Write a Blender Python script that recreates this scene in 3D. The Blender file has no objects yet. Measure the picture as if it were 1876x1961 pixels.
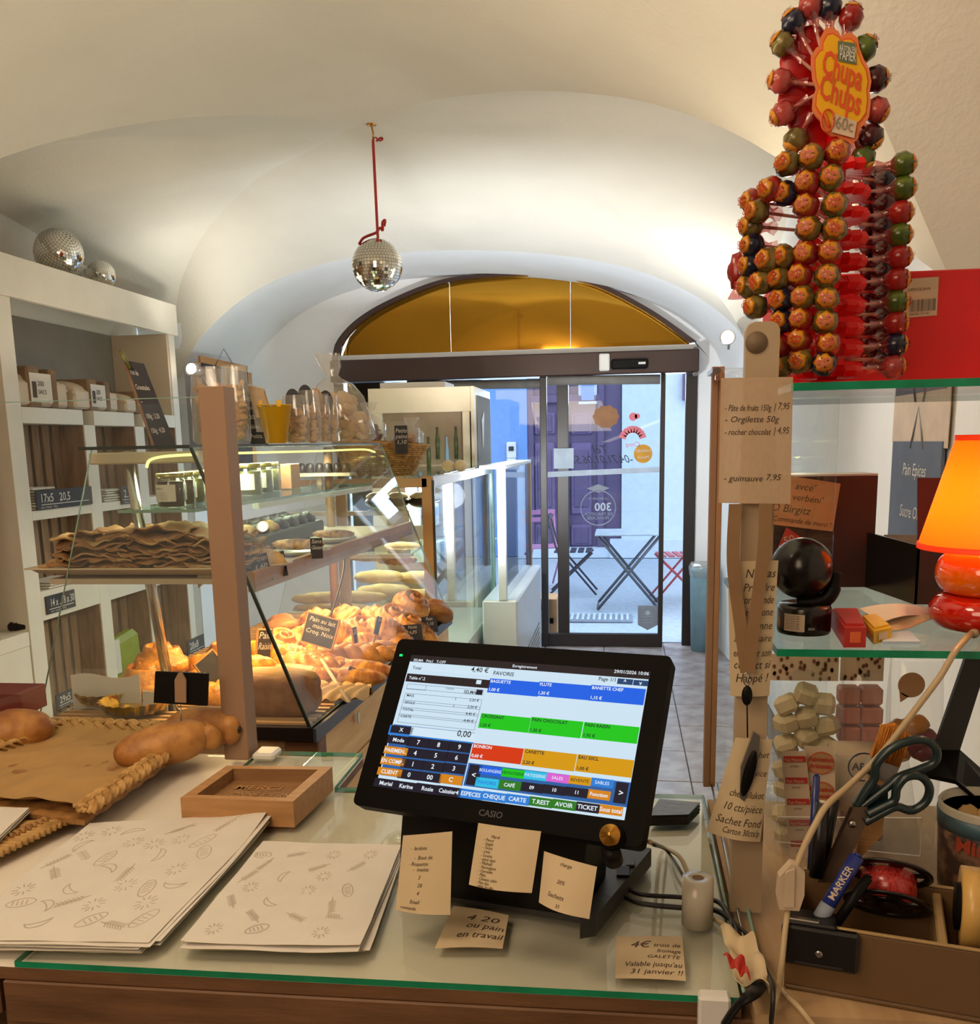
import bpy, math, random
from mathutils import Vector, Matrix
random.seed(7)
PI = math.pi
sc = bpy.context.scene
COL = sc.collection
# ---------------------------------------------------------------- camera
F, CX, CY, EYE = 1850.0, 938.0, 1190.0, 1.55
_y = Vector((252, 345, -1850)).normalized()
_u = Vector((-200, 10066, 1850)).normalized()
_u = (_u - _y * _u.dot(_y)).normalized()
_x = _y.cross(_u)
RW = Matrix((_x, _y, _u))                     # camera axes -> world
cam_data = bpy.data.cameras.new('camera')
cam = bpy.data.objects.new('camera', cam_data)
COL.objects.link(cam)
cam.matrix_world = Matrix.Translation((0, 0, EYE)) @ RW.to_4x4()
cam_data.sensor_fit = 'VERTICAL'
cam_data.sensor_height = 36
cam_data.sensor_width = 36
cam_data.lens = F / 1961 * 36
cam_data.shift_y = (CY - 980.5) / 1961
cam_data.clip_start = 0.02
sc.camera = cam
# ---------------------------------------------------------------- light and exposure
sc.view_settings.view_transform = 'Standard'
sc.view_settings.look = 'None'
sc.view_settings.gamma = 1
sc.view_settings.use_curve_mapping = False
sc.view_settings.exposure = 1.12
try:
    sc.cycles.transparent_max_bounces = 32
    sc.cycles.max_bounces = 8
    sc.cycles.caustics_reflective = False
    sc.cycles.caustics_refractive = False
except Exception:
    pass
world = bpy.data.worlds.new('sky')
sc.world = world
world.use_nodes = True
bg = world.node_tree.nodes['Background']
bg.inputs[0].default_value = (0.74, 0.85, 1.0, 1)
bg.inputs[1].default_value = 1.05

def light(name, kind, loc, power, color, size=0.1, target=None, spot=None, size_y=None, blend=0.6):
    d = bpy.data.lights.new(name, kind)
    d.energy = power
    d.color = color
    if kind == 'AREA':
        d.size = size
        if size_y:
            d.shape = 'RECTANGLE'
            d.size_y = size_y
    else:
        d.shadow_soft_size = size
    if kind == 'SPOT':
        d.spot_size = math.radians(spot or 90)
        d.spot_blend = blend
    o = bpy.data.objects.new(name, d)
    o.location = loc
    if target is not None:
        o.rotation_euler = (Vector(target) - Vector(loc)).to_track_quat('-Z', 'Y').to_euler()
    COL.objects.link(o)
    return o

WARM = (1.0, 0.74, 0.50)
light('ceiling_lamp_behind', 'AREA', (-1.2, -0.9, 2.55), 18, WARM, 1.6, (-1.0, 2.4, 0.9))
light('counter_fill', 'AREA', (-0.9, 0.5, 2.75), 5, WARM, 0.5, (-0.7, 1.4, 0.9))  # unseen fill light added above the counter, no fixture hangs there
light('near_vault_fill', 'AREA', (-0.7, 1.3, 1.9), 7.5, (1.0, 0.84, 0.60), 1.0, (-0.6, 1.9, 3.2))  # added fill to brighten the near vault, not a fitting of the shop
light('vault_fill_left', 'AREA', (-2.35, 4.9, 1.75), 1.8, (1.0, 0.84, 0.62), 0.8, (-1.9, 4.9, 3.4), size_y=.8)  # area light added in mid-air to lift the left vault cell
light('vault_fill_right', 'AREA', (0.25, 4.6, 1.7), 2.6, (1.0, 0.84, 0.62), 0.5, (-0.3, 4.7, 3.2), size_y=.9)  # added area fill for the right side of the vault, no cove here
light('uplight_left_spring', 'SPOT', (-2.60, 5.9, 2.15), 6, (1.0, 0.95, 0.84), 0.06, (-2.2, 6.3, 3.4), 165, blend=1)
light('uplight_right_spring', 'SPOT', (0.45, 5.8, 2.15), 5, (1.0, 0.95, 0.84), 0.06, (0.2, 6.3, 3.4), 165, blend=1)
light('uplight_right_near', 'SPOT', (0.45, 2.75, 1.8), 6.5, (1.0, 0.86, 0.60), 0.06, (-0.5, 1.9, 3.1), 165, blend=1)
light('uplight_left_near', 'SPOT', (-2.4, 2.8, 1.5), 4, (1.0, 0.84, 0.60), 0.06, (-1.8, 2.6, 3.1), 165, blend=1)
light('daylight_through_door', 'AREA', (-0.75, 8.0, 2.6), 75, (0.74, 0.87, 1.0), 2.6, (-1.0, 4.0, 0.8), size_y=1.6)
light('right_wall_fill', 'SPOT', (-0.5, 3.6, 2.3), 22, (1.0, .93, .84), 0.15, (0.87, 2.9, 1.2), 80, blend=1)  # spot added only to brighten the right wall
light('front_wall_fill', 'SPOT', (-0.6, 4.9, 1.25), 70, (0.93, 0.97, 1.0), 0.08, (-0.9, 7.3, 2.5), 150, blend=1)  # cool fill added for the front wall, stands for no real lamp

# ---------------------------------------------------------------- helpers
def ray(px, py):
    return RW @ Vector((px - CX, -(py - CY), -F))
O = Vector((0, 0, EYE))
def Q(px, py, Y):
    r = ray(px, py); return O + r * (Y / r.y)
def Z(px, py, z):
    r = ray(px, py); return O + r * ((z - EYE) / r.z)
def XP(px, py, X):
    r = ray(px, py); return O + r * (X / r.x)
def V(*a): return Vector(a)
def lerp(a, b, t): return a + (b - a) * t
def lin(h):
    h = h.lstrip('#')
    o = []
    for i in (0, 2, 4):
        c = int(h[i:i + 2], 16) / 255
        o.append(c / 12.92 if c < 0.04045 else ((c + 0.055) / 1.055) ** 2.4)
    return (*o, 1)

MATS = {}
def mat(name, col, rough=0.6, metal=0.0, var=0.08, scale=12.0, bump=0.0, bscale=None, col2=None,
        coat=0.0, emit=None, es=0.0, trans=0.0, stretch=None, detail=3.0, ramp=(0.35, 0.65), sss=0.0, spec=0.5):
    m = bpy.data.materials.new(name)
    m.use_nodes = True
    nt = m.node_tree
    b = nt.nodes['Principled BSDF']
    c = lin(col) if isinstance(col, str) else (*col[:3], 1)
    if col2 is None:
        c2 = tuple(max(0, x * (1 - 2 * var)) for x in c[:3]) + (1,)
    else:
        c2 = lin(col2)
    tc = nt.nodes.new('ShaderNodeTexCoord')
    mp = nt.nodes.new('ShaderNodeMapping')
    if stretch: mp.inputs['Scale'].default_value = stretch
    nt.links.new(tc.outputs['Object'], mp.inputs[0])
    n = nt.nodes.new('ShaderNodeTexNoise')
    n.inputs['Scale'].default_value = scale
    n.inputs['Detail'].default_value = detail
    nt.links.new(mp.outputs[0], n.inputs['Vector'])
    r = nt.nodes.new('ShaderNodeValToRGB')
    r.color_ramp.elements[0].position = ramp[0]
    r.color_ramp.elements[1].position = ramp[1]
    r.color_ramp.elements[0].color = c2
    r.color_ramp.elements[1].color = c
    nt.links.new(n.outputs['Fac'], r.inputs[0])
    nt.links.new(r.outputs[0], b.inputs['Base Color'])
    b.inputs['Roughness'].default_value = rough
    b.inputs['Metallic'].default_value = metal
    b.inputs['Coat Weight'].default_value = coat
    b.inputs['Specular IOR Level'].default_value = spec
    b.inputs['Transmission Weight'].default_value = trans
    if sss:
        b.inputs['Subsurface Weight'].default_value = sss
        b.inputs['Subsurface Radius'].default_value = (0.02, 0.01, 0.006)
    if emit is not None:
        b.inputs['Emission Color'].default_value = lin(emit)
        b.inputs['Emission Strength'].default_value = es
    if bump:
        n2 = nt.nodes.new('ShaderNodeTexNoise')
        n2.inputs['Scale'].default_value = bscale or scale * 4
        n2.inputs['Detail'].default_value = 4
        nt.links.new(mp.outputs[0], n2.inputs['Vector'])
        bp = nt.nodes.new('ShaderNodeBump')
        bp.inputs['Strength'].default_value = bump
        bp.inputs['Distance'].default_value = 0.004
        nt.links.new(n2.outputs['Fac'], bp.inputs['Height'])
        nt.links.new(bp.outputs[0], b.inputs['Normal'])
    MATS[name] = m
    return m

def glassmat(name, tint=(0.96, 0.985, 0.975), f0=0.045, gloss_rough=0.0, haze=0.0, hazecol=(0.9, 0.9, 0.9), gain=0.9):
    m = bpy.data.materials.new(name)
    m.use_nodes = True
    nt = m.node_tree
    nt.nodes.remove(nt.nodes['Principled BSDF'])
    out = nt.nodes['Material Output']
    lw = nt.nodes.new('ShaderNodeLayerWeight'); lw.inputs[0].default_value = 0.5
    pw = nt.nodes.new('ShaderNodeMath'); pw.operation = 'POWER'; pw.inputs[1].default_value = 5
    nt.links.new(lw.outputs['Facing'], pw.inputs[0])
    ma = nt.nodes.new('ShaderNodeMath'); ma.operation = 'MULTIPLY_ADD'
    ma.inputs[1].default_value = gain; ma.inputs[2].default_value = f0
    nt.links.new(pw.outputs[0], ma.inputs[0])
    t = nt.nodes.new('ShaderNodeBsdfTransparent'); t.inputs[0].default_value = (*tint, 1)
    g = nt.nodes.new('ShaderNodeBsdfGlossy'); g.inputs['Roughness'].default_value = gloss_rough
    first = t
    if haze > 0:
        d = nt.nodes.new('ShaderNodeBsdfDiffuse')
        nz = nt.nodes.new('ShaderNodeTexNoise'); nz.inputs['Scale'].default_value = 14
        mm = nt.nodes.new('ShaderNodeMixRGB'); mm.inputs[1].default_value = (*hazecol, 1)
        mm.inputs[2].default_value = tuple(x * 0.85 for x in hazecol) + (1,)
        nt.links.new(nz.outputs['Fac'], mm.inputs[0])
        nt.links.new(mm.outputs[0], d.inputs[0])
        m0 = nt.nodes.new('ShaderNodeMixShader'); m0.inputs[0].default_value = haze
        nt.links.new(t.outputs[0], m0.inputs[1]); nt.links.new(d.outputs[0], m0.inputs[2])
        first = m0
    mx = nt.nodes.new('ShaderNodeMixShader')
    nt.links.new(ma.outputs[0], mx.inputs[0])
    nt.links.new(first.outputs[0], mx.inputs[1]); nt.links.new(g.outputs[0], mx.inputs[2])
    nt.links.new(mx.outputs[0], out.inputs[0])
    MATS[name] = m
    return m

def emitmat(name, col, s=1.0):
    m = bpy.data.materials.new(name)
    m.use_nodes = True
    nt = m.node_tree
    b = nt.nodes['Principled BSDF']
    c = lin(col)
    b.inputs['Base Color'].default_value = (c[0] * .02, c[1] * .02, c[2] * .02, 1)
    b.inputs['Roughness'].default_value = 0.5
    b.inputs['Specular IOR Level'].default_value = 0.08
    b.inputs['Emission Color'].default_value = c
    b.inputs['Emission Strength'].default_value = s
    MATS[name] = m
    return m

def woodmat(name, c1, c2, scale=3.0, stretch=(1, 12, 12), rough=0.55, knots=False):
    m = mat(name, c1, rough, var=.1, scale=scale, col2=c2, bump=0.15, bscale=scale * 6, stretch=stretch, detail=6, ramp=(0.3, 0.7))
    return m

# text cache ------------------------------------------------------------
_TX = {}
def glyphs(s, bold=0.0, font=None):
    key = (s, bold)
    if key in _TX: return _TX[key]
    cu = bpy.data.curves.new('t', 'FONT')
    cu.body = s
    cu.size = 1
    cu.resolution_u = 2
    cu.offset = bold
    o = bpy.data.objects.new('t', cu)
    COL.objects.link(o)
    dg = bpy.context.evaluated_depsgraph_get()
    me = bpy.data.meshes.new_from_object(o.evaluated_get(dg))
    vs = [(v.co.x, v.co.y) for v in me.vertices]
    fs = [tuple(p.vertices) for p in me.polygons]
    bpy.data.objects.remove(o)
    bpy.data.meshes.remove(me)
    bpy.data.curves.remove(cu)
    w = max([v[0] for v in vs], default=0.1)
    _TX[key] = (vs, fs, w)
    return _TX[key]

class MB:
    def __init__(s, M=None):
        s.v = []; s.f = []; s.fm = []; s.fs = []; s.mats = []; s.M = M or Matrix()
    def mi(s, m):
        if m not in s.mats: s.mats.append(m)
        return s.mats.index(m)
    def add(s, vs, fs, m, smooth=False):
        o = len(s.v)
        s.v += [s.M @ Vector(p) for p in vs]
        k = s.mi(m)
        for f in fs:
            s.f.append(tuple(i + o for i in f)); s.fm.append(k); s.fs.append(smooth)
        return s
    def poly(s, pts, m): return s.add(pts, [tuple(range(len(pts)))], m)
    def box(s, c, size, m, R=None, bev=0.0):
        x, y, z = [d / 2 for d in size]
        c = Vector(c)
        if bev <= 0:
            vs = [Vector((i * x, j * y, k * z)) for k in (-1, 1) for j in (-1, 1) for i in (-1, 1)]
            fs = [(0, 2, 3, 1), (4, 5, 7, 6), (0, 1, 5, 4), (2, 6, 7, 3), (0, 4, 6, 2), (1, 3, 7, 5)]
            if R is not None: vs = [R @ p for p in vs]
            return s.add([p + c for p in vs], fs, m)
        b = min(bev, x * .98, y * .98, z * .98)
        vs = []; idx = {}
        for k in (-1, 1):
            for j in (-1, 1):
                for i in (-1, 1):
                    idx[(i, j, k)] = len(vs)
                    vs += [Vector((i * x, j * (y - b), k * (z - b))), Vector((i * (x - b), j * y, k * (z - b))), Vector((i * (x - b), j * (y - b), k * z))]
        g = lambda i, j, k, a: idx[(i, j, k)] + a
        fs = []
        for i in (-1, 1):
            q = [g(i, -1, -1, 0), g(i, 1, -1, 0), g(i, 1, 1, 0), g(i, -1, 1, 0)]
            fs.append(tuple(q if i > 0 else q[::-1]))
            q = [g(-1, i, -1, 1), g(1, i, -1, 1), g(1, i, 1, 1), g(-1, i, 1, 1)]
            fs.append(tuple(q[::-1] if i > 0 else q))
            q = [g(-1, -1, i, 2), g(1, -1, i, 2), g(1, 1, i, 2), g(-1, 1, i, 2)]
            fs.append(tuple(q if i > 0 else q[::-1]))
        for a in (-1, 1):
            for b2 in (-1, 1):
                sg = a * b2
                q = [g(a, b2, -1, 0), g(a, b2, -1, 1), g(a, b2, 1, 1), g(a, b2, 1, 0)]
                fs.append(tuple(q if sg > 0 else q[::-1]))
                q = [g(a, -1, b2, 0), g(a, 1, b2, 0), g(a, 1, b2, 2), g(a, -1, b2, 2)]
                fs.append(tuple(q if sg > 0 else q[::-1]))
                q = [g(-1, a, b2, 1), g(1, a, b2, 1), g(1, a, b2, 2), g(-1, a, b2, 2)]
                fs.append(tuple(q[::-1] if sg > 0 else q))
                for c3 in (-1, 1):
                    t = (g(a, b2, c3, 0), g(a, b2, c3, 1), g(a, b2, c3, 2))
                    fs.append(t if a * b2 * c3 > 0 else t[::-1])
        if R is not None: vs = [R @ p for p in vs]
        return s.add([p + c for p in vs], fs, m)
    def prism(s, pts, vec, m, side=None):
        pts = [Vector(p) for p in pts]; n = len(pts); vec = Vector(vec)
        nn = Vector((0, 0, 0))
        for i in range(n):
            nn += pts[i].cross(pts[(i + 1) % n])
        if nn.dot(vec) > 0: pts = pts[::-1]
        s.add(pts, [tuple(range(n))], m)
        s.add([p + vec for p in pts], [tuple(range(n))[::-1]], m)
        s.add(pts + [p + vec for p in pts], [(i, i + n, (i + 1) % n + n, (i + 1) % n) for i in range(n)], side or m)
        return s
    def lathe(s, prof, m, seg=24, c=(0, 0, 0), R=None, smooth=True, mod=None, caps=True):
        vs = []; c = Vector(c)
        for r, z in prof:
            for i in range(seg):
                a = 2 * PI * i / seg
                k = mod(a, r, z) if mod else 1
                p = Vector((r * k * math.cos(a), r * k * math.sin(a), z))
                if R is not None: p = R @ p
                vs.append(p + c)
        fs = []
        for j in range(len(prof) - 1):
            for i in range(seg):
                i2 = (i + 1) % seg
                fs.append((j * seg + i, j * seg + i2, (j + 1) * seg + i2, (j + 1) * seg + i))
        if caps and tuple(prof[0]) != tuple(prof[-1]):
            fs.append(tuple(range(seg))[::-1]); fs.append(tuple((len(prof) - 1) * seg + i for i in range(seg)))
        return s.add(vs, fs, m, smooth)
    def cyl(s, p0, p1, r, m, r1=None, seg=16, smooth=True):
        p0 = Vector(p0); p1 = Vector(p1); d = p1 - p0
        R = d.to_track_quat('Z', 'Y').to_matrix()
        return s.lathe([(r, 0), (r if r1 is None else r1, d.length)], m, seg, p0, R, smooth)
    def tube(s, pts, r, m, seg=8, smooth=True, flat=1.0):
        pts = [Vector(p) for p in pts]; n = len(pts)
        rr = r if isinstance(r, (list, tuple)) else [r] * n
        up = None; vs = []
        for i, p in enumerate(pts):
            d = (pts[min(i + 1, n - 1)] - pts[max(i - 1, 0)])
            d = d.normalized() if d.length > 1e-9 else V(0, 0, 1)
            if up is None:
                up = V(0, 0, 1) if abs(d.z) < 0.9 else V(1, 0, 0)
            up = (up - d * up.dot(d)).normalized()
            w = d.cross(up)
            for k in range(seg):
                a = 2 * PI * k / seg
                vs.append(p + (w * math.cos(a) + up * math.sin(a) * flat) * rr[i])
        fs = []
        for j in range(n - 1):
            for k in range(seg):
                k2 = (k + 1) % seg
                fs.append((j * seg + k, j * seg + k2, (j + 1) * seg + k2, (j + 1) * seg + k))
        fs.append(tuple(range(seg))[::-1]); fs.append(tuple((n - 1) * seg + k for k in range(seg)))
        return s.add(vs, fs, m, smooth)
    def ball(s, c, r, m, seg=20, rings=12, R=None, fn=None, smooth=True):
        if not isinstance(r, (tuple, list, Vector)): r = (r, r, r)
        c = Vector(c); vs = []
        for j in range(rings + 1):
            ph = -PI / 2 + PI * j / rings
            for i in range(seg):
                th = 2 * PI * i / seg
                d = Vector((math.cos(ph) * math.cos(th), math.cos(ph) * math.sin(th), math.sin(ph)))
                k = fn(d) if fn else 1
                p = Vector((d.x * r[0], d.y * r[1], d.z * r[2])) * k
                if R is not None: p = R @ p
                vs.append(p + c)
        fs = [(j * seg + i, j * seg + (i + 1) % seg, (j + 1) * seg + (i + 1) % seg, (j + 1) * seg + i) for j in range(rings) for i in range(seg)]
        return s.add(vs, fs, m, smooth)
    def grid(s, fn, nu, nv, m, th=0.0, smooth=True, side=None):
        P = [[Vector(fn(i / nu, j / nv)) for i in range(nu + 1)] for j in range(nv + 1)]
        W = nu + 1
        flat = [p for r in P for p in r]
        fs = [(j * W + i, j * W + i + 1, (j + 1) * W + i + 1, (j + 1) * W + i) for j in range(nv) for i in range(nu)]
        s.add(flat, fs, m, smooth)
        if th:
            Nn = []
            for j in range(nv + 1):
                for i in range(nu + 1):
                    a = P[j][min(i + 1, nu)] - P[j][max(i - 1, 0)]
                    b = P[min(j + 1, nv)][i] - P[max(j - 1, 0)][i]
                    q = a.cross(b)
                    Nn.append(q.normalized() if q.length > 1e-12 else V(0, 0, 1))
            back = [p - q * th for p, q in zip(flat, Nn)]
            s.add(back, [f[::-1] for f in fs], m, smooth)
            ring = [i for i in range(W)] + [j * W + nu for j in range(1, nv + 1)] + [nv * W + i for i in range(nu - 1, -1, -1)] + [j * W for j in range(nv - 1, 0, -1)]
            k = len(ring)
            s.add([flat[i] for i in ring] + [back[i] for i in ring], [(i, i + k, (i + 1) % k + k, (i + 1) % k) for i in range(k)], side or m)
        return s
    def text(s, t, fn, m, bold=0.0):
        vs, fs, w = glyphs(t, bold)
        return s.add([fn(x, y) for x, y in vs], fs, m)
    def text3(s, t, o, u, v, h, m, align=0, bold=0.0, shear=0.0, wmax=None, off=None):
        """o origin, u/v unit vectors, h size; align 0 left, .5 centre, 1 right"""
        vs, fs, w = glyphs(t, bold)
        k = h
        kx = h if not wmax or w * h <= wmax else wmax / w
        o = Vector(o); u = Vector(u).normalized(); v = Vector(v).normalized()
        n = u.cross(v).normalized() * (0.0006 if off is None else off)
        return s.add([o + n + u * ((x - w * align) * kx + shear * y * k) + v * (y * k) for x, y in vs], fs, m)
    def build(s, name, parent=None, base=True):
        if parent is not None:
            host = LASTP.get((parent.name, SUBOF.get(name, '')))
            thing_ = parent
            if host is not None: parent = host
        me = bpy.data.meshes.new(name)
        vs = s.v
        loc = Vector((0, 0, 0))
        if parent is not None:
            Mi = PM[parent.name].inverted()
            vs = [Mi @ p for p in vs]
        elif base and vs:
            xs = [p.x for p in vs]; ys = [p.y for p in vs]; zs = [p.z for p in vs]
            loc = V((min(xs) + max(xs)) / 2, (min(ys) + max(ys)) / 2, min(zs))
            vs = [p - loc for p in vs]
        me.from_pydata([tuple(p) for p in vs], [], s.f)
        for m in s.mats: me.materials.append(MATS[m])
        me.polygons.foreach_set('material_index', s.fm)
        me.polygons.foreach_set('use_smooth', s.fs)
        me.validate(clean_customdata=False)
        me.update()
        o = bpy.data.objects.new(name, me)
        COL.objects.link(o)
        o.location = loc
        PM[o.name] = Matrix.Translation(loc)
        if parent is not None:
            o.parent = parent
            o.location = (0, 0, 0)
            PM[o.name] = PM[parent.name].copy()
            LASTP[(thing_.name, name)] = o
        return o
LASTP = {}
# marks and fittings that sit on a part of their thing
SUBOF = dict(chalk_writing='slate', label_print='label', maker_lettering='display_housing', power_light='display_housing',
             screen='display_housing', writing='sheet', printed_pattern='sheet', end_label='body', round_stamp='roll',
             printed_stickers='sheet', sign_lettering='sign_face', price_sticker='sign_face', paper_stick_badge='sign_face',
             no_sign='sign_face', carved_lettering='plank', bottle_cap='bottle', screw='front_plate', metal_blade='top_clip',
             engraving='body', printing='card', phone_lettering='pane', tradition_sticker='pane', pennant_sticker='pane',
             round_sticker='pane', scalloped_sticker='pane', croissant_lettering='pane', safety_stripe='pane', lettering='barrel',
             rocker='housing', grip_inlay='opener', filling='torn_end', core_hole='core', keys='body', motion_detector='header_beam',
             door_sensor='header_beam', cream_topping='sponge', ear='body', floury_top='crust', screw_cap='shaft', vent_slot='base', bristle_tips='bristles')
PM = {}
def tag(o, label=None, cat=None, group=None, kind=None):
    if label: o['label'] = label
    if cat: o['category'] = cat
    if group: o['group'] = group
    if kind: o['kind'] = kind
    return o
def thing(name, label, cat, loc=(0, 0, 0), rz=0.0, group=None, kind=None):
    o = bpy.data.objects.new(name, None)
    o.empty_display_size = 0.05
    COL.objects.link(o)
    o.location = loc
    o.rotation_euler = (0, 0, rz)
    PM[o.name] = Matrix.Translation(loc) @ Matrix.Rotation(rz, 4, 'Z')
    return tag(o, label, cat, group, kind)
def kids(o): return [c for c in KID.get(o.name, [])]
def struct(mb, name, parent=None):
    return tag(mb.build(name, parent, base=False), kind='structure')
def childmap():
    d = {}
    for o in COL.objects:
        if o.parent: d.setdefault(o.parent.name, []).append(o)
    return d
def copy_tree(root, cm, mtx=None, label=None):
    r = root.copy(); COL.objects.link(r)
    if mtx is not None: r.matrix_world = mtx
    if label: r['label'] = label
    for c in cm.get(root.name, []):
        d = c.copy(); COL.objects.link(d); d.parent = r
        for g in cm.get(c.name, []):
            e = g.copy(); COL.objects.link(e); e.parent = d
    return r
def Rz(a): return Matrix.Rotation(a, 3, 'Z')
def Rx(a): return Matrix.Rotation(a, 3, 'X')
def Ry(a): return Matrix.Rotation(a, 3, 'Y')
def bil(c, u, v):           # corners TL TR BR BL
    return lerp(lerp(c[0], c[1], u), lerp(c[3], c[2], u), v)
def cr(pts, n=8):           # catmull-rom through points
    pts = [Vector(p) for p in pts]; out = []
    for i in range(len(pts) - 1):
        p0 = pts[max(i - 1, 0)]; p1 = pts[i]; p2 = pts[i + 1]; p3 = pts[min(i + 2, len(pts) - 1)]
        for k in range(n):
            t = k / n
            out.append(0.5 * ((2 * p1) + (p2 - p0) * t + (2 * p0 - 5 * p1 + 4 * p2 - p3) * t * t + (3 * p1 - p0 - 3 * p2 + p3) * t ** 3))
    out.append(pts[-1]); return out
def resample(pts, n):
    L = [0]
    for a, b in zip(pts, pts[1:]): L.append(L[-1] + (b - a).length)
    out = []; j = 0
    for i in range(n + 1):
        d = L[-1] * i / n
        while j < len(L) - 2 and L[j + 1] < d: j += 1
        t = (d - L[j]) / max(L[j + 1] - L[j], 1e-9)
        out.append(lerp(pts[j], pts[j + 1], min(max(t, 0), 1)))
    return out
def paper(name, corners, m, label=None, cat=None, parent=None, curl=0.0, nu=8, nv=8, th=0.0004, fn=None, lines=(), ink='ink', hand=True, group=None):
    """sheet through four corners TL TR BR BL; lines = (text,u,v,size) in sheet units of height"""
    n = ((corners[1] - corners[0]).cross(corners[3] - corners[0])).normalized() * -1
    W = (corners[1] - corners[0]).length; H = (corners[3] - corners[0]).length
    def S(u, v):
        d = fn(u, v) if fn else curl * math.sin(PI * u) * (0.4 + v)
        return bil(corners, u, v) + n * d
    t = thing(name, label, cat, (corners[3] + corners[2]) / 2, group=group) if parent is None else parent
    mb = MB(); mb.grid(S, nu, nv, m, th)
    mb.build('sheet' if parent is None else name, t)
    if lines:
        w = MB()
        for L in lines:
            gw = glyphs(L[0])[2]
            txt, u0, v0, k = L[:4]
            sl = L[4] if len(L) > 4 else 0.0
            um = L[5] if len(L) > 5 else .95
            kx = min(k, (um - u0) * W / H / max(gw, .1))
            w.text(txt, lambda x, y: S(u0 + (x * kx + (0.25 * y * kx if hand else 0)) * H / W, v0 - y * k + sl * x * k) + n * 0.0008, ink)
        w.build('writing', t)
    return t
# ---------------------------------------------------------------- materials
mat('plaster', '#e2ddd2', 0.9, var=.03, scale=2.2, bump=.55, bscale=60)
mat('wall_paint', '#f0f2f4', 0.85, var=.02, scale=3, bump=.25, bscale=50)
mat('white_board', '#c9b69c', 0.55, var=.03, scale=5, bump=.08, bscale=80)
mat('shelf_white', '#e4dccd', 0.55, var=.03, scale=6, bump=.06, bscale=90)
mat('panel_grey', '#8d877c', 0.7, var=.06, scale=5)
mat('tan_panel', '#ad8767', 0.6, var=.05, scale=3)
mat('floor_tile', '#a39a98', 0.35, col2='#81726f', scale=9, bump=.2, bscale=30)
mat('floor_joint', '#6b605c', 0.8)
mat('brown_frame', '#37201b', 0.35, var=.06, scale=8)
mat('dark_frame', '#231917', 0.4, var=.05)
mat('amber_panel', '#c08a26', 0.05, metal=.8, var=.04, scale=1.5)
mat('grey_blind', '#7e7b76', 0.8)
mat('white_plastic', '#dcdad4', 0.35, var=.02)
mat('black_plastic', '#0b0808', 0.5, var=.1, spec=.05)
mat('camera_black', '#120c0b', 0.22, spec=.5)
mat('satin_black', '#0d0a09', 0.45, var=.1, bump=.1, bscale=300, spec=.15)
mat('grey_black', '#2b2a2a', 0.5, var=.1, bump=.15, bscale=400)
mat('chrome', '#c7c4bf', 0.18, metal=1, var=.02)
mat('brass', '#c08a3c', 0.25, metal=1, var=.05)
mat('steel', '#a5a09a', 0.3, metal=1, var=.04)
mat('mirror', '#f2efe6', 0.03, metal=1, var=.0)
mat('tile_gap', '#6f6757', 0.6)
mat('red_ribbon', '#b3221d', 0.35)
mat('glass_edge_green', '#0d8a5f', 0.15, var=.15, scale=20, emit='#0b6b48', es=.0)
mat('glass_edge_pale', '#86a698', 0.2, var=.1)
mat('glass_edge_dark', '#2d332c', 0.3)
glassmat('clear_glass', (0.975, 0.99, 0.985), f0=0.03, gain=.6)
glassmat('door_glass', (0.93, 0.97, 1.0), f0=0.03)
glassmat('counter_glass', (0.96, 0.975, 0.95), f0=0.05, gain=.9)
glassmat('shelf_glass', (0.86, 0.92, 0.88), f0=0.05, gain=.7)
glassmat('case_glass', (0.97, 0.985, 0.97), f0=0.028, gain=.5, haze=.03)
glassmat('plastic_bag', (0.97, 0.96, 0.95), f0=0.10, gloss_rough=.10, haze=.14, hazecol=(.9, .87, .8), gain=.5)
glassmat('clear_bag', (0.97, 0.97, 0.96), f0=0.05, gloss_rough=.08, haze=.05, hazecol=(.9, .87, .82), gain=.35)
glassmat('acrylic', (0.97, 0.97, 0.96), f0=0.05, haze=.04)
glassmat('lens_glass', (0.95, 0.97, 0.9), f0=0.05)
glassmat('smoked_paper', (0.78, 0.66, 0.52), f0=0.0, haze=.72, hazecol=(.66, .50, .34), gain=.02)
mat('counter_board', '#e2dacc', 0.45, var=.03, scale=2.5)
woodmat('pine', '#c7a67c', '#a5835c', 3.0, (9, 1.2, 9))
woodmat('pine_side', '#efd09c', '#d4aa72', 3.0, (9, 1.0, 9))
woodmat('dark_pine', '#7c5636', '#573a20', 4.0, (1.2, 9, 9))
woodmat('beech', '#b98a58', '#a67848', 6.0, (1.5, 14, 14), .5)
woodmat('beech_dark', '#977048', '#835f3a', 6.0, (1.5, 14, 14), .6)
woodmat('slat_wood', '#9a7c60', '#75583f', 5.0, (10, 10, 1.2), .7)
woodmat('red_wood', '#7d5a44', '#603423', 5.0, (10, 10, 1), .5)
mat('under_dark', '#2a1a10', 0.9)
mat('cardboard', '#866c52', 0.85, var=.08)
mat('brown_box', '#2c1512', 0.45, var=.1)
mat('black_box', '#14100f', 0.25)
mat('red_box', '#d81218', 0.45, var=.04)
mat('crimson', '#6a1a14', 0.5)
mat('paper_white', '#d6d0c6', 0.85, var=.02, scale=20)
mat('paper_edge', '#d8c69a', 0.85, var=.1, scale=60)
mat('paper_note', '#cdb894', 0.85, var=.03, scale=20)
mat('paper_orange', '#c08a5c', 0.85, var=.03, scale=20)
mat('ink', '#4a3526', 0.8)
mat('ink_faint', '#8d7a64', 0.8)
mat('ink_print', '#bfb3a4', 0.9)
mat('chalk', '#d9d4cc', 0.9)
mat('slate', '#33333a', 0.7, var=.12, scale=20)
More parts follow.
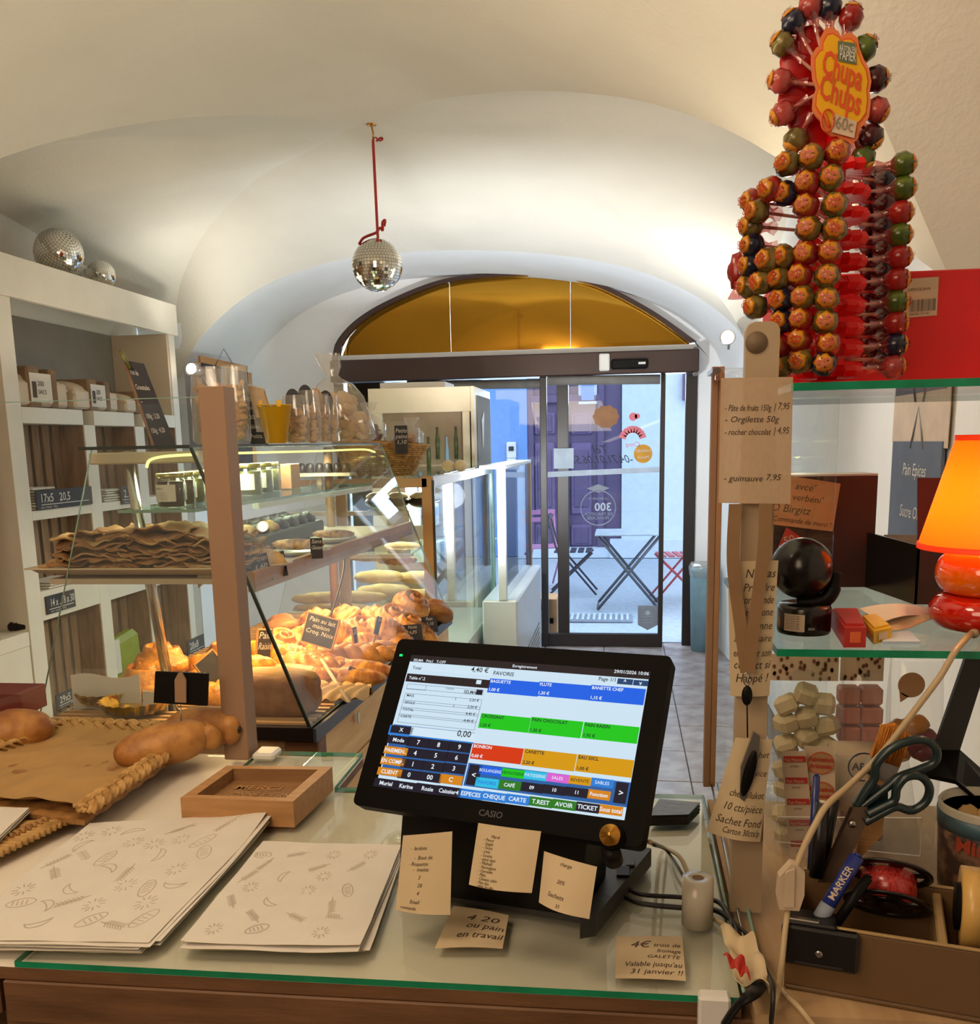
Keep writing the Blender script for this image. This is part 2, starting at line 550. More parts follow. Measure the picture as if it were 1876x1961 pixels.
mat('slate_blue', '#5b6475', 0.75, var=.1, scale=6)
mat('kraft', '#b08a55', 0.9, var=.06, scale=14, bump=.5, bscale=14)
mat('wicker', '#b08248', 0.6, col2='#8a6030', scale=40, bump=.3)
mat('wicker_light', '#c49a5c', 0.6, col2='#9a7238', scale=40, bump=.3)
mat('crust', '#c48c46', 0.5, col2='#8d5424', scale=18, bump=.6, bscale=70, sss=.0)
mat('crust_gold', '#dba04a', 0.34, col2='#8a4d1a', scale=34, bump=.8, bscale=90)
mat('crust_pale', '#cfae78', 0.75, col2='#a97b45', scale=16, bump=.5, bscale=60)
mat('crust_floury', '#c9b08a', 0.85, col2='#b28c5a', scale=12, bump=.4, bscale=50)
mat('crust_orange', '#e0a040', 0.35, col2='#a8661c', scale=30, bump=.8, bscale=90)
mat('crust_red', '#8a5a3a', 0.4, col2='#5c3a24', scale=18)
mat('loaf_brown', '#9a6e4a', 0.7, col2='#7c5232', scale=14, bump=.5, bscale=60)
mat('choco', '#2d1d17', 0.4, var=.15, scale=30, bump=.3)
mat('galette', '#b78a58', 0.7, col2='#8c5d36', scale=14, bump=.5, bscale=50)
mat('cream', '#e5d3a8', 0.5)
mat('gold_foil', '#d9b24a', 0.25, metal=.9)
mat('silver_lid', '#b7a867', 0.3, metal=.8)
glassmat('jar_glass', (0.9, 0.93, 0.85), f0=0.06)
mat('jam', '#3a1c12', 0.3)
mat('olive_jam', '#6d6b2a', 0.4, col2='#3d3a18', scale=60)
mat('yellow_bucket', '#d8a60a', 0.3, var=.03)
mat('green_bag', '#8f9a1e', 0.5)
mat('red_candy', '#a8261e', 0.2, col2='#7a120f', scale=30)
mat('green_candy', '#5a6b22', 0.2, col2='#323f12', scale=60, stretch=(1, 1, .2))
mat('blue_candy', '#23253c', 0.2, col2='#14121f', scale=60)
mat('olive_candy', '#7a6a34', 0.2, col2='#4d3c1c', scale=60)
mat('pink_candy', '#b8504a', 0.2, col2='#8f2c2a', scale=40)
mat('dark_candy', '#4a1418', 0.2, col2='#240a10', scale=40)
mat('candy_disc', '#d99a1c', 0.25, col2='#b05c12', scale=60)
mat('candy_red_print', '#c03a10', 0.3)
mat('stick_white', '#d8a898', 0.5)
mat('stick_red', '#c23038', 0.3)
glassmat('wrapper', (0.95, 0.62, 0.60), f0=0.14, gloss_rough=.06, haze=.14, hazecol=(.5, .05, .07), gain=.5)
mat('stand_red', '#d40c0c', 0.3, var=.04, emit='#900000', es=.05)
mat('petal_red', '#b00808', 0.3, var=.04)
mat('sign_red', '#d9531f', 0.4)
mat('sign_yellow', '#e3a70c', 0.4, var=.03)
mat('sign_orange', '#d4572a', 0.4, col2='#d98048', scale=4)
mat('sign_green', '#5f6b4c', 0.5)
mat('lamp_red', '#c31a08', 0.08, coat=.8, var=.02)
mat('lamp_orange', '#ee6a05', 0.08, coat=.8, var=.03)
mat('shade_orange', '#ff5a08', 0.6, emit='#ff5200', es=.4, var=.02)
mat('shade_trim', '#e83c0a', 0.6, emit='#e02800', es=.3)
emitmat('bulb_glow', '#ffd98a', 2.5)
emitmat('lamp_glow', '#fff2dc', 6)
emitmat('led_strip', '#f2f08a', .95)
mat('cable_white', '#b8a07a', 0.45, var=.05)
mat('cable_black', '#1a1412', 0.4)
mat('organizer', '#6b5032', 0.45, var=.03, scale=4)
mat('organizer_rim', '#a88a5c', 0.4)
mat('scissor_green', '#14282a', 0.3, var=.1)
mat('blade', '#8a7260', 0.3, metal=.85)
mat('marker_blue', '#182a78', 0.3)
mat('pen_blue', '#20306a', 0.25)
mat('tape_yellow', '#d2a75c', 0.3, var=.05, scale=30)
mat('spool_black', '#15090a', 0.35)
mat('spool_ribbon', '#8c1a1c', 0.2, col2='#b8403a', scale=50, stretch=(8, 8, 1))
mat('bristle', '#c88224', 0.7, col2='#a86010', scale=60, stretch=(10, 10, 1))
mat('marsh_white', '#d3c29a', 0.6, var=.03)
mat('marsh_pink', '#c48478', 0.6, var=.05)
mat('orange_sweet', '#c9812c', 0.3)
mat('purple_sweet', '#7a2a3a', 0.3)
mat('dot_brown', '#6b4226', 0.7)
mat('label_paper', '#cdb79c', 0.6)
mat('sticker_red', '#b63024', 0.5)
mat('kraft_sticker', '#b58a60', 0.6)
mat('ceramic_white', '#cfc6b4', 0.2)
mat('mug_blue', '#4a6f80', 0.4, col2='#3b4a52', scale=20)
mat('mug_art', '#8a6a58', 0.4, col2='#3b2c2a', scale=26, ramp=(.45, .55))
mat('mug_red', '#b04430', 0.5)
mat('tape_gun_black', '#0e0b0b', 0.35)
mat('box_yellow', '#d9b020', 0.4)
mat('tape_red', '#b32a22', 0.35)
mat('fridge_tan', '#cbb99b', 0.45, var=.02)
mat('vitrine_tan', '#b68d5c', 0.45, var=.03)
mat('vitrine_white', '#cfd3d6', 0.35, var=.02)
mat('rim_blue_grey', '#3c4454', 0.35)
mat('rim_black', '#1d1718', 0.3)
mat('rack_slat', '#c9a070', 0.5)
mat('rail_wood', '#ad8560', 0.4, var=.08, scale=12)
mat('street', '#a9b7c6', 0.9, var=.08, scale=20)
mat('house_white', '#c4d3e2', 0.9, var=.03)
mat('house_blue', '#6f97d2', 0.8, var=.04)
mat('house_door', '#5d5074', 0.6, var=.08, scale=6)
mat('house_door_light', '#6b5c86', 0.6)
mat('table_metal', '#5d6068', 0.4, metal=.5)
mat('table_top', '#b8c8d4', 0.4)
mat('chair_red', '#b54a54', 0.4)
mat('chair_pink', '#b07aa8', 0.4)
mat('chair_dark', '#3a3444', 0.4)
mat('sticker_tan', '#9a6e4a', 0.7)
mat('sticker_yellow', '#d79b2c', 0.7)
mat('sticker_white', '#b9c9dc', 0.7)
mat('sticker_grey', '#8d95a5', 0.7)
mat('sticker_pink', '#dd7a86', 0.7)
mat('ink_dark', '#2a2c44', 0.7)
mat('crate_wood', '#a8835c', 0.7, var=.1)
mat('bin_blue', '#7fa4b4', 0.5)
mat('grey_post', '#b29c7e', 0.5, var=.04, scale=4)
mat('post_tan', '#99795f', 0.6, var=.04, scale=4)
mat('screw', '#74604a', 0.6)
mat('strap', '#8a6a48', 0.8)
mat('xmas_white', '#dfe6f5', 0.4, emit='#dfe6f5', es=1)
UIC = dict(bg='#cfe6f6', bar='#2b2224', white='#d4eaf8', blue='#1f63e6', green='#1ec81c', red='#d83a12', yellow='#d79a12', cyan='#2fc0ea', pink='#dc64d6', dgreen='#2f7a22', dark='#211d2b', orange='#d8871c', mblue='#2f80d8', navy='#26456f', grid='#6f7f8c', btext='#20262c', wtext='#e8f2fa', panel='#2d62a4')
for k, h in UIC.items(): emitmat('ui_' + k, h, 0.44)
emitmat('led_green', '#18e070', .7)
# ---------------------------------------------------------------- room shell
XL, XR, YF, YB = -3.3, 0.87, 7.40, -3.0
def vplane(px, py, A, B):
    n = V(-(B - A).y, (B - A).x, 0); r = ray(px, py)
    t = (A - O).dot(n) / r.dot(n)
    return O + r * t
HOOK = Q(710, 238, 4.4)
S_fl = V(-3.0, 6.5, 2.05); S_fr = V(0.83, 6.5, 2.10)
S_nl = V(-3.1, 2.35, 1.90); S_nr = Q(1822, 545, 2.35)
def arris(H, S, pts):
    out = [H] + [vplane(x, y, V(H.x, H.y, 0), V(S.x, S.y, 0)) for x, y in pts] + [S]
    return out
A_fl = arris(HOOK, S_fl, [(660, 250), (603, 285), (495, 340), (404, 430), (360, 505), (338, 585)])
A_fr = arris(HOOK, S_fr, [(800, 252), (900, 275), (1010, 310), (1110, 355), (1210, 420), (1300, 490), (1370, 560), (1412, 620)])
A_nl = arris(HOOK, S_nl, [(600, 224), (400, 222), (200, 248), (0, 303), (-300, 430)])
A_nr = arris(HOOK, S_nr, [(800, 198), (920, 180), (1050, 174), (1200, 188), (1300, 214), (1400, 252), (1490, 304), (1600, 375)])
NV = 28
def prof(P):
    return resample(cr(P, 6), NV)
A_fl, A_fr, A_nl, A_nr = map(prof, (A_fl, A_fr, A_nl, A_nr))
Farc = [Q(x, y, 6.5) for x, y in [(352, 700), (386, 645), (450, 583), (520, 540), (610, 508), (700, 490), (830, 480), (950, 480), (1080, 490), (1200, 512), (1290, 545), (1350, 578), (1400, 618), (1428, 655), (1436, 690)]]
Farc = resample(cr(Farc, 6), 2 * NV)
full_far = A_fl[::-1] + A_fr[1:]
full_near = A_nl[::-1] + A_nr[1:]
vault = MB()
def ruled(a, b, k, m='plaster'):
    n = len(a) - 1
    vault.grid(lambda u, v: lerp(a[round(u * n)], b[round(u * n)], v), n, k, m)
def at_x(line, xs):
    out = []
    for x in xs:
        for a, b in zip(line, line[1:]):
            if (a.x - x) * (b.x - x) <= 0 and abs(a.x - b.x) > 1e-9:
                out.append(lerp(a, b, (x - a.x) / (b.x - a.x))); break
        else:
            out.append(line[0] if abs(line[0].x - x) < abs(line[-1].x - x) else line[-1])
    return out
# front cell between the two far arrises and the front arch
ruled(full_far, Farc, 6)
# near cell to the next bay's arrises, mirrored about the springing line
ym = 2.35
mir = lambda L, y: [V(p.x, 2 * y - p.y, p.z) for p in L]
next_far = mir(full_near, ym)
ruled(full_near, next_far, 6)
h2 = next_far[NV].y
next_near = mir(next_far, h2)
back = [V(p.x, YB, p.z) for p in next_near]
ruled(next_near, back, 4)
def side(line, X, drop=0.22):
    n = len(line) - 1
    b = [V(X, p.y, p.z - drop * math.sin(PI * i / n) * (1 if abs(X) > 2 else .2)) for i, p in enumerate(line)]
    ruled(line, b, 4)
side(A_fl, XL); side(A_nl, XL)
side(A_fr, XR); side(A_nr, XR)
nl = next_far[:NV + 1][::-1]; nr = next_far[NV:]
side(nl, XL); side(nr, XR)
ml = next_near[:NV + 1][::-1]; mr = next_near[NV:]
side(ml, XL); side(mr, XR)
struct(vault, 'ceiling')
# embrasure arch and front wall
emb = MB()
left_leg = [lerp(V(Farc[0].x, 6.5, 0), Farc[0], i / 6) for i in range(6)]
right_leg = [lerp(Farc[-1], V(Farc[-1].x, 6.5, 0), i / 6) for i in range(1, 7)]
E0 = left_leg + Farc + right_leg
cxm = (Farc[0].x + Farc[-1].x) / 2
E1 = [V(cxm + (p.x - cxm) * .955, YF, p.z * 0.995 if p.z > 1 else p.z) for p in E0]
n = len(E0) - 1
emb.grid(lambda u, v: lerp(E0[round(u * n)], E1[round(u * n)], v), n, 3, 'wall_paint')
struct(emb, 'trim_1')
arc = resample(cr([Q(x, y, YF) for x, y in [(642, 690), (650, 655), (690, 612), (760, 572), (860, 536), (990, 524), (1070, 527), (1150, 546), (1250, 598), (1332, 656)]], 6), 2 * NV)
LL = [lerp(V(arc[0].x, YF, 0), arc[0], i / 6) for i in range(6)]
RL = [lerp(arc[-1], V(arc[-1].x, YF, 0), i / 6) for i in range(1, 7)]
OP = LL + arc + RL
fw = MB()
fw.grid(lambda u, v: lerp(E1[round(u * n)], OP[round(u * n)], v), n, 2, 'wall_paint')
fw.grid(lambda u, v: OP[round(u * n)] + V(0, .3 * v, 0), n, 1, 'wall_paint')
struct(fw, 'wall_front')
w = MB(); w.box((XL - .05, (YB + 6.5) / 2, 1.7), (.1, 6.5 - YB, 3.4), 'plaster'); struct(w, 'wall_left')
w = MB(); w.box((XR + .05, (YB + 6.5) / 2, 1.7), (.1, 6.5 - YB, 3.4), 'wall_paint'); struct(w, 'wall_right')
w = MB(); w.box(((XL + XR) / 2, YB - .05, 1.7), (XR - XL + .2, .1, 3.4), 'plaster'); struct(w, 'wall_back')
# pier corners beside the front arch (solid masonry between side walls and embrasure)
w = MB()
w.box(((XL + Farc[0].x) / 2 - .0, 6.56, 1.2), (Farc[0].x - XL, .1, 2.4), 'wall_paint')
w.box(((XR + Farc[-1].x) / 2, 6.56, 1.2), (XR - Farc[-1].x, .1, 2.4), 'wall_paint')
w.box(((XL + Farc[0].x) / 2, 6.63, 2.6), (Farc[0].x - XL + .0, .02, 1.4), 'wall_paint')
struct(w, 'trim_2')
# floor with large slabs
fl = tag(thing('floor', None, None, (0, 0, 0)), kind='structure')
b = MB(); b.box(((XL + XR) / 2, 2.25, -.03), (XR - XL + .2, 10.6, .04), 'floor_joint'); tag(b.build('subfloor', fl))
tile = MB(); tile.box((0, 0, -.004), (.446, .446, .012), 'floor_tile', bev=.003)
t0 = None
for i in range(9):
    for j in range(10):
        x = XL + .25 + i * .45; y = 3.2 + j * .45
        if x > XR: continue
        if t0 is None:
            t0 = tile.build('tile', fl); o = t0
        else:
            o = t0.copy(); COL.objects.link(o)
        o.location = (x, y, -.001 + random.uniform(-.001, .001))
b = MB(); b.box(((XL + XR) / 2, 0, -.006), (XR - XL, 5.9, .012), 'floor_tile'); b.build('slab', fl)

# ---------------------------------------------------------------- shop front
# lunette window above the door
lun = tag(thing('window_1', None, None, (-.8, YF, 2.2)), kind='structure')
f = MB()
inner = [lerp(p, V(-.8, YF, 2.0), .035) for p in arc]
na = len(arc) - 1
f.grid(lambda u, v: lerp(arc[round(u * na)], inner[round(u * na)], v) + V(0, -.02, 0), na, 1, 'brown_frame', th=.06)
f.build('window_frame', lun)
zb = arc[0].z - .03
sill = Q(985, 676, YF)
cuts = [arc[0].x - .02, Q(861, 600, YF).x, Q(1092, 600, YF).x, arc[-1].x + .02]
for a, b_ in zip(cuts, cuts[1:]):
    top = [V(p.x, YF + .02, p.z + .015) for p in at_x(inner, [lerp(V(a + .001, 0, 0), V(b_ - .001, 0, 0), k / 14).x for k in range(15)])]
    g = MB(); ng = 14
    g.grid(lambda u, v: lerp(V(top[round(u * ng)].x, YF + .02, sill.z + .01), top[round(u * ng)], v), ng, 1, 'amber_panel', th=.006)
    g.build('pane', lun)
s_ = MB(); s_.box(((arc[0].x + arc[-1].x) / 2, YF - .02, sill.z - .015), (arc[-1].x - arc[0].x, .12, .06), 'white_plastic', bev=.004); s_.build('sill', lun)
# header beam of the automatic door
d1 = tag(thing('door_1', None, None, (-.8, YF - .1, 0)), kind='structure')
a = Q(634, 712, 7.25); c = Q(1338, 694, 7.25)
b = MB(); b.box(((a.x + c.x) / 2, 7.3, a.z), (c.x - a.x, .16, .16), 'brown_frame', bev=.008); b.build('header_beam', d1)
p = Q(1157, 694, 7.2); b = MB(); b.box((p.x, 7.2, p.z), (.075, .05, .12), 'white_plastic', bev=.008); b.build('door_sensor', d1)
p = Q(1205, 697, 7.2); b = MB(); b.box((p.x, 7.2, p.z), (.26, .04, .07), 'satin_black', bev=.01)
p2 = Q(1229, 695, 7.17); b.box((p2.x, 7.178, p2.z), (.05, .006, .015), 'white_plastic'); b.build('motion_detector', d1)
p = Q(1334, 690, 7.2); b = MB(); b.box((p.x, 7.3, p.z), (.03, .1, .2), 'grey_blind', bev=.004); b.build('beam_end_plate', d1)
p = Q(636, 708, 7.2); b = MB(); b.box((p.x, 7.3, p.z), (.03, .1, .2), 'grey_blind', bev=.004); b.build('beam_end_plate', d1)
zh = a.z - .08
def stile(px0, px1, Y, z0=0.0, z1=None, name='stile', m='dark_frame', dep=.05, par=None, py=980):
    x0 = Q(px0, py, Y).x; x1 = Q(px1, py, Y).x
    b = MB(); b.box(((x0 + x1) / 2, Y + dep / 2, (z0 + (z1 or zh)) / 2), (x1 - x0, dep, (z1 or zh) - z0), m, bev=.004)
    return b.build(name, par or d1)
stile(650, 668, 7.38, name='jamb'); stile(1309, 1331, 7.38, name='jamb')
stile(1035, 1048, 7.30); stile(1067, 1089, 7.36)
b = MB(); x0 = Q(1030, 1220, 7.3).x; x1 = Q(1266, 1220, 7.3).x
b.box(((x0 + x1) / 2, 7.34, .05), (x1 - x0, .05, .10), 'dark_frame', bev=.004); b.build('bottom_rail', d1)
x0b = Q(690, 1220, 7.3).x
b = MB(); b.box(((x0b + x0) / 2, 7.40, .05), (x0 - x0b, .05, .10), 'dark_frame', bev=.004); b.build('bottom_rail', d1)
stile(1262, 1271, 7.32, name='stile', m='dark_frame')
for (pa, pb, Y) in ((670, 1035, 7.40), (1089, 1262, 7.345)):
    xa = Q(pa, 980, Y).x; xb = Q(pb, 980, Y).x
    b = MB(); b.box(((xa + xb) / 2, Y + .01, (zh + .1) / 2), (xb - xa, .01, zh - .1), 'door_glass'); b.build('pane', d1)
for (pa, pb, py, Y) in ((1048, 1264, 729, 7.27), (780, 1034, 738, 7.33)):
    A = Q(pa, py, Y); B = Q(pb, py - (pb - pa) * .012, Y)
    b = MB(); b.cyl(A, B, .034, 'grey_blind', seg=14); b.build('blind_roller', d1)
# safety bar and stickers on the glass (seen from behind)
A = Q(1046, 909, 7.33); B = Q(1262, 899, 7.33)
b = MB(); b.box(((A + B) / 2), ((B - A).length, .004, .04), 'sticker_white', R=Ry(-.03)); b.build('safety_stripe', d1)
def disc(mb, px, py, Y, r, m, n=24, sc_=0, k=0, ry=1.0, dy=0.0):
    c = Q(px, py, Y)
    pts = []
    for i in range(n):
        a = 2 * PI * i / n
        rr = r * (1 + sc_ * math.cos(k * a))
        pts.append(c + V(rr * math.cos(a), dy, rr * ry * math.sin(a)))
    mb.prism(pts, (0, .002, 0), m)
Yg = 7.335
b = MB(); disc(b, 1160, 798, Yg, .094, 'sticker_tan', 48, .06, 10, .86); b.build('scalloped_sticker', d1)
b = MB(); disc(b, 1231, 869, Yg, .068, 'sticker_yellow', 32)
b.text3('FARINES', Q(1231, 866, Yg - .002), V(-1, 0, 0), V(0, 0, 1), .03, 'paper_white', .5, off=0)
b.text3('Maison', Q(1231, 878, Yg - .002), V(-1, 0, 0), V(0, 0, 1), .03, 'paper_white', .5, off=0); b.build('round_sticker', d1)
b = MB()
b.text3('Tél', Q(1166, 868, Yg), V(-1, 0, 0), V(0, 0, 1), .085, 'ink_dark', 0, shear=.4, off=0)
b.text3('-04.71.01.06.57', Q(1214, 886, Yg), V(-1, 0, 0), V(0, 0, 1), .085, 'ink_dark', 0, shear=.4, wmax=.46, off=0)
b.build('phone_lettering', d1)
b = MB()
cc = Q(1145, 973, Yg)
ring = [cc + V(.13 * math.cos(2 * PI * i / 40), 0, .13 * math.sin(2 * PI * i / 40)) for i in range(41)]
b.tube(ring, .0045, 'sticker_grey', 6)
b.text3('300', cc + V(.10, 0, -.02), V(-1, 0, 0), V(0, 0, 1), .085, 'sticker_white', 0, bold=.02, wmax=.19, off=0)
for i, s in enumerate(['LA BAGUETTE', 'DE TRADITION', 'FRANÇAISE']):
    b.text3(s, cc + V(0, 0, (.062, -.055, -.085)[i]), V(-1, 0, 0), V(0, 0, 1), (.024, .032, .032)[i], 'sticker_grey', .5, bold=.01, off=0)
q = Q(1145, 935, Yg)
b.poly([q + V(-.085, 0, 0), q + V(0, 0, -.035), q + V(.085, 0, 0), q + V(0, 0, .03)], 'sticker_grey')
b.build('tradition_sticker', d1)
b = MB()
for (x, y, r_) in ((1212, 798, .03), (1220, 797, .02)): disc(b, x, y, Yg, r_, 'sticker_pink', 12)
for k in range(9):
    a = PI * (.1 + k * .1); c0 = Q(1211, 842, Yg)
    b.box(c0 + V(.075 * math.cos(a), 0, .075 * math.sin(a)), (.028, .002, .05), 'sticker_pink', R=Ry(-a + PI / 2))
c0 = Q(1211, 842, Yg)
b.text3('Croq', c0 + V(.06, 0, -.05), V(-1, 0, 0), V(0, 0, 1), .05, 'sticker_pink', 0, shear=.3, off=0)
b.build('croissant_lettering', d1)
b = MB(); q = Q(1240, 1182, Yg)
b.prism([q + V(-.075, 0, .09), q + V(.075, 0, .09), q + V(.075, 0, -.06), q + V(0, 0, -.1), q + V(-.075, 0, -.06)], (0, .002, 0), 'sticker_grey'); 
for i in range(4): b.text3('COMMERCE', q + V(0, -.001, .02 - i * .022), V(-1, 0, 0), V(0, 0, 1), .016, 'sticker_white', .5, off=0)
disc(b, 1240, 1174, Yg - .001, .018, 'sticker_white', 12)
b.build('pennant_sticker', d1)
# square white plate beside the door stile
b = MB(); q = Q(1079, 878, 7.33); b.box(q, (.15, .006, .15), 'sticker_white', bev=.002); b.build('notice_plate', d1)
# spot lamps at the springings
def spotlamp(px, py, Y, tgt, label):
    p = Q(px, py, Y)
    t = thing('spot_lamp', label, 'lamp', p, group='spot lamps washing the vault')
    d = (Vector(tgt) - p).normalized()
    R = d.to_track_quat('Z', 'Y').to_matrix()
    b = MB(); b.lathe([(.028, -.10), (.04, -.09), (.046, -.02), (.046, 0), (.04, 0)], 'chrome', 18, p, R); b.build('housing', t)
    b = MB(); b.ball(p, (.036, .036, .02), 'lamp_glow', 14, 8, R); b.build('bulb', t)
    b = MB(); b.tube([p - d * .08, p - d * .12 + V(0, .02, -.03), p - d * .12 + V(0, .06, -.06)], .008, 'steel', 8); b.build('bracket', t)
spotlamp(366, 706, 6.2, Q(330, 690, 6.0), 'left chrome spot lamp glowing at the foot of the vault, above the framed board')
spotlamp(1393, 646, 6.2, Q(1370, 640, 5.6), 'right chrome spot lamp glowing high on the wall beside the door beam')

# ---------------------------------------------------------------- street outside
b = MB(); b.box((0, 10.6, -.03), (14, 6.2, .04), 'street')
struct(b, 'pavement')
fac = thing('opposite_house', 'pale house across the street with a blue painted shop bay on its left', 'building', (0, 13.4, 0))
Yh = 13.34
def hx(px, py=900): return Q(px, py, Yh).x
b = MB()
b.box(((hx(1190) + 7) / 2, Yh + .3, 4), (7 - hx(1190), .6, 8), 'house_white')
b.box((-6.5, Yh + .3, 4), (7, .6, 8), 'house_white'); 
b.build('wall', fac)
b = MB(); b.box(((hx(860) + hx(1010)) / 2, Yh + .25, 2), (hx(1010) - hx(860), .5, 4), 'house_blue')
b.build('blue_shop_bay', fac)
b = MB(); b.box(((hx(1010) + hx(1190)) / 2, Yh + .4, 4), (hx(1190) - hx(1010), .4, 8), 'house_white'); b.build('door_bay', fac)
b = MB(); b.box(((hx(700) + hx(860)) / 2 - .1, Yh + .3, 4), (hx(860) - hx(700) + 1, .6, 8), 'house_white'); b.build('left_wall', fac)
b = MB(); b.box((2.1, Yh - .12, .12), (4.5, .24, .24), 'house_white'); b.build('plinth', fac)
for px, py in ((1325, 735), ):
    q = Q(px, 732, Yh); 
b = MB(); q = Q(1295, 738, 12.9); b.box((q.x + .9, 13.28, q.z), (1.6, .1, .35), 'house_door'); b.build('shutter_box', fac)
dr = thing('street_door', 'heavy purple brown panelled street door across the road', 'door', (hx(1095), Yh, 0))
b = MB(); b.box((hx(1100), Yh + .14, 1.75), (hx(1188) - hx(1012), .1, 3.5), 'house_door'); b.build('leaf', dr)
def panel(x0, y0, x1, y1):
    A = Q(x0, y0, Yh + .08); B = Q(x1, y1, Yh + .08)
    c_ = (A + B) / 2; b = MB(); b.box((c_.x, Yh + .08, c_.z), (abs(B.x - A.x), .05, abs(A.z - B.z)), 'house_door_light', bev=.02)
    b.box((c_.x, Yh + .055, c_.z), (abs(B.x - A.x) * .7, .03, abs(A.z - B.z) * .8), 'house_door', bev=.012)
    b.build('panel', dr)
for r_ in ((1022, 790, 1064, 832), (1092, 790, 1134, 832), (1022, 848, 1064, 985), (1092, 848, 1134, 985), (1022, 1005, 1064, 1045), (1092, 1005, 1134, 1045)): panel(*r_)
b = MB(); A = Q(1014, 770, Yh); B = Q(1150, 770, Yh)
for xx in (A.x, (A.x + B.x) / 2 + .0, B.x): b.box((xx, Yh + .06, 1.2), (.09, .08, 2.5), 'house_door', bev=.01)
b.box(((A.x + B.x) / 2, Yh + .06, A.z + .03), (B.x - A.x, .1, .1), 'house_door', bev=.01); b.build('door_frame', dr)
b = MB(); b.box((hx(1100), Yh - .05, .06), (hx(1188) - hx(1012), .3, .12), 'house_white'); b.build('step', dr)
b = MB(); q = Q(1125, 752, Yh); b.box((q.x, Yh + .04, q.z), (.25, .06, .3), 'sticker_white', bev=.01); b.box((q.x, Yh + .0, q.z), (.17, .03, .2), 'house_blue'); b.build('fanlight_box', dr)
ic = thing('intercom', 'white intercom panel on the blue wall left of the street door', 'intercom', Q(982, 870, Yh - .02))
b = MB(); q = Q(979, 862, Yh - .03); b.box(q, (.13, .05, .22), 'white_plastic', bev=.01); b.box(q + V(0, -.03, .02), (.07, .01, .06), 'ink_dark'); b.build('upper_box', ic)
b = MB(); q = Q(979, 885, Yh - .03); b.box(q, (.13, .05, .1), 'white_plastic', bev=.01); b.box(q + V(0, -.03, .0), (.09, .01, .03), 'sticker_grey'); b.build('lower_box', ic)
b = MB(); q = Z(1143, 1184, .0)
gr = thing('drain_grate', 'pale slotted drain grate in the street in front of the table', 'grate', q)
b.box(q + V(0, 0, .0), (.62, .36, .012), 'sticker_grey'); b.build('frame', gr)
for k in range(12):
    b = MB(); b.box(q + V(-.27 + k * .049, 0, .012), (.022, .32, .014), 'sticker_white'); b.build('slat', gr)
def bistro_table(p0, label, w=.62, h=.71, ang=0, cm_=None):
    t = thing('bistro_table', label, 'table', (p0.x, p0.y, 0), ang, 'bistro tables on the street')
    mb = MB(M=PM[t.name])
    mb.box((0, 0, h), (w, w * .9, .02), 'table_top', bev=.006); mb.build('tabletop', t)
    for s in (-1, 1):
        for yy in (-.22, .22):
            mb = MB(M=PM[t.name]); mb.tube([V(-s * w * .46, yy, 0.01), V(s * w * .46, yy, h - .012)], .014, 'table_metal', 8); mb.build('leg', t)
    mb = MB(M=PM[t.name])
    for s in (-1, 1): mb.tube([V(s * w * .46, -.22, .02), V(s * w * .46, .22, .02)], .009, 'table_metal', 6)
    mb.build('stretcher', t)
    return t
bistro_table(Q(1203, 1100, 9.15), 'pale folding bistro table with crossed legs seen through the right door pane')
bistro_table(Q(893, 1100, 8.4), 'folding bistro table seen through the glass of the white vitrine', w=.5)
def folding_chair(p0, ang, m, label, back_h=.82):
    t = thing('folding_chair', label, 'chair', (p0.x, p0.y, 0), ang, 'folding chairs on the street')
    M0 = PM[t.name]
    for k in range(5):
        mb = MB(M=M0); mb.box((0, -.16 + k * .08, .45), (.38, .06, .014), m, bev=.003); mb.build('seat_slat', t)
    for zz in (.72, .80):
        mb = MB(M=M0); mb.box((0, .24, zz), (.38, .014, .05), m, bev=.003); mb.build('back_slat', t)
    for s in (-1, 1):
        mb = MB(M=M0); mb.tube([V(s * .18, -.24, .01), V(s * .18, .17, .5), V(s * .18, .26, back_h)], .011, m, 8); mb.build('leg', t)
        mb = MB(M=M0); mb.tube([V(s * .16, .24, .01), V(s * .16, -.2, .44)], .011, m, 8); mb.build('leg', t)
    return t
folding_chair(Q(1296, 1110, 9.6), -PI / 2 + .1, 'chair_red', 'red folding chair at the right edge of the doorway')
folding_chair(Q(1040, 1080, 10.4), .3, 'chair_pink', 'pink folding chair in front of the street door')
folding_chair(Q(1098, 1110, 10.0), PI / 2, 'chair_dark', 'dark folding chair left of the bistro table')
cb = thing('wooden_crate', 'pale wooden crate standing outside behind the sliding door', 'crate', Q(1044, 1205, 7.65))
q = Q(1044, 1166, 7.7)
b = MB(); b.box((q.x, 7.85, .16), (.19, .3, .30), 'crate_wood', bev=.006); b.build('body', cb)
for dx, dz in ((-.03, .06), (.05, -.05)):
    b = MB(); b.box((q.x + dx, 7.695, .18 + dz), (.03, .006, .045), 'satin_black'); b.build('printed_mark', cb)
bn = thing('waste_bin', 'pale blue bin with a plastic liner beside the right door jamb', 'bin', Q(1337, 1235, 7.2))
q = Z(1337, 1240, 0)
b = MB(); b.lathe([(.085, 0), (.1, .6), (.1, .62)], 'bin_blue', 18, (q.x + .02, q.y - .1, 0)); b.build('body', bn)
b = MB(); b.lathe([(.105, .56), (.112, .63), (.1, .66), (.085, .63)], 'plastic_bag', 18, (q.x + .02, q.y - .1, 0), mod=lambda a, r, z: 1 + .05 * math.sin(9 * a)); b.build('liner', bn)
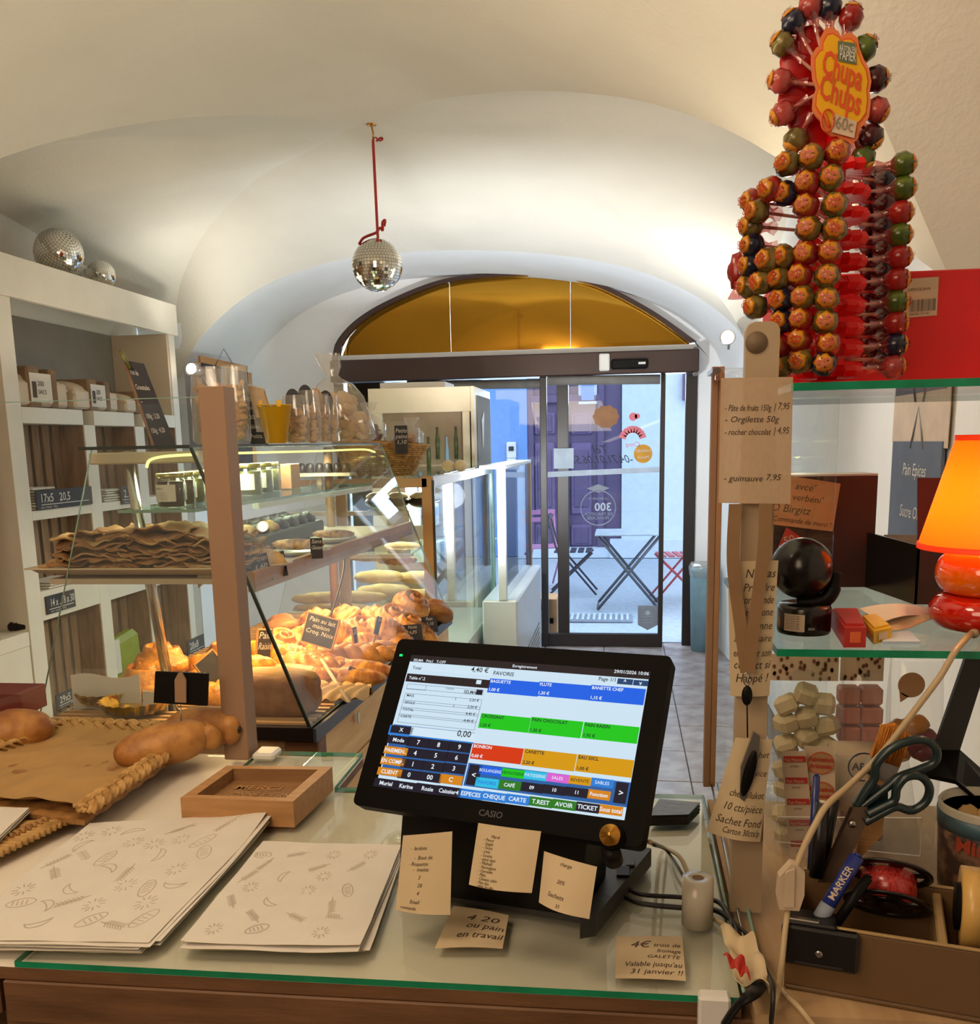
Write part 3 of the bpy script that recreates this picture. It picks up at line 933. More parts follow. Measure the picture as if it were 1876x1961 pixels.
# small fairy lights and hanging ornament at the left of the door
fy = thing('fairy_lights', 'tangled dark wire of small white fairy lights left of the fridge', 'lights', Q(675, 800, 7.0))
pts = [Q(668 + 14 * math.sin(k * 1.7) + random.uniform(-6, 6), 762 + k * 6, 7.05) for k in range(15)]
b = MB(); b.tube(cr(pts, 4), .004, 'ink_dark', 5); b.build('wire', fy)
b = MB()
for p in pts: b.ball(p + V(random.uniform(-.02, .02), -.01, 0), .009, 'xmas_white', 8, 6)
tag(b.build('bulbs', fy), kind='stuff')
# ---------------------------------------------------------------- front counter
ZC = 0.95
FL_, FR_ = Z(30, 1838, ZC), Z(1420, 1908, ZC)
BR_, BM_ = Z(1341, 1522, ZC), Z(640, 1508, ZC)
LEFT = -1.55
def xz(p): return V(p.x, p.y, 0)
ct = thing('sales_counter', 'pine framed shop counter with a glass topped grey work surface', 'counter', (-.3, 1.3, 0))
yb_left = Z(470, 1446, ZC).y + .03
yfl = FL_.y - .0; ex = (FR_ - FL_).normalized(); ey = V(-ex.y, ex.x, 0)
top = [V(LEFT, yfl + .01, 0), V(FL_.x, FL_.y, 0), V(FR_.x, FR_.y, 0), V(BR_.x + .0, BR_.y, 0), V(BM_.x, BM_.y, 0), V(BM_.x, yb_left, 0), V(LEFT, yb_left, 0)]
b = MB(); b.prism([p + V(0, 0, ZC - .026) for p in top], (0, 0, .016), 'counter_board', 'dark_pine'); b.build('work_surface', ct)
b = MB(); b.prism([p + V(0, 0, ZC - .008) for p in (V(FL_.x, FL_.y - .003, 0), V(FR_.x + .004, FR_.y - .003, 0), V(BR_.x + .004, BR_.y, 0), V(BM_.x, BM_.y, 0), V(BM_.x, yb_left, 0), V(FL_.x, yb_left, 0))], (0, 0, .008), 'counter_glass', 'glass_edge_green'); b.build('glass_top', ct)
def beam(name, a, c_, w_, h_, m, par, up=V(0, 0, 1)):
    a = Vector(a); c_ = Vector(c_); d = (c_ - a); R = Matrix((d.normalized(), up.cross(d).normalized() if d.normalized().cross(up).length > .1 else V(0, 1, 0), up)).transposed()
    b = MB(); b.box((a + c_) / 2, (d.length, w_, h_), m, R=R, bev=.002); return b.build(name, par)
RIGHT = 0.85
beam('front_rail', V(FL_.x - .02, FL_.y + .02, ZC - .055), V(FR_.x + .02, FR_.y + .02, ZC - .055), .045, .055, 'dark_pine', ct)
beam('front_rail', V(LEFT, FL_.y + .02, ZC - .045), V(FL_.x - .025, FL_.y + .02, ZC - .045), .045, .055, 'dark_pine', ct)
for x in (LEFT + .1, FL_.x + .0, .08):
    b = MB(); b.box((x, FL_.y + .035, .44), (.06, .05, .87), 'dark_pine', bev=.002); b.build('leg', ct)
b = MB(); b.box(((LEFT + RIGHT) / 2, 1.33, .62), (RIGHT - LEFT, .62, .02), 'dark_pine'); b.build('lower_shelf', ct)
b = MB(); b.box(((LEFT + BM_.x) / 2, yb_left - .02, .45), (BM_.x - LEFT, .03, .86), 'dark_pine'); b.build('back_panel', ct)
b = MB(); b.box(((BM_.x + RIGHT) / 2, BR_.y - .03, .45), (RIGHT - BM_.x, .03, .86), 'pine_side'); b.build('back_panel', ct)
# right hand part of the counter (board lower than the glass)
b = MB(); b.prism([V(FR_.x + .012, FR_.y - .02, ZC - .03), V(RIGHT, FR_.y - .0, ZC - .03), V(RIGHT, BR_.y, ZC - .03), V(BR_.x + .012, BR_.y, ZC - .03)], (0, 0, .022), 'pine'); b.build('right_board', ct)
beam('front_rail', V(FR_.x + .045, FR_.y + .01, ZC - .06), V(RIGHT, FR_.y + .02, ZC - .06), .045, .05, 'dark_pine', ct)
q = Q(1368, 1945, .97)
b = MB(); b.box((q.x, FR_.y - .012, q.z - .03), (.034, .02, .1), 'white_plastic', bev=.003); b.build('corner_bracket', ct)
# things on the lower shelf, dim
bx = [(-.42, 1.25, .42, .20, 'cardboard', 'brown cardboard box lying on the shelf under the counter middle'), (-.01, 1.25, .30, .16, 'black_box', 'dark flat carton under the counter on the right')]
for x, y, w_, h_, m, lab in bx:
    t = thing('storage_box', lab, 'box', (x, y, .63)); M0 = PM[t.name]
    b = MB(M=M0); b.box((0, 0, h_ / 2), (w_, .3, h_), m, bev=.004); b.build('body', t)
    b = MB(M=M0); b.box((0, -.152, h_ * .6), (w_ * .4, .003, .04), 'paper_note'); b.build('label_strip', t)
# ---------------------------------------------------------------- posts
def post(px0, px1, px2, pyt, pyb, Y, name, label):
    A = Q(px0, pyb, Y); B = Q(px1, pyb, Y); top_ = Q(px0, pyt, Y).z
    return A, B, top_
A = Z(430, 1455, ZC); B = Z(478, 1455, ZC)
t = thing('wooden_post', 'square white painted post standing on the counter behind the wooden tray', 'post', (A + B) / 2)
wP = (B.x - A.x); zt = Q(425, 739, A.y).z
b = MB(); b.box(((A.x + B.x) / 2, A.y + wP * .5, (zt + ZC) / 2), (wP, wP, zt - ZC), 'post_tan', bev=.0015); b.build('shaft', t)
b = MB(); q = Z(510, 1448, ZC); b.box((q.x + .005, A.y + .02, ZC + .008), (.045, .05, .016), 'white_plastic', bev=.005); b.build('foot_bracket', t)
sg = thing('small_sign_clip', 'black plate with a pale clip hanging at the left of the white post', 'sign', Q(345, 1352, A.y - .05))
c4 = [Q(x, y, A.y - .06) for x, y in ((297, 1286), (398, 1290), (396, 1352), (294, 1346))]
b = MB(); b.prism(c4, (0, .006, 0), 'satin_black'); b.build('plate', sg)
b = MB(); b.prism([Q(x, y, A.y - .066) for x, y in ((341, 1289), (348, 1289), (356, 1303), (356, 1346), (335, 1345), (334, 1302))], (0, .004, 0), 'post_tan'); b.build('clip', sg)
b = MB(); b.tube([Q(346, 1350, A.y - .055), Q(347, 1395, A.y - .055)], .0012, 'steel', 6); b.build('stem', sg)
# plexiglass screen left of the post
P1 = Q(-260, 778, A.y + .02); P2 = Q(424, 773, A.y + .02)
t = thing('sneeze_guard', 'tall clear acrylic screen fixed to the left of the white post', 'screen', ((P1 + P2) / 2).xy.to_3d() + V(0, 0, ZC))
b = MB(); b.prism([V(P1.x, A.y + .02, ZC + .0), V(P2.x, A.y + .02, ZC + .0), P2, P1], (0, .004, 0), 'clear_glass', 'clear_glass'); b.build('pane', t)
b = MB(); b.box(((P1.x + P2.x) / 2, A.y + .022, P1.z), (P2.x - P1.x, .004, .0015), 'glass_edge_pale'); b.build('top_edge', t)

# ---------------------------------------------------------------- basket tray with paper
bc = [Z(118, 1392, ZC + .03), Z(386, 1404, ZC + .03), Z(160, 1562, ZC + .03), Z(-190, 1520, ZC + .03)]
bt = thing('wicker_tray', 'long flat wicker tray with a braided rim lined with brown paper', 'tray', sum(bc, V(0, 0, 0)) / 4 - V(0, 0, .03))
def braid(P, n, r, m, name, par, up=.012):
    L = resample(P, n)
    for s in range(3):
        b = MB(); pts = []
        for i in range(n * 3 + 1):
            tt = i / 3; k = min(int(tt), n - 1); p = lerp(L[k], L[k + 1], tt - k)
            d = (L[k + 1] - L[k]).normalized(); w_ = d.cross(V(0, 0, 1))
            a = 2 * PI * (tt / 4 + s / 3)
            pts.append(p + w_ * math.sin(a) * .014 + V(0, 0, math.sin(2 * a) * .006 + up))
        for q_ in (-.0042, 0, .0042):
            b.tube([p + (d.cross(V(0, 0, 1))) * q_ + V(0, 0, abs(q_) * -.4) for p in pts], r, m, 6)
        b.build(name, par)
b = MB(); b.grid(lambda u, v: bil([bc[0], bc[1], bc[2], bc[3]], u, v) + V(0, 0, -.016 + .0025 * math.sin(u * 40) * math.sin(v * 50)), 60, 40, 'wicker', th=.008); b.build('woven_base', bt)
braid([bc[0], bc[1]], 16, .0035, 'wicker_light', 'rim_strand', bt)
braid([bc[1] + V(.0, .0, 0), bc[2]], 26, .0035, 'wicker_light', 'rim_strand', bt)
braid([bc[3], bc[0]], 26, .0035, 'wicker_light', 'rim_strand', bt)
random.seed(3)
ins = [lerp(p, sum(bc, V(0, 0, 0)) / 4, .05) for p in bc]
def crinkle(u, v): return .0035 * math.sin(v * 17 + u * 4) + .003 * math.sin(u * 11 - v * 7) + .0018 * math.sin(u * 31 + v * 23)
def crf(u, v):
    e = max(abs(2 * u - 1) ** 10, abs(2 * v - 1) ** 10)
    return bil(ins, u, v) + V(0, 0, -.002 + crinkle(u, v) + .012 * e)
pp = MB(); pp.grid(crf, 48, 40, 'kraft', th=.0006)
tag(pp.build('lining_paper'), 'crinkled brown baking paper lining the wicker tray', 'paper')
# ---------------------------------------------------------------- bread rolls on the tray
def loaf_fn(slash=3, depth=.1, asym=.15):
    def fn(d):
        k = 1 - .10 * abs(d.x) ** 3
        if d.z > 0.2 and slash:
            k -= depth * max(0, math.cos((d.x + .35 * d.y) * PI * slash)) ** 6 * min(1, (d.z - .2) * 2)
        return k + asym * .12 * math.sin(3 * d.x + 1)
    return fn
def roll(name, label, c, L, W, H, ang, m='crust', slash=0, tilt=0, group=None, cat='bread', roll_=0):
    b = MB(); R = Rz(ang) @ Ry(tilt) @ Rx(roll_)
    b.ball(c, (L / 2, W / 2, H / 2), m, 32, 18, R, loaf_fn(slash))
    return tag(b.build(name), label, cat, group)
rl = thing('filled_roll', 'golden filled bread roll lying at the front of the wicker tray corner', 'bread', Z(310, 1435, ZC + .02))
c = Z(318, 1424, ZC + .052); b = MB()
b.ball(c, (.105, .048, .04), 'crust', 32, 18, Rz(.55) @ Ry(-.12), lambda d: 1 - .12 * abs(d.x) ** 3 + .03 * math.sin(5 * d.x))
b.build('crust', rl)
c2 = c + Rz(.55) @ V(.080, -.002, .006); b = MB(); b.ball(c2, (.024, .032, .028), 'crust', 14, 10, Rz(.55), lambda d: 1 + .12 * math.sin(7 * d.y)); b.build('torn_end', rl)
rl = thing('filled_roll', 'second golden roll behind the front one, its cut end showing filling', 'bread', Z(390, 1410, ZC + .02))
c = Z(374, 1403, ZC + .062) + V(0, .03, 0); b = MB(); b.ball(c, (.085, .045, .042), 'crust', 32, 18, Rz(.15) @ Ry(-.05), lambda d: 1 - .1 * abs(d.x) ** 3 + .03 * math.sin(4 * d.y)); b.build('crust', rl)
c2 = c + V(.062, .006, .0); b = MB(); b.ball(c2, (.024, .034, .032), 'crust', 14, 10, None, lambda d: 1 + .12 * math.sin(7 * d.y)); b.build('torn_end', rl)
b = MB(); b.ball(c2 + V(.018, -.018, .002), (.006, .006, .008), 'choco', 10, 6); b.build('filling', rl)
c = Z(14, 1400, ZC + .05); roll('bread_roll', 'pale scored bread roll at the left edge behind the wicker tray', c, .2, .11, .085, .55, 'crust', 2)
b = MB(); q = Z(-30, 1378, ZC + .01) + V(-.01, .1, 0); b.box(q + V(0, 0, .02), (.14, .1, .055), 'crimson', bev=.002)
tag(b.build('red_carton'), 'dark red carton behind the bread roll at the left edge', 'box')
# ---------------------------------------------------------------- wooden money tray
w4 = [Z(434, 1466, ZC + .045), Z(636, 1468, ZC + .045), Z(561, 1535, ZC + .045), Z(345, 1528, ZC + .045)]
mt = thing('wooden_tray', 'square beech money tray with a recessed engraved centre', 'tray', (sum(w4, V(0, 0, 0)) / 4).xy.to_3d() + V(0, 0, ZC))
def inset4(c4, k):
    cc = sum(c4, V(0, 0, 0)) / 4; return [lerp(p, cc, k) for p in c4]
inn = inset4(w4, .20); H_ = .044
b = MB()
dn = V(0, 0, -H_)
for i in range(4):
    j = (i + 1) % 4
    b.poly([w4[i], w4[j], inn[j], inn[i]], 'beech')
    b.poly([w4[i] + dn, w4[j] + dn, w4[j], w4[i]], 'beech')
    b.poly([inn[j], inn[i], inn[i] + V(0, 0, -.022), inn[j] + V(0, 0, -.022)], 'beech_dark')
b.poly([p + V(0, 0, -.022) for p in inn], 'beech_dark'); b.poly([p + dn for p in w4][::-1], 'beech')
b.build('body', mt)
u_ = (inn[2] - inn[3]).normalized(); v_ = (inn[0] - inn[3]).normalized(); o_ = inn[3] + V(0, 0, -.0215)
b = MB()
for i, s in enumerate(['CAVIARS', 'BONNE JOURNEE', 'MERCI']):
    b.text3(s, o_ + u_ * .02 + v_ * (.015 + .035 * i), u_, v_, .03, 'beech', 0, bold=.01, wmax=.13)
b.build('engraving', mt)
# ---------------------------------------------------------------- printed paper stacks
def stack(name, label, c4, ns, m, spread, group, seed, curl_corner=None, edge='paper_edge', prints=None, zs=.0009):
    random.seed(seed)
    t = thing(name, label, 'paper', (sum(c4, V(0, 0, 0)) / 4).xy.to_3d() + V(0, 0, ZC), group=group)
    for k in range(ns):
        off = V(random.uniform(-1, 1) * spread, random.uniform(-1, 1) * spread, k * zs - ns * zs + .001)
        ro = random.uniform(-.02, .02)
        cc = sum(c4, V(0, 0, 0)) / 4
        P = [Rz(ro if k < ns - 1 else 0) @ (p - cc) + cc + (off if k < ns - 1 else V(0, 0, 0)) for p in c4]
        last = k == ns - 1
        def S(u, v, P=P, k=k):
            p = bil(P, u, v)
            h = .0008 * math.sin(u * 9 + k) + .0006 * math.sin(v * 11 + k * 2)
            if curl_corner:
                cu, cv, amt = curl_corner
                d_ = max(0, 1 - math.hypot((u - cu) * 1.2, v - cv) * 2.2)
                h += amt * d_ * d_ * (1 if last else .6)
            return p + V(0, 0, abs(h))
        b = MB(); b.grid(S, 14, 14, m, th=.0004, side=edge)
        b.build('sheet', t)
    if prints:
        w = MB()
        for k in range(prints):
            u = .06 + .88 * ((k * .7549) % 1); v = .06 + .88 * ((k * .5698 + .1) % 1)
            def P2(x, y, u=u, v=v): return S(min(max(u + x, .01), .99), min(max(v + y, .01), .99)) + V(0, 0, .0006)
            ang = k * 1.3; r_ = .046
            ca, sa = math.cos(ang), math.sin(ang)
            kind = random.randrange(4)
            pts = []
            if kind == 0:      # oval loaf with scores
                pts = [[(r_ * 1.4 * math.cos(a), r_ * .7 * math.sin(a)) for a in [2 * PI * i / 22 for i in range(23)]]]
                pts += [[(-r_ * .9 + j * r_ * .45, -r_ * .4), (-r_ * .7 + j * r_ * .45, r_ * .4)] for j in range(4)]
            elif kind == 1:    # wheat ear
                pts = [[(-r_ * 1.6, 0), (r_ * 1.6, 0)]] + [[(j * r_ * .35 - r_, 0), (j * r_ * .35 - r_ * .6, r_ * .45 * s_)] for j in range(7) for s_ in (-1, 1)]
            elif kind == 2:    # starburst
                pts = [[(r_ * .5 * math.cos(a), r_ * .5 * math.sin(a)), (r_ * 1.1 * math.cos(a), r_ * 1.1 * math.sin(a))] for a in [2 * PI * i / 10 for i in range(10)]]
            else:              # crescent
                pts = [[(r_ * 1.2 * math.cos(a), r_ * 1.0 * math.sin(a)) for a in [PI * i / 12 for i in range(13)]], [(r_ * 1.2 * math.cos(a), r_ * .35 * math.sin(a)) for a in [PI * i / 12 for i in range(13)]]]
            for L in pts:
                L = [P2(ca * x - sa * y, sa * x + ca * y) for x, y in L]
                for a_, b_ in zip(L, L[1:]):
                    d_ = (b_ - a_); 
                    if d_.length < 1e-5: continue
                    n_ = d_.cross(V(0, 0, 1)).normalized() * .0009
                    w.poly([a_ - n_, b_ - n_, b_ + n_, a_ + n_], 'ink_print')
        w.build('printed_pattern', t)
    return t
g_ = 'stacks of printed wrapping paper'
stack('wrapping_paper_stack', 'large stack of white wrapping paper printed with grey bread motifs, on the left', [Z(172, 1578, ZC + .012), Z(525, 1556, ZC + .012), Z(285, 1806, ZC + .012), Z(-110, 1800, ZC + .012)], 8, 'paper_white', .010, g_, 4, (1, 0, .018), prints=34, zs=.0013)
stack('wrapping_paper_stack', 'smaller stack of printed wrapping paper between the large stack and the till', [Z(505, 1614, ZC + .012), Z(768, 1620, ZC + .012), Z(690, 1815, ZC + .012), Z(352, 1806, ZC + .012)], 9, 'paper_white', .008, g_, 5, (1, 1, .004), prints=22, zs=.0012)
# leaflets and stick mat at far left
stack('leaflets', 'small pile of white leaflets with red print at the left edge', [Z(-120, 1540, ZC + .03), Z(56, 1548, ZC + .03), Z(-10, 1610, ZC + .03), Z(-190, 1600, ZC + .03)], 5, 'paper_white', .003, None, 6, zs=.0015)
st = thing('stick_mat', 'mat of short round wooden sticks bound together under the leaflets', 'mat', Z(60, 1600, ZC))
A = Z(128, 1575, ZC + .012); B = Z(-70, 1670, ZC + .012)
for k in range(18):
    p = lerp(A, B, k / 17 * 1.0); d = V(-.13, -.022, 0)
    b = MB(); b.tube([p, p + d * .5 + V(0, 0, .002 * math.sin(k)), p + d], .0058, 'wicker_light', 8); b.build('stick', st)
b = MB()
for k in range(18):
    p = lerp(A, B, k / 17) + V(-.035, -.006, 0)
    for s in (-1, 1): b.tube([p + V(.008 * s, .004, .004), p + V(0, 0, .009), p + V(-.008 * s, -.004, .004)], .0028, 'wicker', 6)
tag(b.build('binding', st), kind='stuff')
b = MB(); b.tube([Z(170, 1573, ZC + .012), Z(40, 1565, ZC + .012)], .007, 'wicker', 8)
tag(b.build('loose_stick'), 'thicker wooden stick lying in front of the wicker tray', 'stick')
# ---------------------------------------------------------------- small things on the glass
def flat_note(name, label, c4, lines, m='paper_note', z=.0012, cat='note', curl=.002, ink='ink'):
    c4 = [Z(x, y, ZC + z) for x, y in c4]
    return paper(name, c4, m, label, cat, curl=curl, lines=lines, ink=ink, fn=lambda u, v: .002 + curl * math.sin(PI * u) * math.sin(PI * v * .7 + .4))
flat_note('note', 'white note with a curled left corner under the till, ringed 4 20', [(868, 1738), (974, 1756), (962, 1820), (832, 1820)], [('4 20', .3, .35, .22), ('ou pain', .35, .55, .2), ('en travail', .25, .78, .2)], curl=.004)
flat_note('note', 'square white note taped flat to the counter beside the paper roll', [(1180, 1797), (1306, 1797), (1313, 1882), (1178, 1877)], [('4€', .2, .3, .22), ('trois de', .55, .28, .13), ('fromage', .6, .42, .12), ('GALETTE', .45, .55, .1), ('Valable jusqu\'au', .12, .74, .15), ('31 janvier !!', .2, .9, .14)])
rp = thing('receipt_roll', 'white till paper roll standing upright on the glass', 'paper roll', Z(1336, 1775, ZC))
c0 = Z(1336, 1778, ZC + .001) + V(0, .012, 0); rr = .0195; hr = .062
b = MB(); b.lathe([(.006, 0), (rr, 0), (rr, hr), (.0075, hr), (.0075, hr - .01)], 'ceramic_white', 32, c0); b.build('paper', rp)
b = MB(); b.lathe([(.0075, hr - .0005), (.0075, hr), (.006, hr), (.006, hr - .02), (.0055, hr - .02)], 'cardboard', 20, c0); b.build('core', rp)
b = MB(); b.lathe([(.0001, hr - .012), (.006, hr - .012)], 'satin_black', 16, c0); b.build('core_hole', rp)
cs = thing('business_cards', 'stack of black business cards behind the right side of the till', 'cards', Z(1290, 1560, ZC))
k4 = [Z(1278, 1540, ZC), Z(1340, 1548, ZC), Z(1322, 1575, ZC), Z(1243, 1588, ZC)]
k4 = [Z(1262, 1530, ZC + .018), Z(1340, 1537, ZC + .018), Z(1318, 1560, ZC + .018), Z(1240, 1562, ZC + .018)]
random.seed(9)
for k in range(11):
    b = MB(); o_ = V(random.uniform(-.001, .001), random.uniform(-.001, .001), -.0172 + k * .0016)
    b.prism([p + o_ for p in k4], (0, 0, .0013), 'black_box'); b.build('card', cs)
u_ = (k4[1] - k4[0]).normalized(); b = MB()
for i in range(3): b.text3(['Boulangerie', 'Pâtisserie', '04 71 01 06 57'][i], lerp(k4[3], k4[2], .25) + (k4[0] - k4[3]) * (.75 - .25 * i) + V(0, 0, .0004), u_, (k4[0] - k4[3]).normalized(), .006, 'sticker_grey')
b.build('printing', cs)
# ---------------------------------------------------------------- touch screen till
P0 = V(-.339, 1.138, 1.100); U_ = V(.363, -.113, .004).normalized(); T_ = V(.042, .129, .191)
T_ = (T_ - U_ * T_.dot(U_)).normalized(); N_ = U_.cross(T_)          # N_ faces the viewer
if N_.y > 0: N_ = -N_
def S_(px, py, off=0.0):
    r = ray(px, py); t = (P0 - O).dot(N_) / r.dot(N_)
    return O + r * t + N_ * off
def K(zx, zy, off=0.0): return S_(660 + zx / 2.8424, 1200 + zy / 2.8424, off)
pos = thing('touch_screen_till', 'black touch screen till showing a coloured sales menu', 'till', (-.13, 1.18, ZC))
def pl(a, b_, off): return P0 + U_ * a + T_ * b_ + N_ * off
W_, H2 = .380, .2335
def rr_poly(w, h, r, off, n=5):
    out = []
    for cx_, cy_, a0 in ((w - r, r, -PI / 2), (w - r, h - r, 0), (r, h - r, PI / 2), (r, r, PI)):
        for i in range(n + 1):
            a = a0 + PI / 2 * i / n
            out.append(pl(cx_ + r * math.cos(a), cy_ + r * math.sin(a), off))
    return out
b = MB(); b.prism(rr_poly(W_, H2, .008, 0), N_ * -.022, 'black_plastic'); 
b.prism([pl(.05, .03, -.022), pl(.33, .03, -.022), pl(.33, .2, -.022), pl(.05, .2, -.022)], N_ * -.02, 'satin_black')
b.build('display_housing', pos)
def ab(p): d = p - P0; return d.dot(U_), d.dot(T_)
ui = MB()
LV = [0.0006]
def rect(x0, y0, x1, y1, m, off=None):
    a0, b0 = ab(K(x0, y0)); a1, b1 = ab(K(x1, y1))
    off = off or LV[0]
    ui.poly([pl(a0, b1, off), pl(a1, b1, off), pl(a1, b0, off), pl(a0, b0, off)], 'ui_' + m)
    return a0, b0, a1, b1
def utext(s, x, y, h, m, align=0, off=.0016, wmax=None, bold=0.012, mid=False):
    a, b0 = ab(K(x, y)); 
    ui.text3(s, pl(a, b0 - (h * .35 if mid else 0), off), U_, T_, h, 'ui_' + m, align, bold=bold, off=0, wmax=wmax)
rect(365, 155, 1522, 1055, 'bg')
LV[0] = .0009
LV[0] = .0012; rect(365, 155, 1660, 290, 'bar'); LV[0] = .0009
utext('SELMA   Prix1   T-OFF', 375, 190, .0052, 'wtext'); utext('Enregistrement', 980, 228, .0055, 'wtext', .5, bold=.01); utext('29/01/2026 10:06', 1655, 268, .0062, 'wtext', 1)
rect(360, 197, 798, 270, 'white'); utext('Total', 370, 233, .0062, 'btext'); utext('4,40 €', 782, 254, .0095, 'btext', 1, bold=.012)
rect(343, 256, 783, 338, 'bar', .0011); utext('Table n°.2', 350, 287, .006, 'wtext'); rect(720, 292, 742, 316, 'white', .0012)
# ticket grid
LV[0] = .0012
def frame(x0, y0, x1, y1, m='grid', t=.0005):
    a0, b0 = ab(K(x0, y0)); a1, b1 = ab(K(x1, y1))
    for (p, q, r_, s_) in ((a0, b0, a1, b0 - t), (a0, b1 + t, a1, b1), (a0, b0, a0 + t, b1), (a1 - t, b0, a1, b1)):
        ui.poly([pl(p, s_, .0012), pl(r_, s_, .0012), pl(r_, q, .0012), pl(p, q, .0012)], 'ui_' + m)
frame(344, 312, 752, 376); frame(344, 312, 440, 350); utext('Caissier', 550, 342, .004, 'grid'); utext('SELMA', 648, 364, .0062, 'btext'); rect(720, 343, 748, 374, 'dark')
for i, (s, n_, p_) in enumerate((('MAIS', '1', '2,20 €'), ('SEIGLE', '1', '2,20 €'), ('TOTAL', '', '4,40 €'), ('CARTE', '', '-4,40 €'))):
    y0 = 362 + i * 37.5; x0 = 332 - i * 11
    frame(x0, y0, 737 - i * 10, y0 + 92)
    utext(s, x0 + 6, y0 + 20, .0052, 'btext'); utext(n_, 600 - i * 11, y0 + 40, .0052, 'btext'); utext(p_, 731 - i * 10, y0 + 50, .0052, 'btext', 1)
frame(605, 388, 737, 545) if False else None
LV[0] = .0010
rect(250, 535, 700, 640, 'mblue', .0008)
rect(366, 545, 707, 632, 'white'); utext('0,00', 686, 606, .0115, 'btext', 1, bold=.012)
rect(268, 532, 640, 868, 'panel', .00075)
def button(x0, y0, x1, y1, m, s, tm='wtext', h=.0074, bold=.02, corner=False, sub=None):
    a0, b0, a1, b1 = rect(x0, y0, x1, y1, m)
    if not s: return
    if corner:
        ui.text3(s, pl(a0 + .0015, b0 - .0056, .0016), U_, T_, .0058, 'ui_' + tm, 0, off=0, bold=.02)
        ui.text3(sub, pl(a0 + .0015, b1 + .0022, .0016), U_, T_, .0058, 'ui_' + tm, 0, off=0, bold=.02)
    else:
        ui.text3(s, pl((a0 + a1) / 2, (b0 + b1) / 2 - h * .35, .0016), U_, T_, h, 'ui_' + tm, .5, off=0, bold=bold, wmax=(a1 - a0) * .94)
button(258, 537, 366, 590, 'dark', 'X'); button(240, 590, 352, 648, 'dark', 'Mode')
button(222, 649, 337, 705, 'orange', 'PAIEMEN..'); button(204, 706, 322, 764, 'orange', 'EN COMP..'); button(186, 764, 306, 822, 'orange', 'CLIENT')
button(168, 822, 286, 888, 'dark', 'Muriel'); button(278, 838, 396, 905, 'dark', 'Karine'); button(394, 850, 512, 920, 'dark', 'Rosie'); button(508, 864, 628, 934, 'dark', 'Caissier4')
for s, x, y in (('7', 403, 632), ('8', 513, 645), ('9', 626, 657), ('4', 386, 690), ('5', 497, 703), ('6', 610, 715), ('1', 370, 750), ('2', 481, 763), ('3', 595, 774), ('0', 352, 808), ('00', 465, 822), ('C', 579, 834)):
    button(x - 54, y - 33, x + 56, y + 33, 'orange' if s == 'C' else 'dark', s, h=.0085)
utext('FAVORIS', 808, 264, .0075, 'btext'); utext('Page 1/1', 1474, 302, .0068, 'btext', 1)
button(1487, 283, 1566, 320, 'navy', '^'); button(1574, 291, 1650, 327, 'navy', 'v')
for a in ((793, 283, 1050, 383, 'blue', 'BAGUETTE', '1,00 €'), (1060, 300, 1330, 403, 'blue', 'FLUTE', '1,30 €'), (1343, 318, 1625, 430, 'blue', 'BANETTE CHEF', '1,15 €')): button(*a[:6], tm='wtext', corner=True, sub=a[6])
for a in ((745, 472, 998, 580, 'green', 'CROISSANT', '1,20 €'), (1018, 492, 1283, 610, 'green', 'PAIN CHOCOLAT', '1,30 €'), (1305, 520, 1590, 640, 'green', 'PAIN RAISIN', '1,95 €')): button(*a[:6], tm='btext', corner=True, sub=a[6])
button(702, 635, 958, 752, 'red', 'BONBON', 'wtext', corner=True, sub='0,60 €')
button(980, 664, 1248, 790, 'yellow', 'CANETTE', 'btext', corner=True, sub='2,20 €'); button(1270, 695, 1560, 825, 'yellow', 'EAU 50CL', 'btext', corner=True, sub='1,00 €')
rect(676, 742, 1535, 985, 'panel', .0008)
button(684, 750, 724, 868, 'dark', '<', h=.010); button(1480, 846, 1528, 968, 'dark', '>', h=.010)
r1 = (('blue', 'BOULANGERIE', 'wtext'), ('green', 'VIENNOISERIE', 'btext'), ('cyan', 'PATISSERIE', 'wtext'), ('pink', 'SALES', 'wtext'), ('yellow', 'REVENTE', 'btext'), ('mblue', 'SABLES', 'wtext'))
r2 = (('cyan', 'FAVORIS', 'mblue'), ('dgreen', 'CAFÉ', 'wtext'), ('dark', '09', 'wtext'), ('dark', '10', 'wtext'), ('dark', '11', 'wtext'), ('orange', 'Fonction', 'wtext'))
for i in range(6):
    x = 737 + i * 121.5; y = 757 + i * 13
    button(x, y, x + 115, y + 61, r1[i][0], r1[i][1], r1[i][2], h=.0056, bold=.004)
    x -= 18; y += 62
    button(x, y, x + 115, y + 66, r2[i][0], r2[i][1], r2[i][2], h=.0062)
for i, (m, s) in enumerate((('mblue', 'ESPECES'), ('mblue', 'CHEQUE'), ('mblue', 'CARTE'), ('dgreen', 'T.REST'), ('dgreen', 'AVOIR'), ('dark', 'TICKET'), ('orange', 'Sous total'))):
    x = 628 + i * 127; y = 880 + i * 14.5
    button(x, y, x + 119, y + 68, m, s, h=.0074)
ui.build('screen', pos)
b = MB(); b.text3('CASIO', S_(915, 1561, .0003), U_, T_, .011, 'grey_black', 0, bold=.02, off=0); b.build('maker_lettering', pos)
b = MB(); q = S_(768, 1255); b.prism([q + U_ * i * .0022 + T_ * j * .0015 + N_ * .0002 for i, j in ((-1, -1), (1, -1), (1, 1), (-1, 1))], N_ * .0006, 'led_green'); b.build('power_light', pos)
# neck and base
b = MB()
cB = (-.14, 1.16)
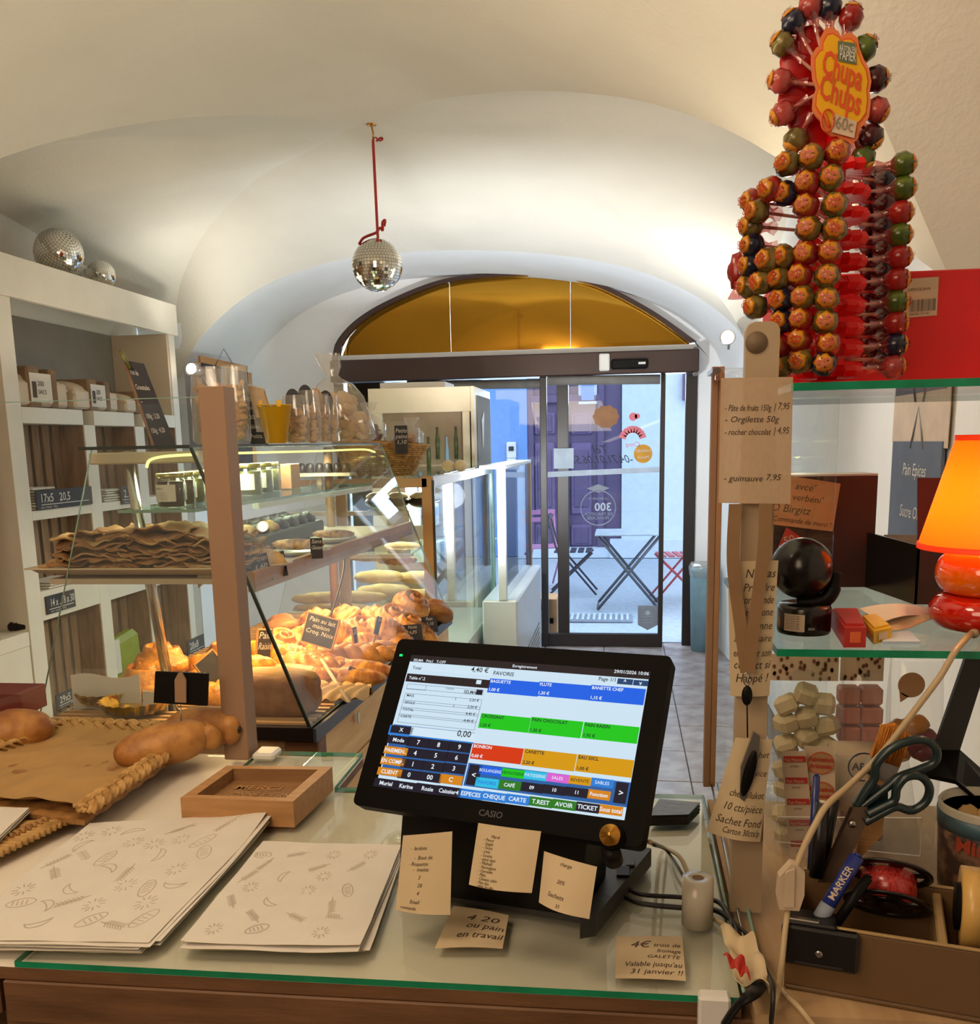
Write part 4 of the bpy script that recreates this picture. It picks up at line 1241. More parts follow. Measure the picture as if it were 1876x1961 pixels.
# body behind notes: broad curved block
fr = [Q(765, 1590, 1.13), Q(1150, 1640, 1.02)]
base4 = [Z(768, 1712, ZC), Z(1110, 1768, ZC), Z(1240, 1600, ZC), Z(900, 1560, ZC)]
def body(u, v):
    lo = lerp(base4[0], base4[1], u); hi = pl(.055 + u * .25, .02, -.03)
    p = lerp(lo, hi, v); p.z = lerp(ZC + .004, hi.z, v)
    return p + V(0, -.012, 0) * math.sin(PI * v)
nb = 12
front = [[body(i / nb, j / 8) for i in range(nb + 1)] for j in range(9)]
b.grid(lambda u, v: body(u, v), nb, 8, 'satin_black')
bk = V(.03, .10, 0)
b.grid(lambda u, v: body(1 - u, v) + bk * (1 - v * .2), nb, 8, 'satin_black')
b.grid(lambda u, v: lerp(body(1, v), body(1, v) + bk * (1 - v * .2), u), 2, 8, 'satin_black', smooth=False)
b.grid(lambda u, v: lerp(body(0, v) + bk * (1 - v * .2), body(0, v), u), 2, 8, 'satin_black', smooth=False)
b.grid(lambda u, v: lerp(body(u, 1), body(u, 1) + bk * .8, v), nb, 1, 'satin_black', smooth=False)
b.build('neck', pos)
b = MB(); p4 = [Z(762, 1712, ZC), Z(1115, 1772, ZC), Z(1240, 1648, ZC), Z(905, 1580, ZC)]
b.prism([p + V(0, 0, .003) for p in p4], (0, 0, .014), 'grey_black'); b.build('base_plate', pos)
s4 = [Z(1110, 1760, ZC + .03), Z(1140, 1755, ZC + .03), Z(1247, 1625, ZC + .03), Z(1200, 1612, ZC + .03)]
b = MB(); b.prism([p + V(0, 0, -.026) for p in s4], (0, 0, .026), 'grey_black'); b.build('side_module', pos)
b = MB(); q = Z(1190, 1672, ZC + .03); b.box(q + V(.002, 0, .002), (.018, .03, .004), 'satin_black', bev=.001); b.box(q + V(.012, .03, .002), (.012, .024, .004), 'grey_black', bev=.001); b.build('port_cover', pos)
q = S_(1173, 1604, .0); b = MB()
Rk = N_.to_track_quat('Z', 'Y').to_matrix()
b.lathe([(.0001, .0165), (.003, .0165), (.0032, .015), (.0115, .015), (.0125, .013), (.0125, .003)], 'brass', 32, q, Rk); b.build('brass_key', pos)
b = MB(); b.lathe([(.013, .0), (.015, .0), (.015, .004), (.013, .004)], 'black_plastic', 24, q, Rk); b.build('key_socket', pos)
b = MB(); b.cyl(q - T_ * .014 + N_ * .001, q - T_ * .022 - N_ * .02, .011, 'satin_black', seg=16); b.build('lock_barrel', pos)
# notes stuck to the till
def facing(c4, Ys): return [Q(x, y, Y) for (x, y), Y in zip(c4, Ys)]
def yb(x): return 1.117 - (x - 765) * .00027
def nt(label, c4, lines, m='paper_note', curl=.006, dy=0.0, fn=None):
    C4 = facing(c4, [yb(c4[0][0]) + dy - .012, yb(c4[1][0]) + dy - .012, yb(c4[2][0]) - .03 + dy, yb(c4[3][0]) - .03 + dy])
    return paper('sticky_note', C4, m, label, 'note', curl=curl, lines=lines, fn=fn, group='handwritten notes taped to the till')
nt('tan handwritten note taped to the left of the till base', [(772, 1600), (866, 1592), (862, 1752), (758, 1742)], [('-  lardons', .2, .2, .07), ('-  Bout de', .3, .32, .07), ('- Roquette', .2, .40, .07), ('-  miette', .3, .47, .07), ('3', .42, .57, .07), ('20', .42, .67, .07), ('4', .42, .77, .07), ('Email', .3, .88, .07), ('commande', .1, .96, .06)])
nt('large tan handwritten list hanging from the middle of the till base', [(916, 1576), (1036, 1592), (1018, 1710), (898, 1694)], [(s, .14, .2 + .062 * i, .07) for i, s in enumerate(['       Mardi', '- Pavot', '- Seigle', '- Tessa', '- Livia', '- Louise', '- petit épis', '- Mickaël', '- Norvégien', '- Carrelée', '- Maïs', '- Cheese cake', '- Pain bio', '- Mille feuille'])], curl=.007)
nt('small tan handwritten note curling at the right of the till base', [(1042, 1630), (1143, 1660), (1128, 1760), (1032, 1728)], [('charge', .35, .16, .1), ('20%', .35, .5, .11), ('Sachets', .2, .78, .13), ('33', .4, .94, .1)], curl=.009)
# cables behind the till
def cable(name, label, pts, r, m, group=None):
    b = MB(); b.tube(cr(pts, 8), r, m, 8); return tag(b.build(name), label, 'cable', group)
cable('power_cable', 'thin black cable running from the till to the paper roll', [Z(1185, 1690, ZC + .012), Z(1225, 1712, ZC + .008), Z(1300, 1718, ZC + .006), Z(1370, 1725, ZC + .006), Z(1398, 1760, ZC + .006), Z(1400, 1790, ZC + .006)], .0032, 'cable_black')
cable('power_cable', 'thicker black cable lying in front of the other black cable', [Z(1178, 1705, ZC + .008), Z(1220, 1728, ZC + .006), Z(1300, 1738, ZC + .006), Z(1365, 1742, ZC + .006), Z(1402, 1765, ZC + .006), Z(1412, 1790, ZC + .005)], .0036, 'cable_black')
cable('network_cable', 'beige cable arching from behind the till over the glass', [S_(1232, 1600, -.03), Z(1262, 1620, ZC + .012), Z(1300, 1640, ZC + .012), Z(1322, 1685, ZC + .006), Z(1350, 1745, ZC + .006), Z(1400, 1780, ZC + .006), Z(1450, 1840, ZC + .006), Z(1475, 1900, ZC + .005)], .0030, 'cable_white')
cable('signal_cable', 'dark thin cable looping beside the beige one behind the till', [S_(1240, 1606, -.03), Z(1275, 1628, ZC + .01), Z(1298, 1660, ZC + .01), Z(1320, 1700, ZC + .005)], .002, 'cable_black')
cable('charger_cable', 'black cable dropping over the counter edge by the torn wrapper', [Z(1395, 1762, ZC + .004), Z(1440, 1800, ZC + .008), Z(1466, 1860, ZC + .015), Q(1480, 1900, .96), Q(1474, 1975, .95)], .0026, 'cable_black')
# ---------------------------------------------------------------- left shelving unit
XS = -2.90
def zs_(px, py): return XP(px, py, XS).z
def ys_(px, py=860): return XP(px, py, XS).y
Y0s, Y1s = ys_(25), ys_(347)
su = thing('shelving_unit', 'tall white built in shelving with wooden slat backs along the left wall', 'shelves', (XS - .2, (Y0s + Y1s) / 2, 0))
zt0 = 2.46
def sbox(name, y0, y1, z0, z1, x0, x1, m, par=su, bev=.002):
    b = MB(); b.box(((x0 + x1) / 2, (y0 + y1) / 2, (z0 + z1) / 2), (abs(x1 - x0), abs(y1 - y0), abs(z1 - z0)), m, bev=bev); return b.build(name, par)
zF0 = (zs_(25, 567) + zs_(355, 650)) / 2; zF1 = (zs_(25, 490) + zs_(355, 592)) / 2
XBK = XL + .005
sbox('fascia', Y0s - .02, Y1s + .05, zF0, zF1, XS - .02, XS + .015, 'shelf_white')
sbox('top_board', Y0s - .02, Y1s + .05, zF1 - .03, zF1 - .004, XBK, XS - .022, 'shelf_white')
rows = [(zs_(100, 782), zs_(100, 812)), (zs_(120, 972), zs_(120, 990)), (zs_(140, 1118), zs_(140, 1172)), (zs_(160, 1368), zs_(160, 1385))]
ups = [(Y0s - .02, Y0s + .10), (ys_(165), ys_(186)), (ys_(262), ys_(279)), (Y1s - .06, Y1s + .02)]
for i, (a, c_) in enumerate(ups):
    z1 = zF0 if i in (0, 3) else rows[0][1]
    sbox('upright', a, c_, 0, z1, XBK, XS, 'shelf_white')
for k, (zt_, zb_) in enumerate(rows):
    for (a, _), (_, c_) in [((ups[0][1], 0), (0, ups[1][0])), ((ups[1][1], 0), (0, ups[2][0])), ((ups[2][1], 0), (0, ups[3][0]))]:
        sbox('shelf', a, c_, zb_, zt_, XBK, XS - .001, 'shelf_white')
sbox('niche_back', Y0s, Y1s - .06, rows[0][0], zF0, XBK, XBK + .01, 'panel_grey')
sbox('niche_side', Y1s - .085, Y1s - .062, rows[0][0], zF0, XBK + .011, XS - .005, 'white_board')
for k in range(3):
    z0 = rows[k + 1][0]; z1 = rows[k][1]
    for c in range(3):
        a = ups[c][1]; d = ups[c + 1][0]
        nsl = 6 if c == 0 else (4 if c == 1 else 5)
        for i in range(nsl):
            y = lerp(a, d, (i + .5) / nsl)
            b = MB(); b.box((XS - .15, y, (z0 + z1) / 2), (.012, (d - a) / nsl * .66, z1 - z0 - .004), 'slat_wood', R=Rz(random.uniform(-.02, .02))); b.build('slat', su)
        b = MB(); b.box((XBK + .02, (a + d) / 2, (z0 + z1) / 2), (.01, d - a, z1 - z0), 'wall_paint'); b.build('back_panel', su)
        b = MB(); b.box((XS - .075, d - .006, (z0 + z1) / 2), (.14, .008, z1 - z0 - .004), 'slat_wood'); b.build('cheek_board', su)
# slate price strips on shelf edges
def slate_strip(px0, px1, py, h_px, txt, label, yd=0):
    a = XP(px0, py, XS + .004); c_ = XP(px1, py - yd, XS + .004)
    hh = h_px * a.y / F
    t = thing('slate_label', label, 'price label', V(XS + .006, (a.y + c_.y) / 2, a.z - hh), group='slate labels on the shelving')
    b = MB(); b.box((XS + .006, (a.y + c_.y) / 2, a.z - hh / 2), (.006, abs(c_.y - a.y), hh), 'slate'); b.build('slate', t)
    b = MB(); b.text3(txt, V(XS + .0105, min(a.y, c_.y) + .03, a.z - hh * .62), V(0, 1, 0), V(0, 0, 1), hh * .62, 'chalk', 0, bold=.012, wmax=abs(c_.y - a.y) * .85, off=0)
    b.box((XS + .0105, (a.y + c_.y) / 2, a.z - hh * .75), (.0006, abs(c_.y - a.y) * .85, .004), 'chalk')
    b.text3('euros  tranches   400 g', V(XS + .0105, min(a.y, c_.y) + .03, a.z - hh * .93), V(0, 1, 0), V(0, 0, 1), hh * .16, 'chalk', 0, wmax=abs(c_.y - a.y) * .8, off=0)
    b.build('chalk_writing', t)
slate_strip(66, 174, 940, 40, '17x5   20,5', 'black slate label chalked 17x5 20,5 on the upper left shelf')
slate_strip(229, 262, 932, 36, '2..', 'black slate label beginning with 2 in the middle shelf column')
slate_strip(86, 142, 1143, 38, '14 x ..18 x 30', 'black slate label of smudged figures on the second shelf')
slate_strip(105, 168, 1332, 34, '29x5', 'black slate label chalked 29x5 at the foot of the shelving')
slate_strip(357, 390, 1228, 34, '28x8', 'black slate label chalked 28x8 behind the pastry case')
# stacks of plates / paper in shelf
def pile(y, z, n, w, lab, m='paper_white', dx=.075):
    t = thing('paper_pile', lab, 'paper', (XS - dx, y, z), group='paper piles on the shelving')
    for k in range(n):
        b = MB(); b.box((XS - dx + random.uniform(-.01, .01), y + random.uniform(-.02, .02), z + .008 + k * .014), (.13, w * .9, .010), m, R=Rz(random.uniform(-.1, .1)), bev=.001); b.build('sheet', t)
pile(ups[0][1] + .15, rows[1][0], 8, .24, 'pile of pale envelopes in the upper left compartment')
pile(ups[1][1] + .16, rows[1][0], 5, .2, 'pile of pale sheets in the upper middle compartment')
pile(ups[0][1] + .22, rows[2][0], 3, .26, 'flat pale packets in the second left compartment')
t = thing('green_bag', 'yellow green carrier bag folded in the lower middle compartment', 'bag', (XS - .1, ups[1][1] + .2, rows[3][0]))
q0 = (XS - .08, ups[1][1] + .24, rows[3][0] + .24)
b = MB(); b.box((XS - .075, ups[1][1] + .22, rows[3][0] + .17), (.10, .28, .32), 'green_bag', R=Rx(.1), bev=.03); b.build('body', t)
b = MB(); b.box((XS - .028, ups[1][1] + .07, rows[3][0] + .22), (.004, .06, .2), 'paper_white'); b.build('label', t)
# bundles on the niche shelf: banded packs of bags
z0 = rows[0][0]
def bundle(y, w, h, lab, ang, m='cardboard', lbl=True, x=-.2):
    t = thing('bag_bundle', lab, 'package', (XS + x, y, z0), ang, 'bundles of paper bags in the niche')
    M0 = PM[t.name]
    b = MB(M=M0); b.grid(lambda u, v: V((u - .5) * .34, (v - .5) * w, h * (.5 + .5 * math.sin(PI * u) ** .4 * math.sin(PI * v) ** .25)), 12, 14, 'white_board', th=.01)
    b.box((0, 0, h * .35), (.34, w, h * .62), 'white_board', bev=.012); b.build('bags', t)
    b = MB(M=M0); b.box((0, -w * .1, h * .5), (.352, .1, h * 1.04), m, bev=.01); b.build('band', t)
    b = MB(M=M0); b.box((0, w * .25, h * .5), (.350, .06, h * 1.0), m, bev=.01); b.build('band', t)
    if lbl:
        b = MB(M=M0); b.box((.178, 0, h * .5), (.002, .17, h * .72), 'paper_white'); b.build('label', t)
        b = MB(M=M0); b.text3('200', V(.181, -.03, h * .55), V(0, 1, 0), V(0, 0, 1), .035, 'ink', 0); b.text3('SACS', V(.181, -.03, h * .35), V(0, 1, 0), V(0, 0, 1), .03, 'ink', 0)
        for k in range(7): b.box((.1805, -.07 + k * .005, h * .45), (.0005, .0025, h * .4), 'ink')
        b.build('label_print', t)
bundle(Y0s + .33, .46, .20, 'nearest banded bundle of paper bags with a white label in the shelf niche', -.06)
bundle(Y0s + .86, .50, .17, 'middle banded bundle of paper bags in the shelf niche', .05)
bundle(Y0s + 1.38, .42, .13, 'farthest flat bundle of bags beside the niche end panel', .04, 'cardboard', False)
# ---------------------------------------------------------------- mirror balls
def mirror_ball(name, label, c, r, axis=None, group='mirror balls'):
    t = thing(name, label, 'mirror ball', c - V(0, 0, r), group=group)
    b = MB(); b.ball(c, r * .985, 'tile_gap', 24, 14); b.build('core', t)
    R = axis or Matrix.Identity(3)
    rng = random.Random(int(r * 1e5))
    b = MB(); n = 26
    for j in range(n):
        ph = -PI / 2 + PI * (j + .5) / n
        k = max(4, int(2 * n * math.cos(ph)))
        for i in range(k):
            th = 2 * PI * (i + .5) / k
            d = V(math.cos(ph) * math.cos(th), math.cos(ph) * math.sin(th), math.sin(ph))
            e = V(-math.sin(th), math.cos(th), 0); u = d.cross(e)
            dd = (d + e * rng.uniform(-.035, .035) + u * rng.uniform(-.035, .035)).normalized()
            e2 = (e - dd * e.dot(dd)).normalized(); u2 = dd.cross(e2)
            s1 = r * PI * math.cos(ph) / k * .9; s2 = r * PI / n * .5 * .9
            P = [d * r + e2 * a * s1 + u2 * b_ * s2 for a, b_ in ((-1, -1), (1, -1), (1, 1), (-1, 1))]
            b.poly([R @ p + c for p in P][::-1], 'mirror')
    tag(b.build('mirror_tiles', t), kind='stuff')
    return t
mb_c = Q(722, 508, 4.4); mb_r = 47 * 4.4 / F
t = mirror_ball('mirror_ball', 'mirror ball hanging from the vault on a red ribbon', mb_c, mb_r)
hk = Q(711, 240, 4.4); kn = Q(714, 268, 4.4)
b = MB(); b.tube([hk + V(0, 0, .03), hk, hk + V(.006, 0, -.03), kn], .004, 'brass', 6); b.lathe([(.022, 0), (.02, .012), (.004, .014)], 'brass', 14, hk); b.build('ceiling_hook', t)
b = MB(); b.box((kn + mb_c + V(0, 0, mb_r)) / 2 + V(0.004, 0, 0), (.012, .003, (kn - mb_c).length - mb_r), 'red_ribbon', R=Ry(-.012)); b.build('ribbon', t)
b = MB()
b.tube(cr([kn, kn + V(.012, 0, .01), kn + V(.03, -.01, -.008), kn + V(.042, 0, .0), kn + V(.034, 0, .006), kn + V(.014, 0, -.006)], 5), .005, 'red_ribbon', 6, flat=.5)
k2 = mb_c + V(0, 0, mb_r + .005)
b.tube(cr([k2 + V(-.07, -.03, -.03), k2 + V(-.05, -.04, -.01), k2 + V(-.03, -.02, .005), k2 + V(0, 0, .02), k2 + V(.02, 0, .04), k2 + V(.03, 0, .03), k2 + V(.035, -.01, .06), k2 + V(.045, 0, .07), k2 + V(.04, 0, .045)], 5), .008, 'red_ribbon', 6, flat=.6)
b.build('ribbon_bow', t)
p = XP(112, 482, XS - .12); mirror_ball('mirror_ball', 'largest mirror ball lying on top of the white shelving', V(p.x, p.y, zF1 + .128), .128, Ry(.9) @ Rx(.4))
p = XP(192, 512, XS - .12); mirror_ball('mirror_ball', 'small mirror ball beside the largest on top of the shelving', V(p.x, p.y, zF1 + .083), .083, Ry(-.7) @ Rx(.8))
p = XP(168, 480, XS - .30); mirror_ball('mirror_ball', 'mirror ball half hidden behind the other two on the shelving', V(p.x, p.y + .02, zF1 + .085), .085, Rx(1.1))
# ---------------------------------------------------------------- tan cupboard at the left edge
lc = thing('tan_cupboard', 'tan painted wall cupboard at the left edge with an open ledge', 'cupboard', (XS - .1, 3.9, 0))
yc = Y0s - .03
b = MB(); b.box((XL + .125, (3.2 + yc) / 2, 1.62), (.22, yc - 3.2, 1.56), 'tan_panel'); b.build('back_panel', lc)
zl = XP(40, 1215, XS).z
b = MB(); b.box(((XL + XS) / 2, (3.2 + yc) / 2, zl - .035), (XS - XL, yc - 3.2, .07), 'shelf_white', bev=.003); b.build('ledge', lc)
b = MB(); b.box((XS - .02, (3.2 + yc) / 2, (zl - .07) / 2), (.03, yc - 3.2, zl - .07), 'shelf_white'); b.build('front_panel', lc)
b = MB(); b.box((XS - .16, yc - .22, 1.2), (.3, .02, 2.4), 'tan_panel'); b.build('side_board', lc)
b = MB(); b.box((XL + .27, (3.2 + yc) / 2, 2.2), (.1, yc - 3.2, .4), 'tan_panel'); b.build('top_box', lc)
q = XP(18, 1010, XL + .235); b = MB(); b.prism([XP(x, y, XL + .235) for x, y in ((5, 990), (26, 992), (35, 1038), (14, 1036))], (.004, 0, 0), 'white_board'); tag(b.build('torn_tape'), 'curled piece of paper tape on the tan panel at the left edge', 'tape')
tm = thing('card_terminal', 'black card payment terminal lying on the ledge at the left edge', 'terminal', (XS - .08, XP(38, 1180, XS - .1).y, zl), .2)
M0 = PM[tm.name]
b = MB(M=M0); b.box((0, 0, .022), (.1, .18, .04), 'black_plastic', R=Rx(.0), bev=.01); b.build('body', tm)
b = MB(M=M0); b.box((0, .05, .065), (.09, .1, .05), 'satin_black', R=Rx(.35), bev=.01); b.build('screen_head', tm)
b = MB(M=M0)
for i in range(4):
    for j in range(3): b.box((-.03 + j * .03, -.075 + i * .022, .044), (.018, .013, .006), 'grey_black', bev=.002)
tag(b.build('keys', tm), kind='stuff')
# framed slate hanging on the far left wall
fb = thing('framed_slate', 'oak framed blackboard hanging by a wire at the far end of the left wall', 'blackboard', Q(428, 730, 6.45))
A = Q(384, 694, 6.42); B = Q(474, 713, 6.9); C_ = V(B.x, B.y, B.z - .75); D = V(A.x, A.y, A.z - .75)
def framebar(p, q, w_, nm):
    d = (q - p).normalized(); b = MB()
    n = (B - A).cross(D - A).normalized(); s = d.cross(n)
    b.prism([p, q, q + s * w_, p + s * w_], n * .02, 'beech'); b.build(nm, fb)
framebar(A, B, .045, 'frame_rail'); framebar(B, C_, .045, 'frame_rail'); framebar(C_, D, .045, 'frame_rail'); framebar(D, A, .045, 'frame_rail')
n = (B - A).cross(D - A).normalized(); b = MB(); b.prism([A, B, C_, D], n * .01, 'slate'); b.build('board', fb)
top_ = Q(428, 668, 6.6); b = MB(); b.tube([lerp(A, B, .3), top_, lerp(A, B, .75)], .003, 'steel', 6); b.build('hanging_wire', fb)
# ---------------------------------------------------------------- pastry display case
YN, ZR = 2.275, 0.85
NBL, NBR, FBR = Z(75, 1385, ZR), Z(600, 1395, ZR), Z(862, 1178, ZR)
YFAR = FBR.y
FBL = V(NBL.x + (FBR.x - NBR.x), YFAR, ZR)
NTL = Q(176, 862, YN); NTR = Q(366, 858, YN); ZT = (NTL.z + NTR.z) / 2
NTL.z = NTR.z = ZT
sh = FBR.x - NBR.x
FTL = V(NTL.x + sh, YFAR, ZT); FTR = V(NTR.x + sh, YFAR, ZT)
dc = thing('display_case', 'glass pastry display case with a slanted front on a pine plank base', 'display case', ((NBL + FBR) / 2).xy.to_3d())
b = MB(); b.prism([NBL + V(0, 0, -.035), NBR + V(0, 0, -.035), FBR + V(0, 0, -.035), FBL + V(0, 0, -.035)], (0, 0, .035), 'rim_black', 'rim_black'); b.build('tray_rim', dc)
b = MB(); b.prism([NBR + V(.0, -.004, -.036), NBR + V(.008, -.004, -.036), FBR + V(.008, 0, -.036), FBR + V(0, 0, -.036)], (0, 0, .036), 'rim_blue_grey'); b.build('side_rim', dc)
# planks of the base, side and near end
zb0 = .02; npk = 6
for k in range(npk):
    z1 = ZR - .045 - k * .14; z0 = max(z1 - .134, .015)
    if z1 < .1: break
    o_ = random.uniform(-.002, .002)
    b = MB(); b.prism([V(NBR.x - .03 + o_, YN + .03, z0), V(NBR.x - .005 + o_, YN + .03, z0), V(FBR.x - .005 + o_, YFAR - .02, z0), V(FBR.x - .03 + o_, YFAR - .02, z0)], (0, 0, z1 - z0), 'pine_side'); b.build('plank', dc)
b = MB(); b.box((NBR.x - .04, YN + .05, ZR - .09), (.09, .07, .1), 'dark_pine', bev=.003); b.build('corner_block', dc)
for x in (NBR.x - .07, NBL.x + .1):
    b = MB(); b.box((x, YN + .06, (ZR - .1) / 2), (.07, .07, ZR - .1), 'pine', bev=.003); b.build('leg', dc)
b = MB(); b.box(((NBL.x + NBR.x) / 2, YN + .045, ZR - .075), (NBR.x - NBL.x - .06, .03, .07), 'pine', bev=.003); b.build('front_rail', dc)
b = MB(); b.box(((NBL.x + NBR.x) / 2, YN + .30, .38), (NBR.x - NBL.x - .1, .02, .74), 'dark_pine'); b.build('inner_panel', dc)
b = MB(); b.box((NBL.x + .02, (YN + YFAR) / 2, .4), (.02, YFAR - YN - .1, .78), 'shelf_white'); b.build('rear_panel', dc)
# outline lettering on the top plank
o_ = V(NBR.x - .0035, YN + .22, ZR - .135)
b = MB(); b.text3('Chaudelices du jour', o_, V(sh, YFAR - YN, 0), V(0, 0, 1), .11, 'pine', 0, off=.0, shear=.1, wmax=1.2); b.build('carved_lettering', dc)
q = Q(702, 1322, 2.66); b = MB(); b.box((NBR.x + .02, 2.62, ZR - .07), (.004, .02, .03), 'white_plastic'); b.build('edge_clip', dc)
# tray floor: wire-slat rack
for k in range(46):
    y = YN + .03 + k * (YFAR - YN - .06) / 45
    b = MB(); b.box(((NBL.x + NBR.x) / 2 + sh * (y - YN) / (YFAR - YN), y, ZR + .004), (NBR.x - NBL.x - .03, .016, .006), 'rack_slat'); b.build('rack_slat', dc)
# glass
g = MB(); g.prism([NBL + V(0, 0, .001), NBR + V(-.012, 0, .001), NTR, NTL], (0, .004, 0), 'case_glass', 'case_glass'); g.build('end_pane', dc)
g = MB(); g.prism([FBL + V(0, 0, .001), FBR + V(-.012, 0, .001), FTR, FTL], (0, -.005, 0), 'case_glass', 'glass_edge_pale'); g.build('end_pane', dc)
nrm = (FBR - NBR).cross(NTR - NBR).normalized()
if nrm.x < 0: nrm = -nrm
g = MB(); g.prism([NBR + V(-.010, .0, .002), FBR + V(-.010, 0, .002), FTR, NTR], nrm * .006, 'case_glass', 'glass_edge_pale'); g.build('front_pane', dc)
b = MB(); b.tube([NBR + V(-.010, -.002, .004), NTR + V(0, -.002, 0)], .0045, 'glass_edge_dark', 8); b.build('front_edge_seal', dc)
b = MB(); b.tube([NBL + V(0, -.002, .004), NTL + V(0, -.002, 0)], .0018, 'glass_edge_pale', 6); b.build('rear_edge_string', dc)
b = MB(); b.prism([NTL + V(-.03, -.01, 0), NTR + V(.0, -.01, 0), FTR + V(0, 0, 0), FTL + V(-.03, 0, 0)], (0, 0, .008), 'shelf_glass', 'glass_edge_dark'); b.build('top_glass', dc)
b = MB(); b.cyl(Z(306, 1378, ZR + .002) + V(0, .08, 0), V(Z(306, 1378, ZR).x - .055, YN + .1, ZT - .004), .014, 'chrome', seg=18); b.build('chrome_pole', dc)
xpole = Z(306, 1378, ZR).x
b = MB(); b.box((xpole + .0, YN + .10, ZT - .022), (.3, .04, .03), 'white_board', bev=.004); b.build('pole_bracket', dc)
b = MB(); b.cyl(V(-1.18, YFAR - .06, ZR + .01), V(-1.18, YFAR - .06, ZT - .004), .018, 'rail_wood', seg=12); b.build('rear_pole', dc)
# shelves
ZA = (1.55 - (1135 - 862) * YN / F) + .0; ZB = Q(320, 985, YN).z
xa = -.93; xb = -1.07
b = MB(); b.prism([V(NBL.x + .05, YN + .03, ZA), V(xa, YN + .03, ZA), V(xa + sh, YFAR - .04, ZA), V(NBL.x + .05 + sh, YFAR - .04, ZA)], (0, 0, .014), 'white_board'); b.build('middle_shelf', dc)
b = MB(); b.prism([V(xa, YN + .03, ZA - .02), V(xa + .02, YN + .03, ZA - .02), V(xa + .02 + sh, YFAR - .04, ZA - .02), V(xa + sh, YFAR - .04, ZA - .02)], (0, 0, .05), 'rail_wood'); b.build('shelf_rail', dc)
b = MB(); b.prism([V(NTL.x + .02, YN + .06, ZB), V(xb, YN + .06, ZB), V(xb + sh, YFAR - .04, ZB), V(NTL.x + .02 + sh, YFAR - .04, ZB)], (0, 0, .008), 'shelf_glass', 'glass_edge_pale'); b.build('glass_shelf', dc)
b = MB(); b.prism([V(xb - .02, YN + .5, ZB - .02), V(xb, YN + .5, ZB - .02), V(xb + sh, YFAR - .04, ZB - .02), V(xb - .02 + sh, YFAR - .04, ZB - .02)], (0, 0, .018), 'white_plastic'); b.build('shelf_profile', dc)
A = V(NTR.x - .03, YN + .06, ZT - .016); B = V(FTR.x - .03, YFAR - .02, ZT - .016)
b = MB(); b.tube(cr([A + V(-.12, 0, -.03), A + V(-.1, 0, -.008), A, lerp(A, B, .3), lerp(A, B, .6) + V(0, 0, -.001), lerp(A, B, .92), B + V(.01, .0, -.012)], 6), .0038, 'led_strip', 6); b.build('led_strip', dc)
b = MB(); b.tube(cr([V(-.97, 3.3, ZA - .02), V(-.97, 3.28, ZA - .1), V(-1.0, 3.2, ZR + .12), V(-1.03, 3.15, ZR + .03)], 6), .004, 'cable_black', 6); b.build('lamp_cable', dc)
b = MB(); b.cyl(V(xa - .10, YN + .2, ZA - .02), V(xa - .10 + sh, YFAR - .2, ZA - .02), .016, 'lamp_orange', seg=10); b.build('heat_lamp_tube', dc)
light('heat_lamp', 'AREA', (xa - .12, (YN + YFAR) / 2 - .1, ZA - .045), 7.0, (1.0, .62, .26), 1.3, (xa - .14, (YN + YFAR) / 2 - .1, 0), size_y=.12).rotation_euler = (0, 0, PI / 2)
light('case_led', 'AREA', (-1.2, (YN + YFAR) / 2, ZT - .03), 4.5, (.93, 1.0, .72), 1.4, (-1.2, (YN + YFAR) / 2 + .001, 0), size_y=.05).rotation_euler = (0, 0, PI / 2)

# ---------------------------------------------------------------- pastries
def spiral_roll(r=.058, h=.045, m='crust_gold'):
    b = MB()
    def S(u, v):
        a = u * 2 * PI; rad = v
        tw = .16 * math.cos(2 * PI * rad * 2.6 - a)
        z = h * (1 - rad ** 3.2) ** .55 * (1 + tw) if rad < 1 else 0
        return V(r * rad * math.cos(a), r * rad * math.sin(a), z)
    b.grid(S, 32, 14, m)
    b.lathe([(r, 0.0), (r * 1.02, h * .25), (r * .97, h * .45)], m, 24)
    return b
def turnover(m='crust_gold'):
    b = MB()
    def S(u, v):
        x = (u - .5) * .15; w = .052 * math.sin(PI * u) ** .55
        y = (v - .5) * 2 * w; d = 1 - abs(2 * v - 1) ** 2
        z = .05 * d ** .6 * math.sin(PI * u) ** .5 + .0022 * math.cos(u * 70 + v * 16) * d
        return V(x, y, z)
    b.grid(S, 44, 14, m)
    b.grid(lambda u, v: V((u - .5) * .15, (.5 - v) * 2 * .052 * math.sin(PI * u) ** .55, 0), 20, 2, m)
    return b
def braid_bread(L=.22, m='crust_gold'):
    b = MB()
    for s in range(3):
        pts = []
        for i in range(31):
            t_ = i / 30; a = t_ * 4 * PI + s * 2 * PI / 3; e = math.sin(PI * t_) ** .4
            pts.append(V((t_ - .5) * L, .024 * math.sin(a) * e, .026 + .011 * math.sin(2 * a) * e))
        b.tube(pts, [.006 + .017 * math.sin(PI * i / 30) ** .5 for i in range(31)], m, 10)
    return b
def croissant(m='crust_orange'):
    b = MB(); pts = []; r = []
    for i in range(41):
        t_ = i / 40; a = lerp(-1.15, 1.15, t_)
        pts.append(V(.085 * math.sin(a), -.07 * math.cos(a) + .06, .026 * math.sin(PI * t_) ** .5))
        seg = (t_ * 7) % 1
        r.append((.006 + .030 * math.sin(PI * t_) ** .8) * (.86 + .14 * math.sin(PI * seg) ** .5))
    b.tube(pts, r, m, 14); return b
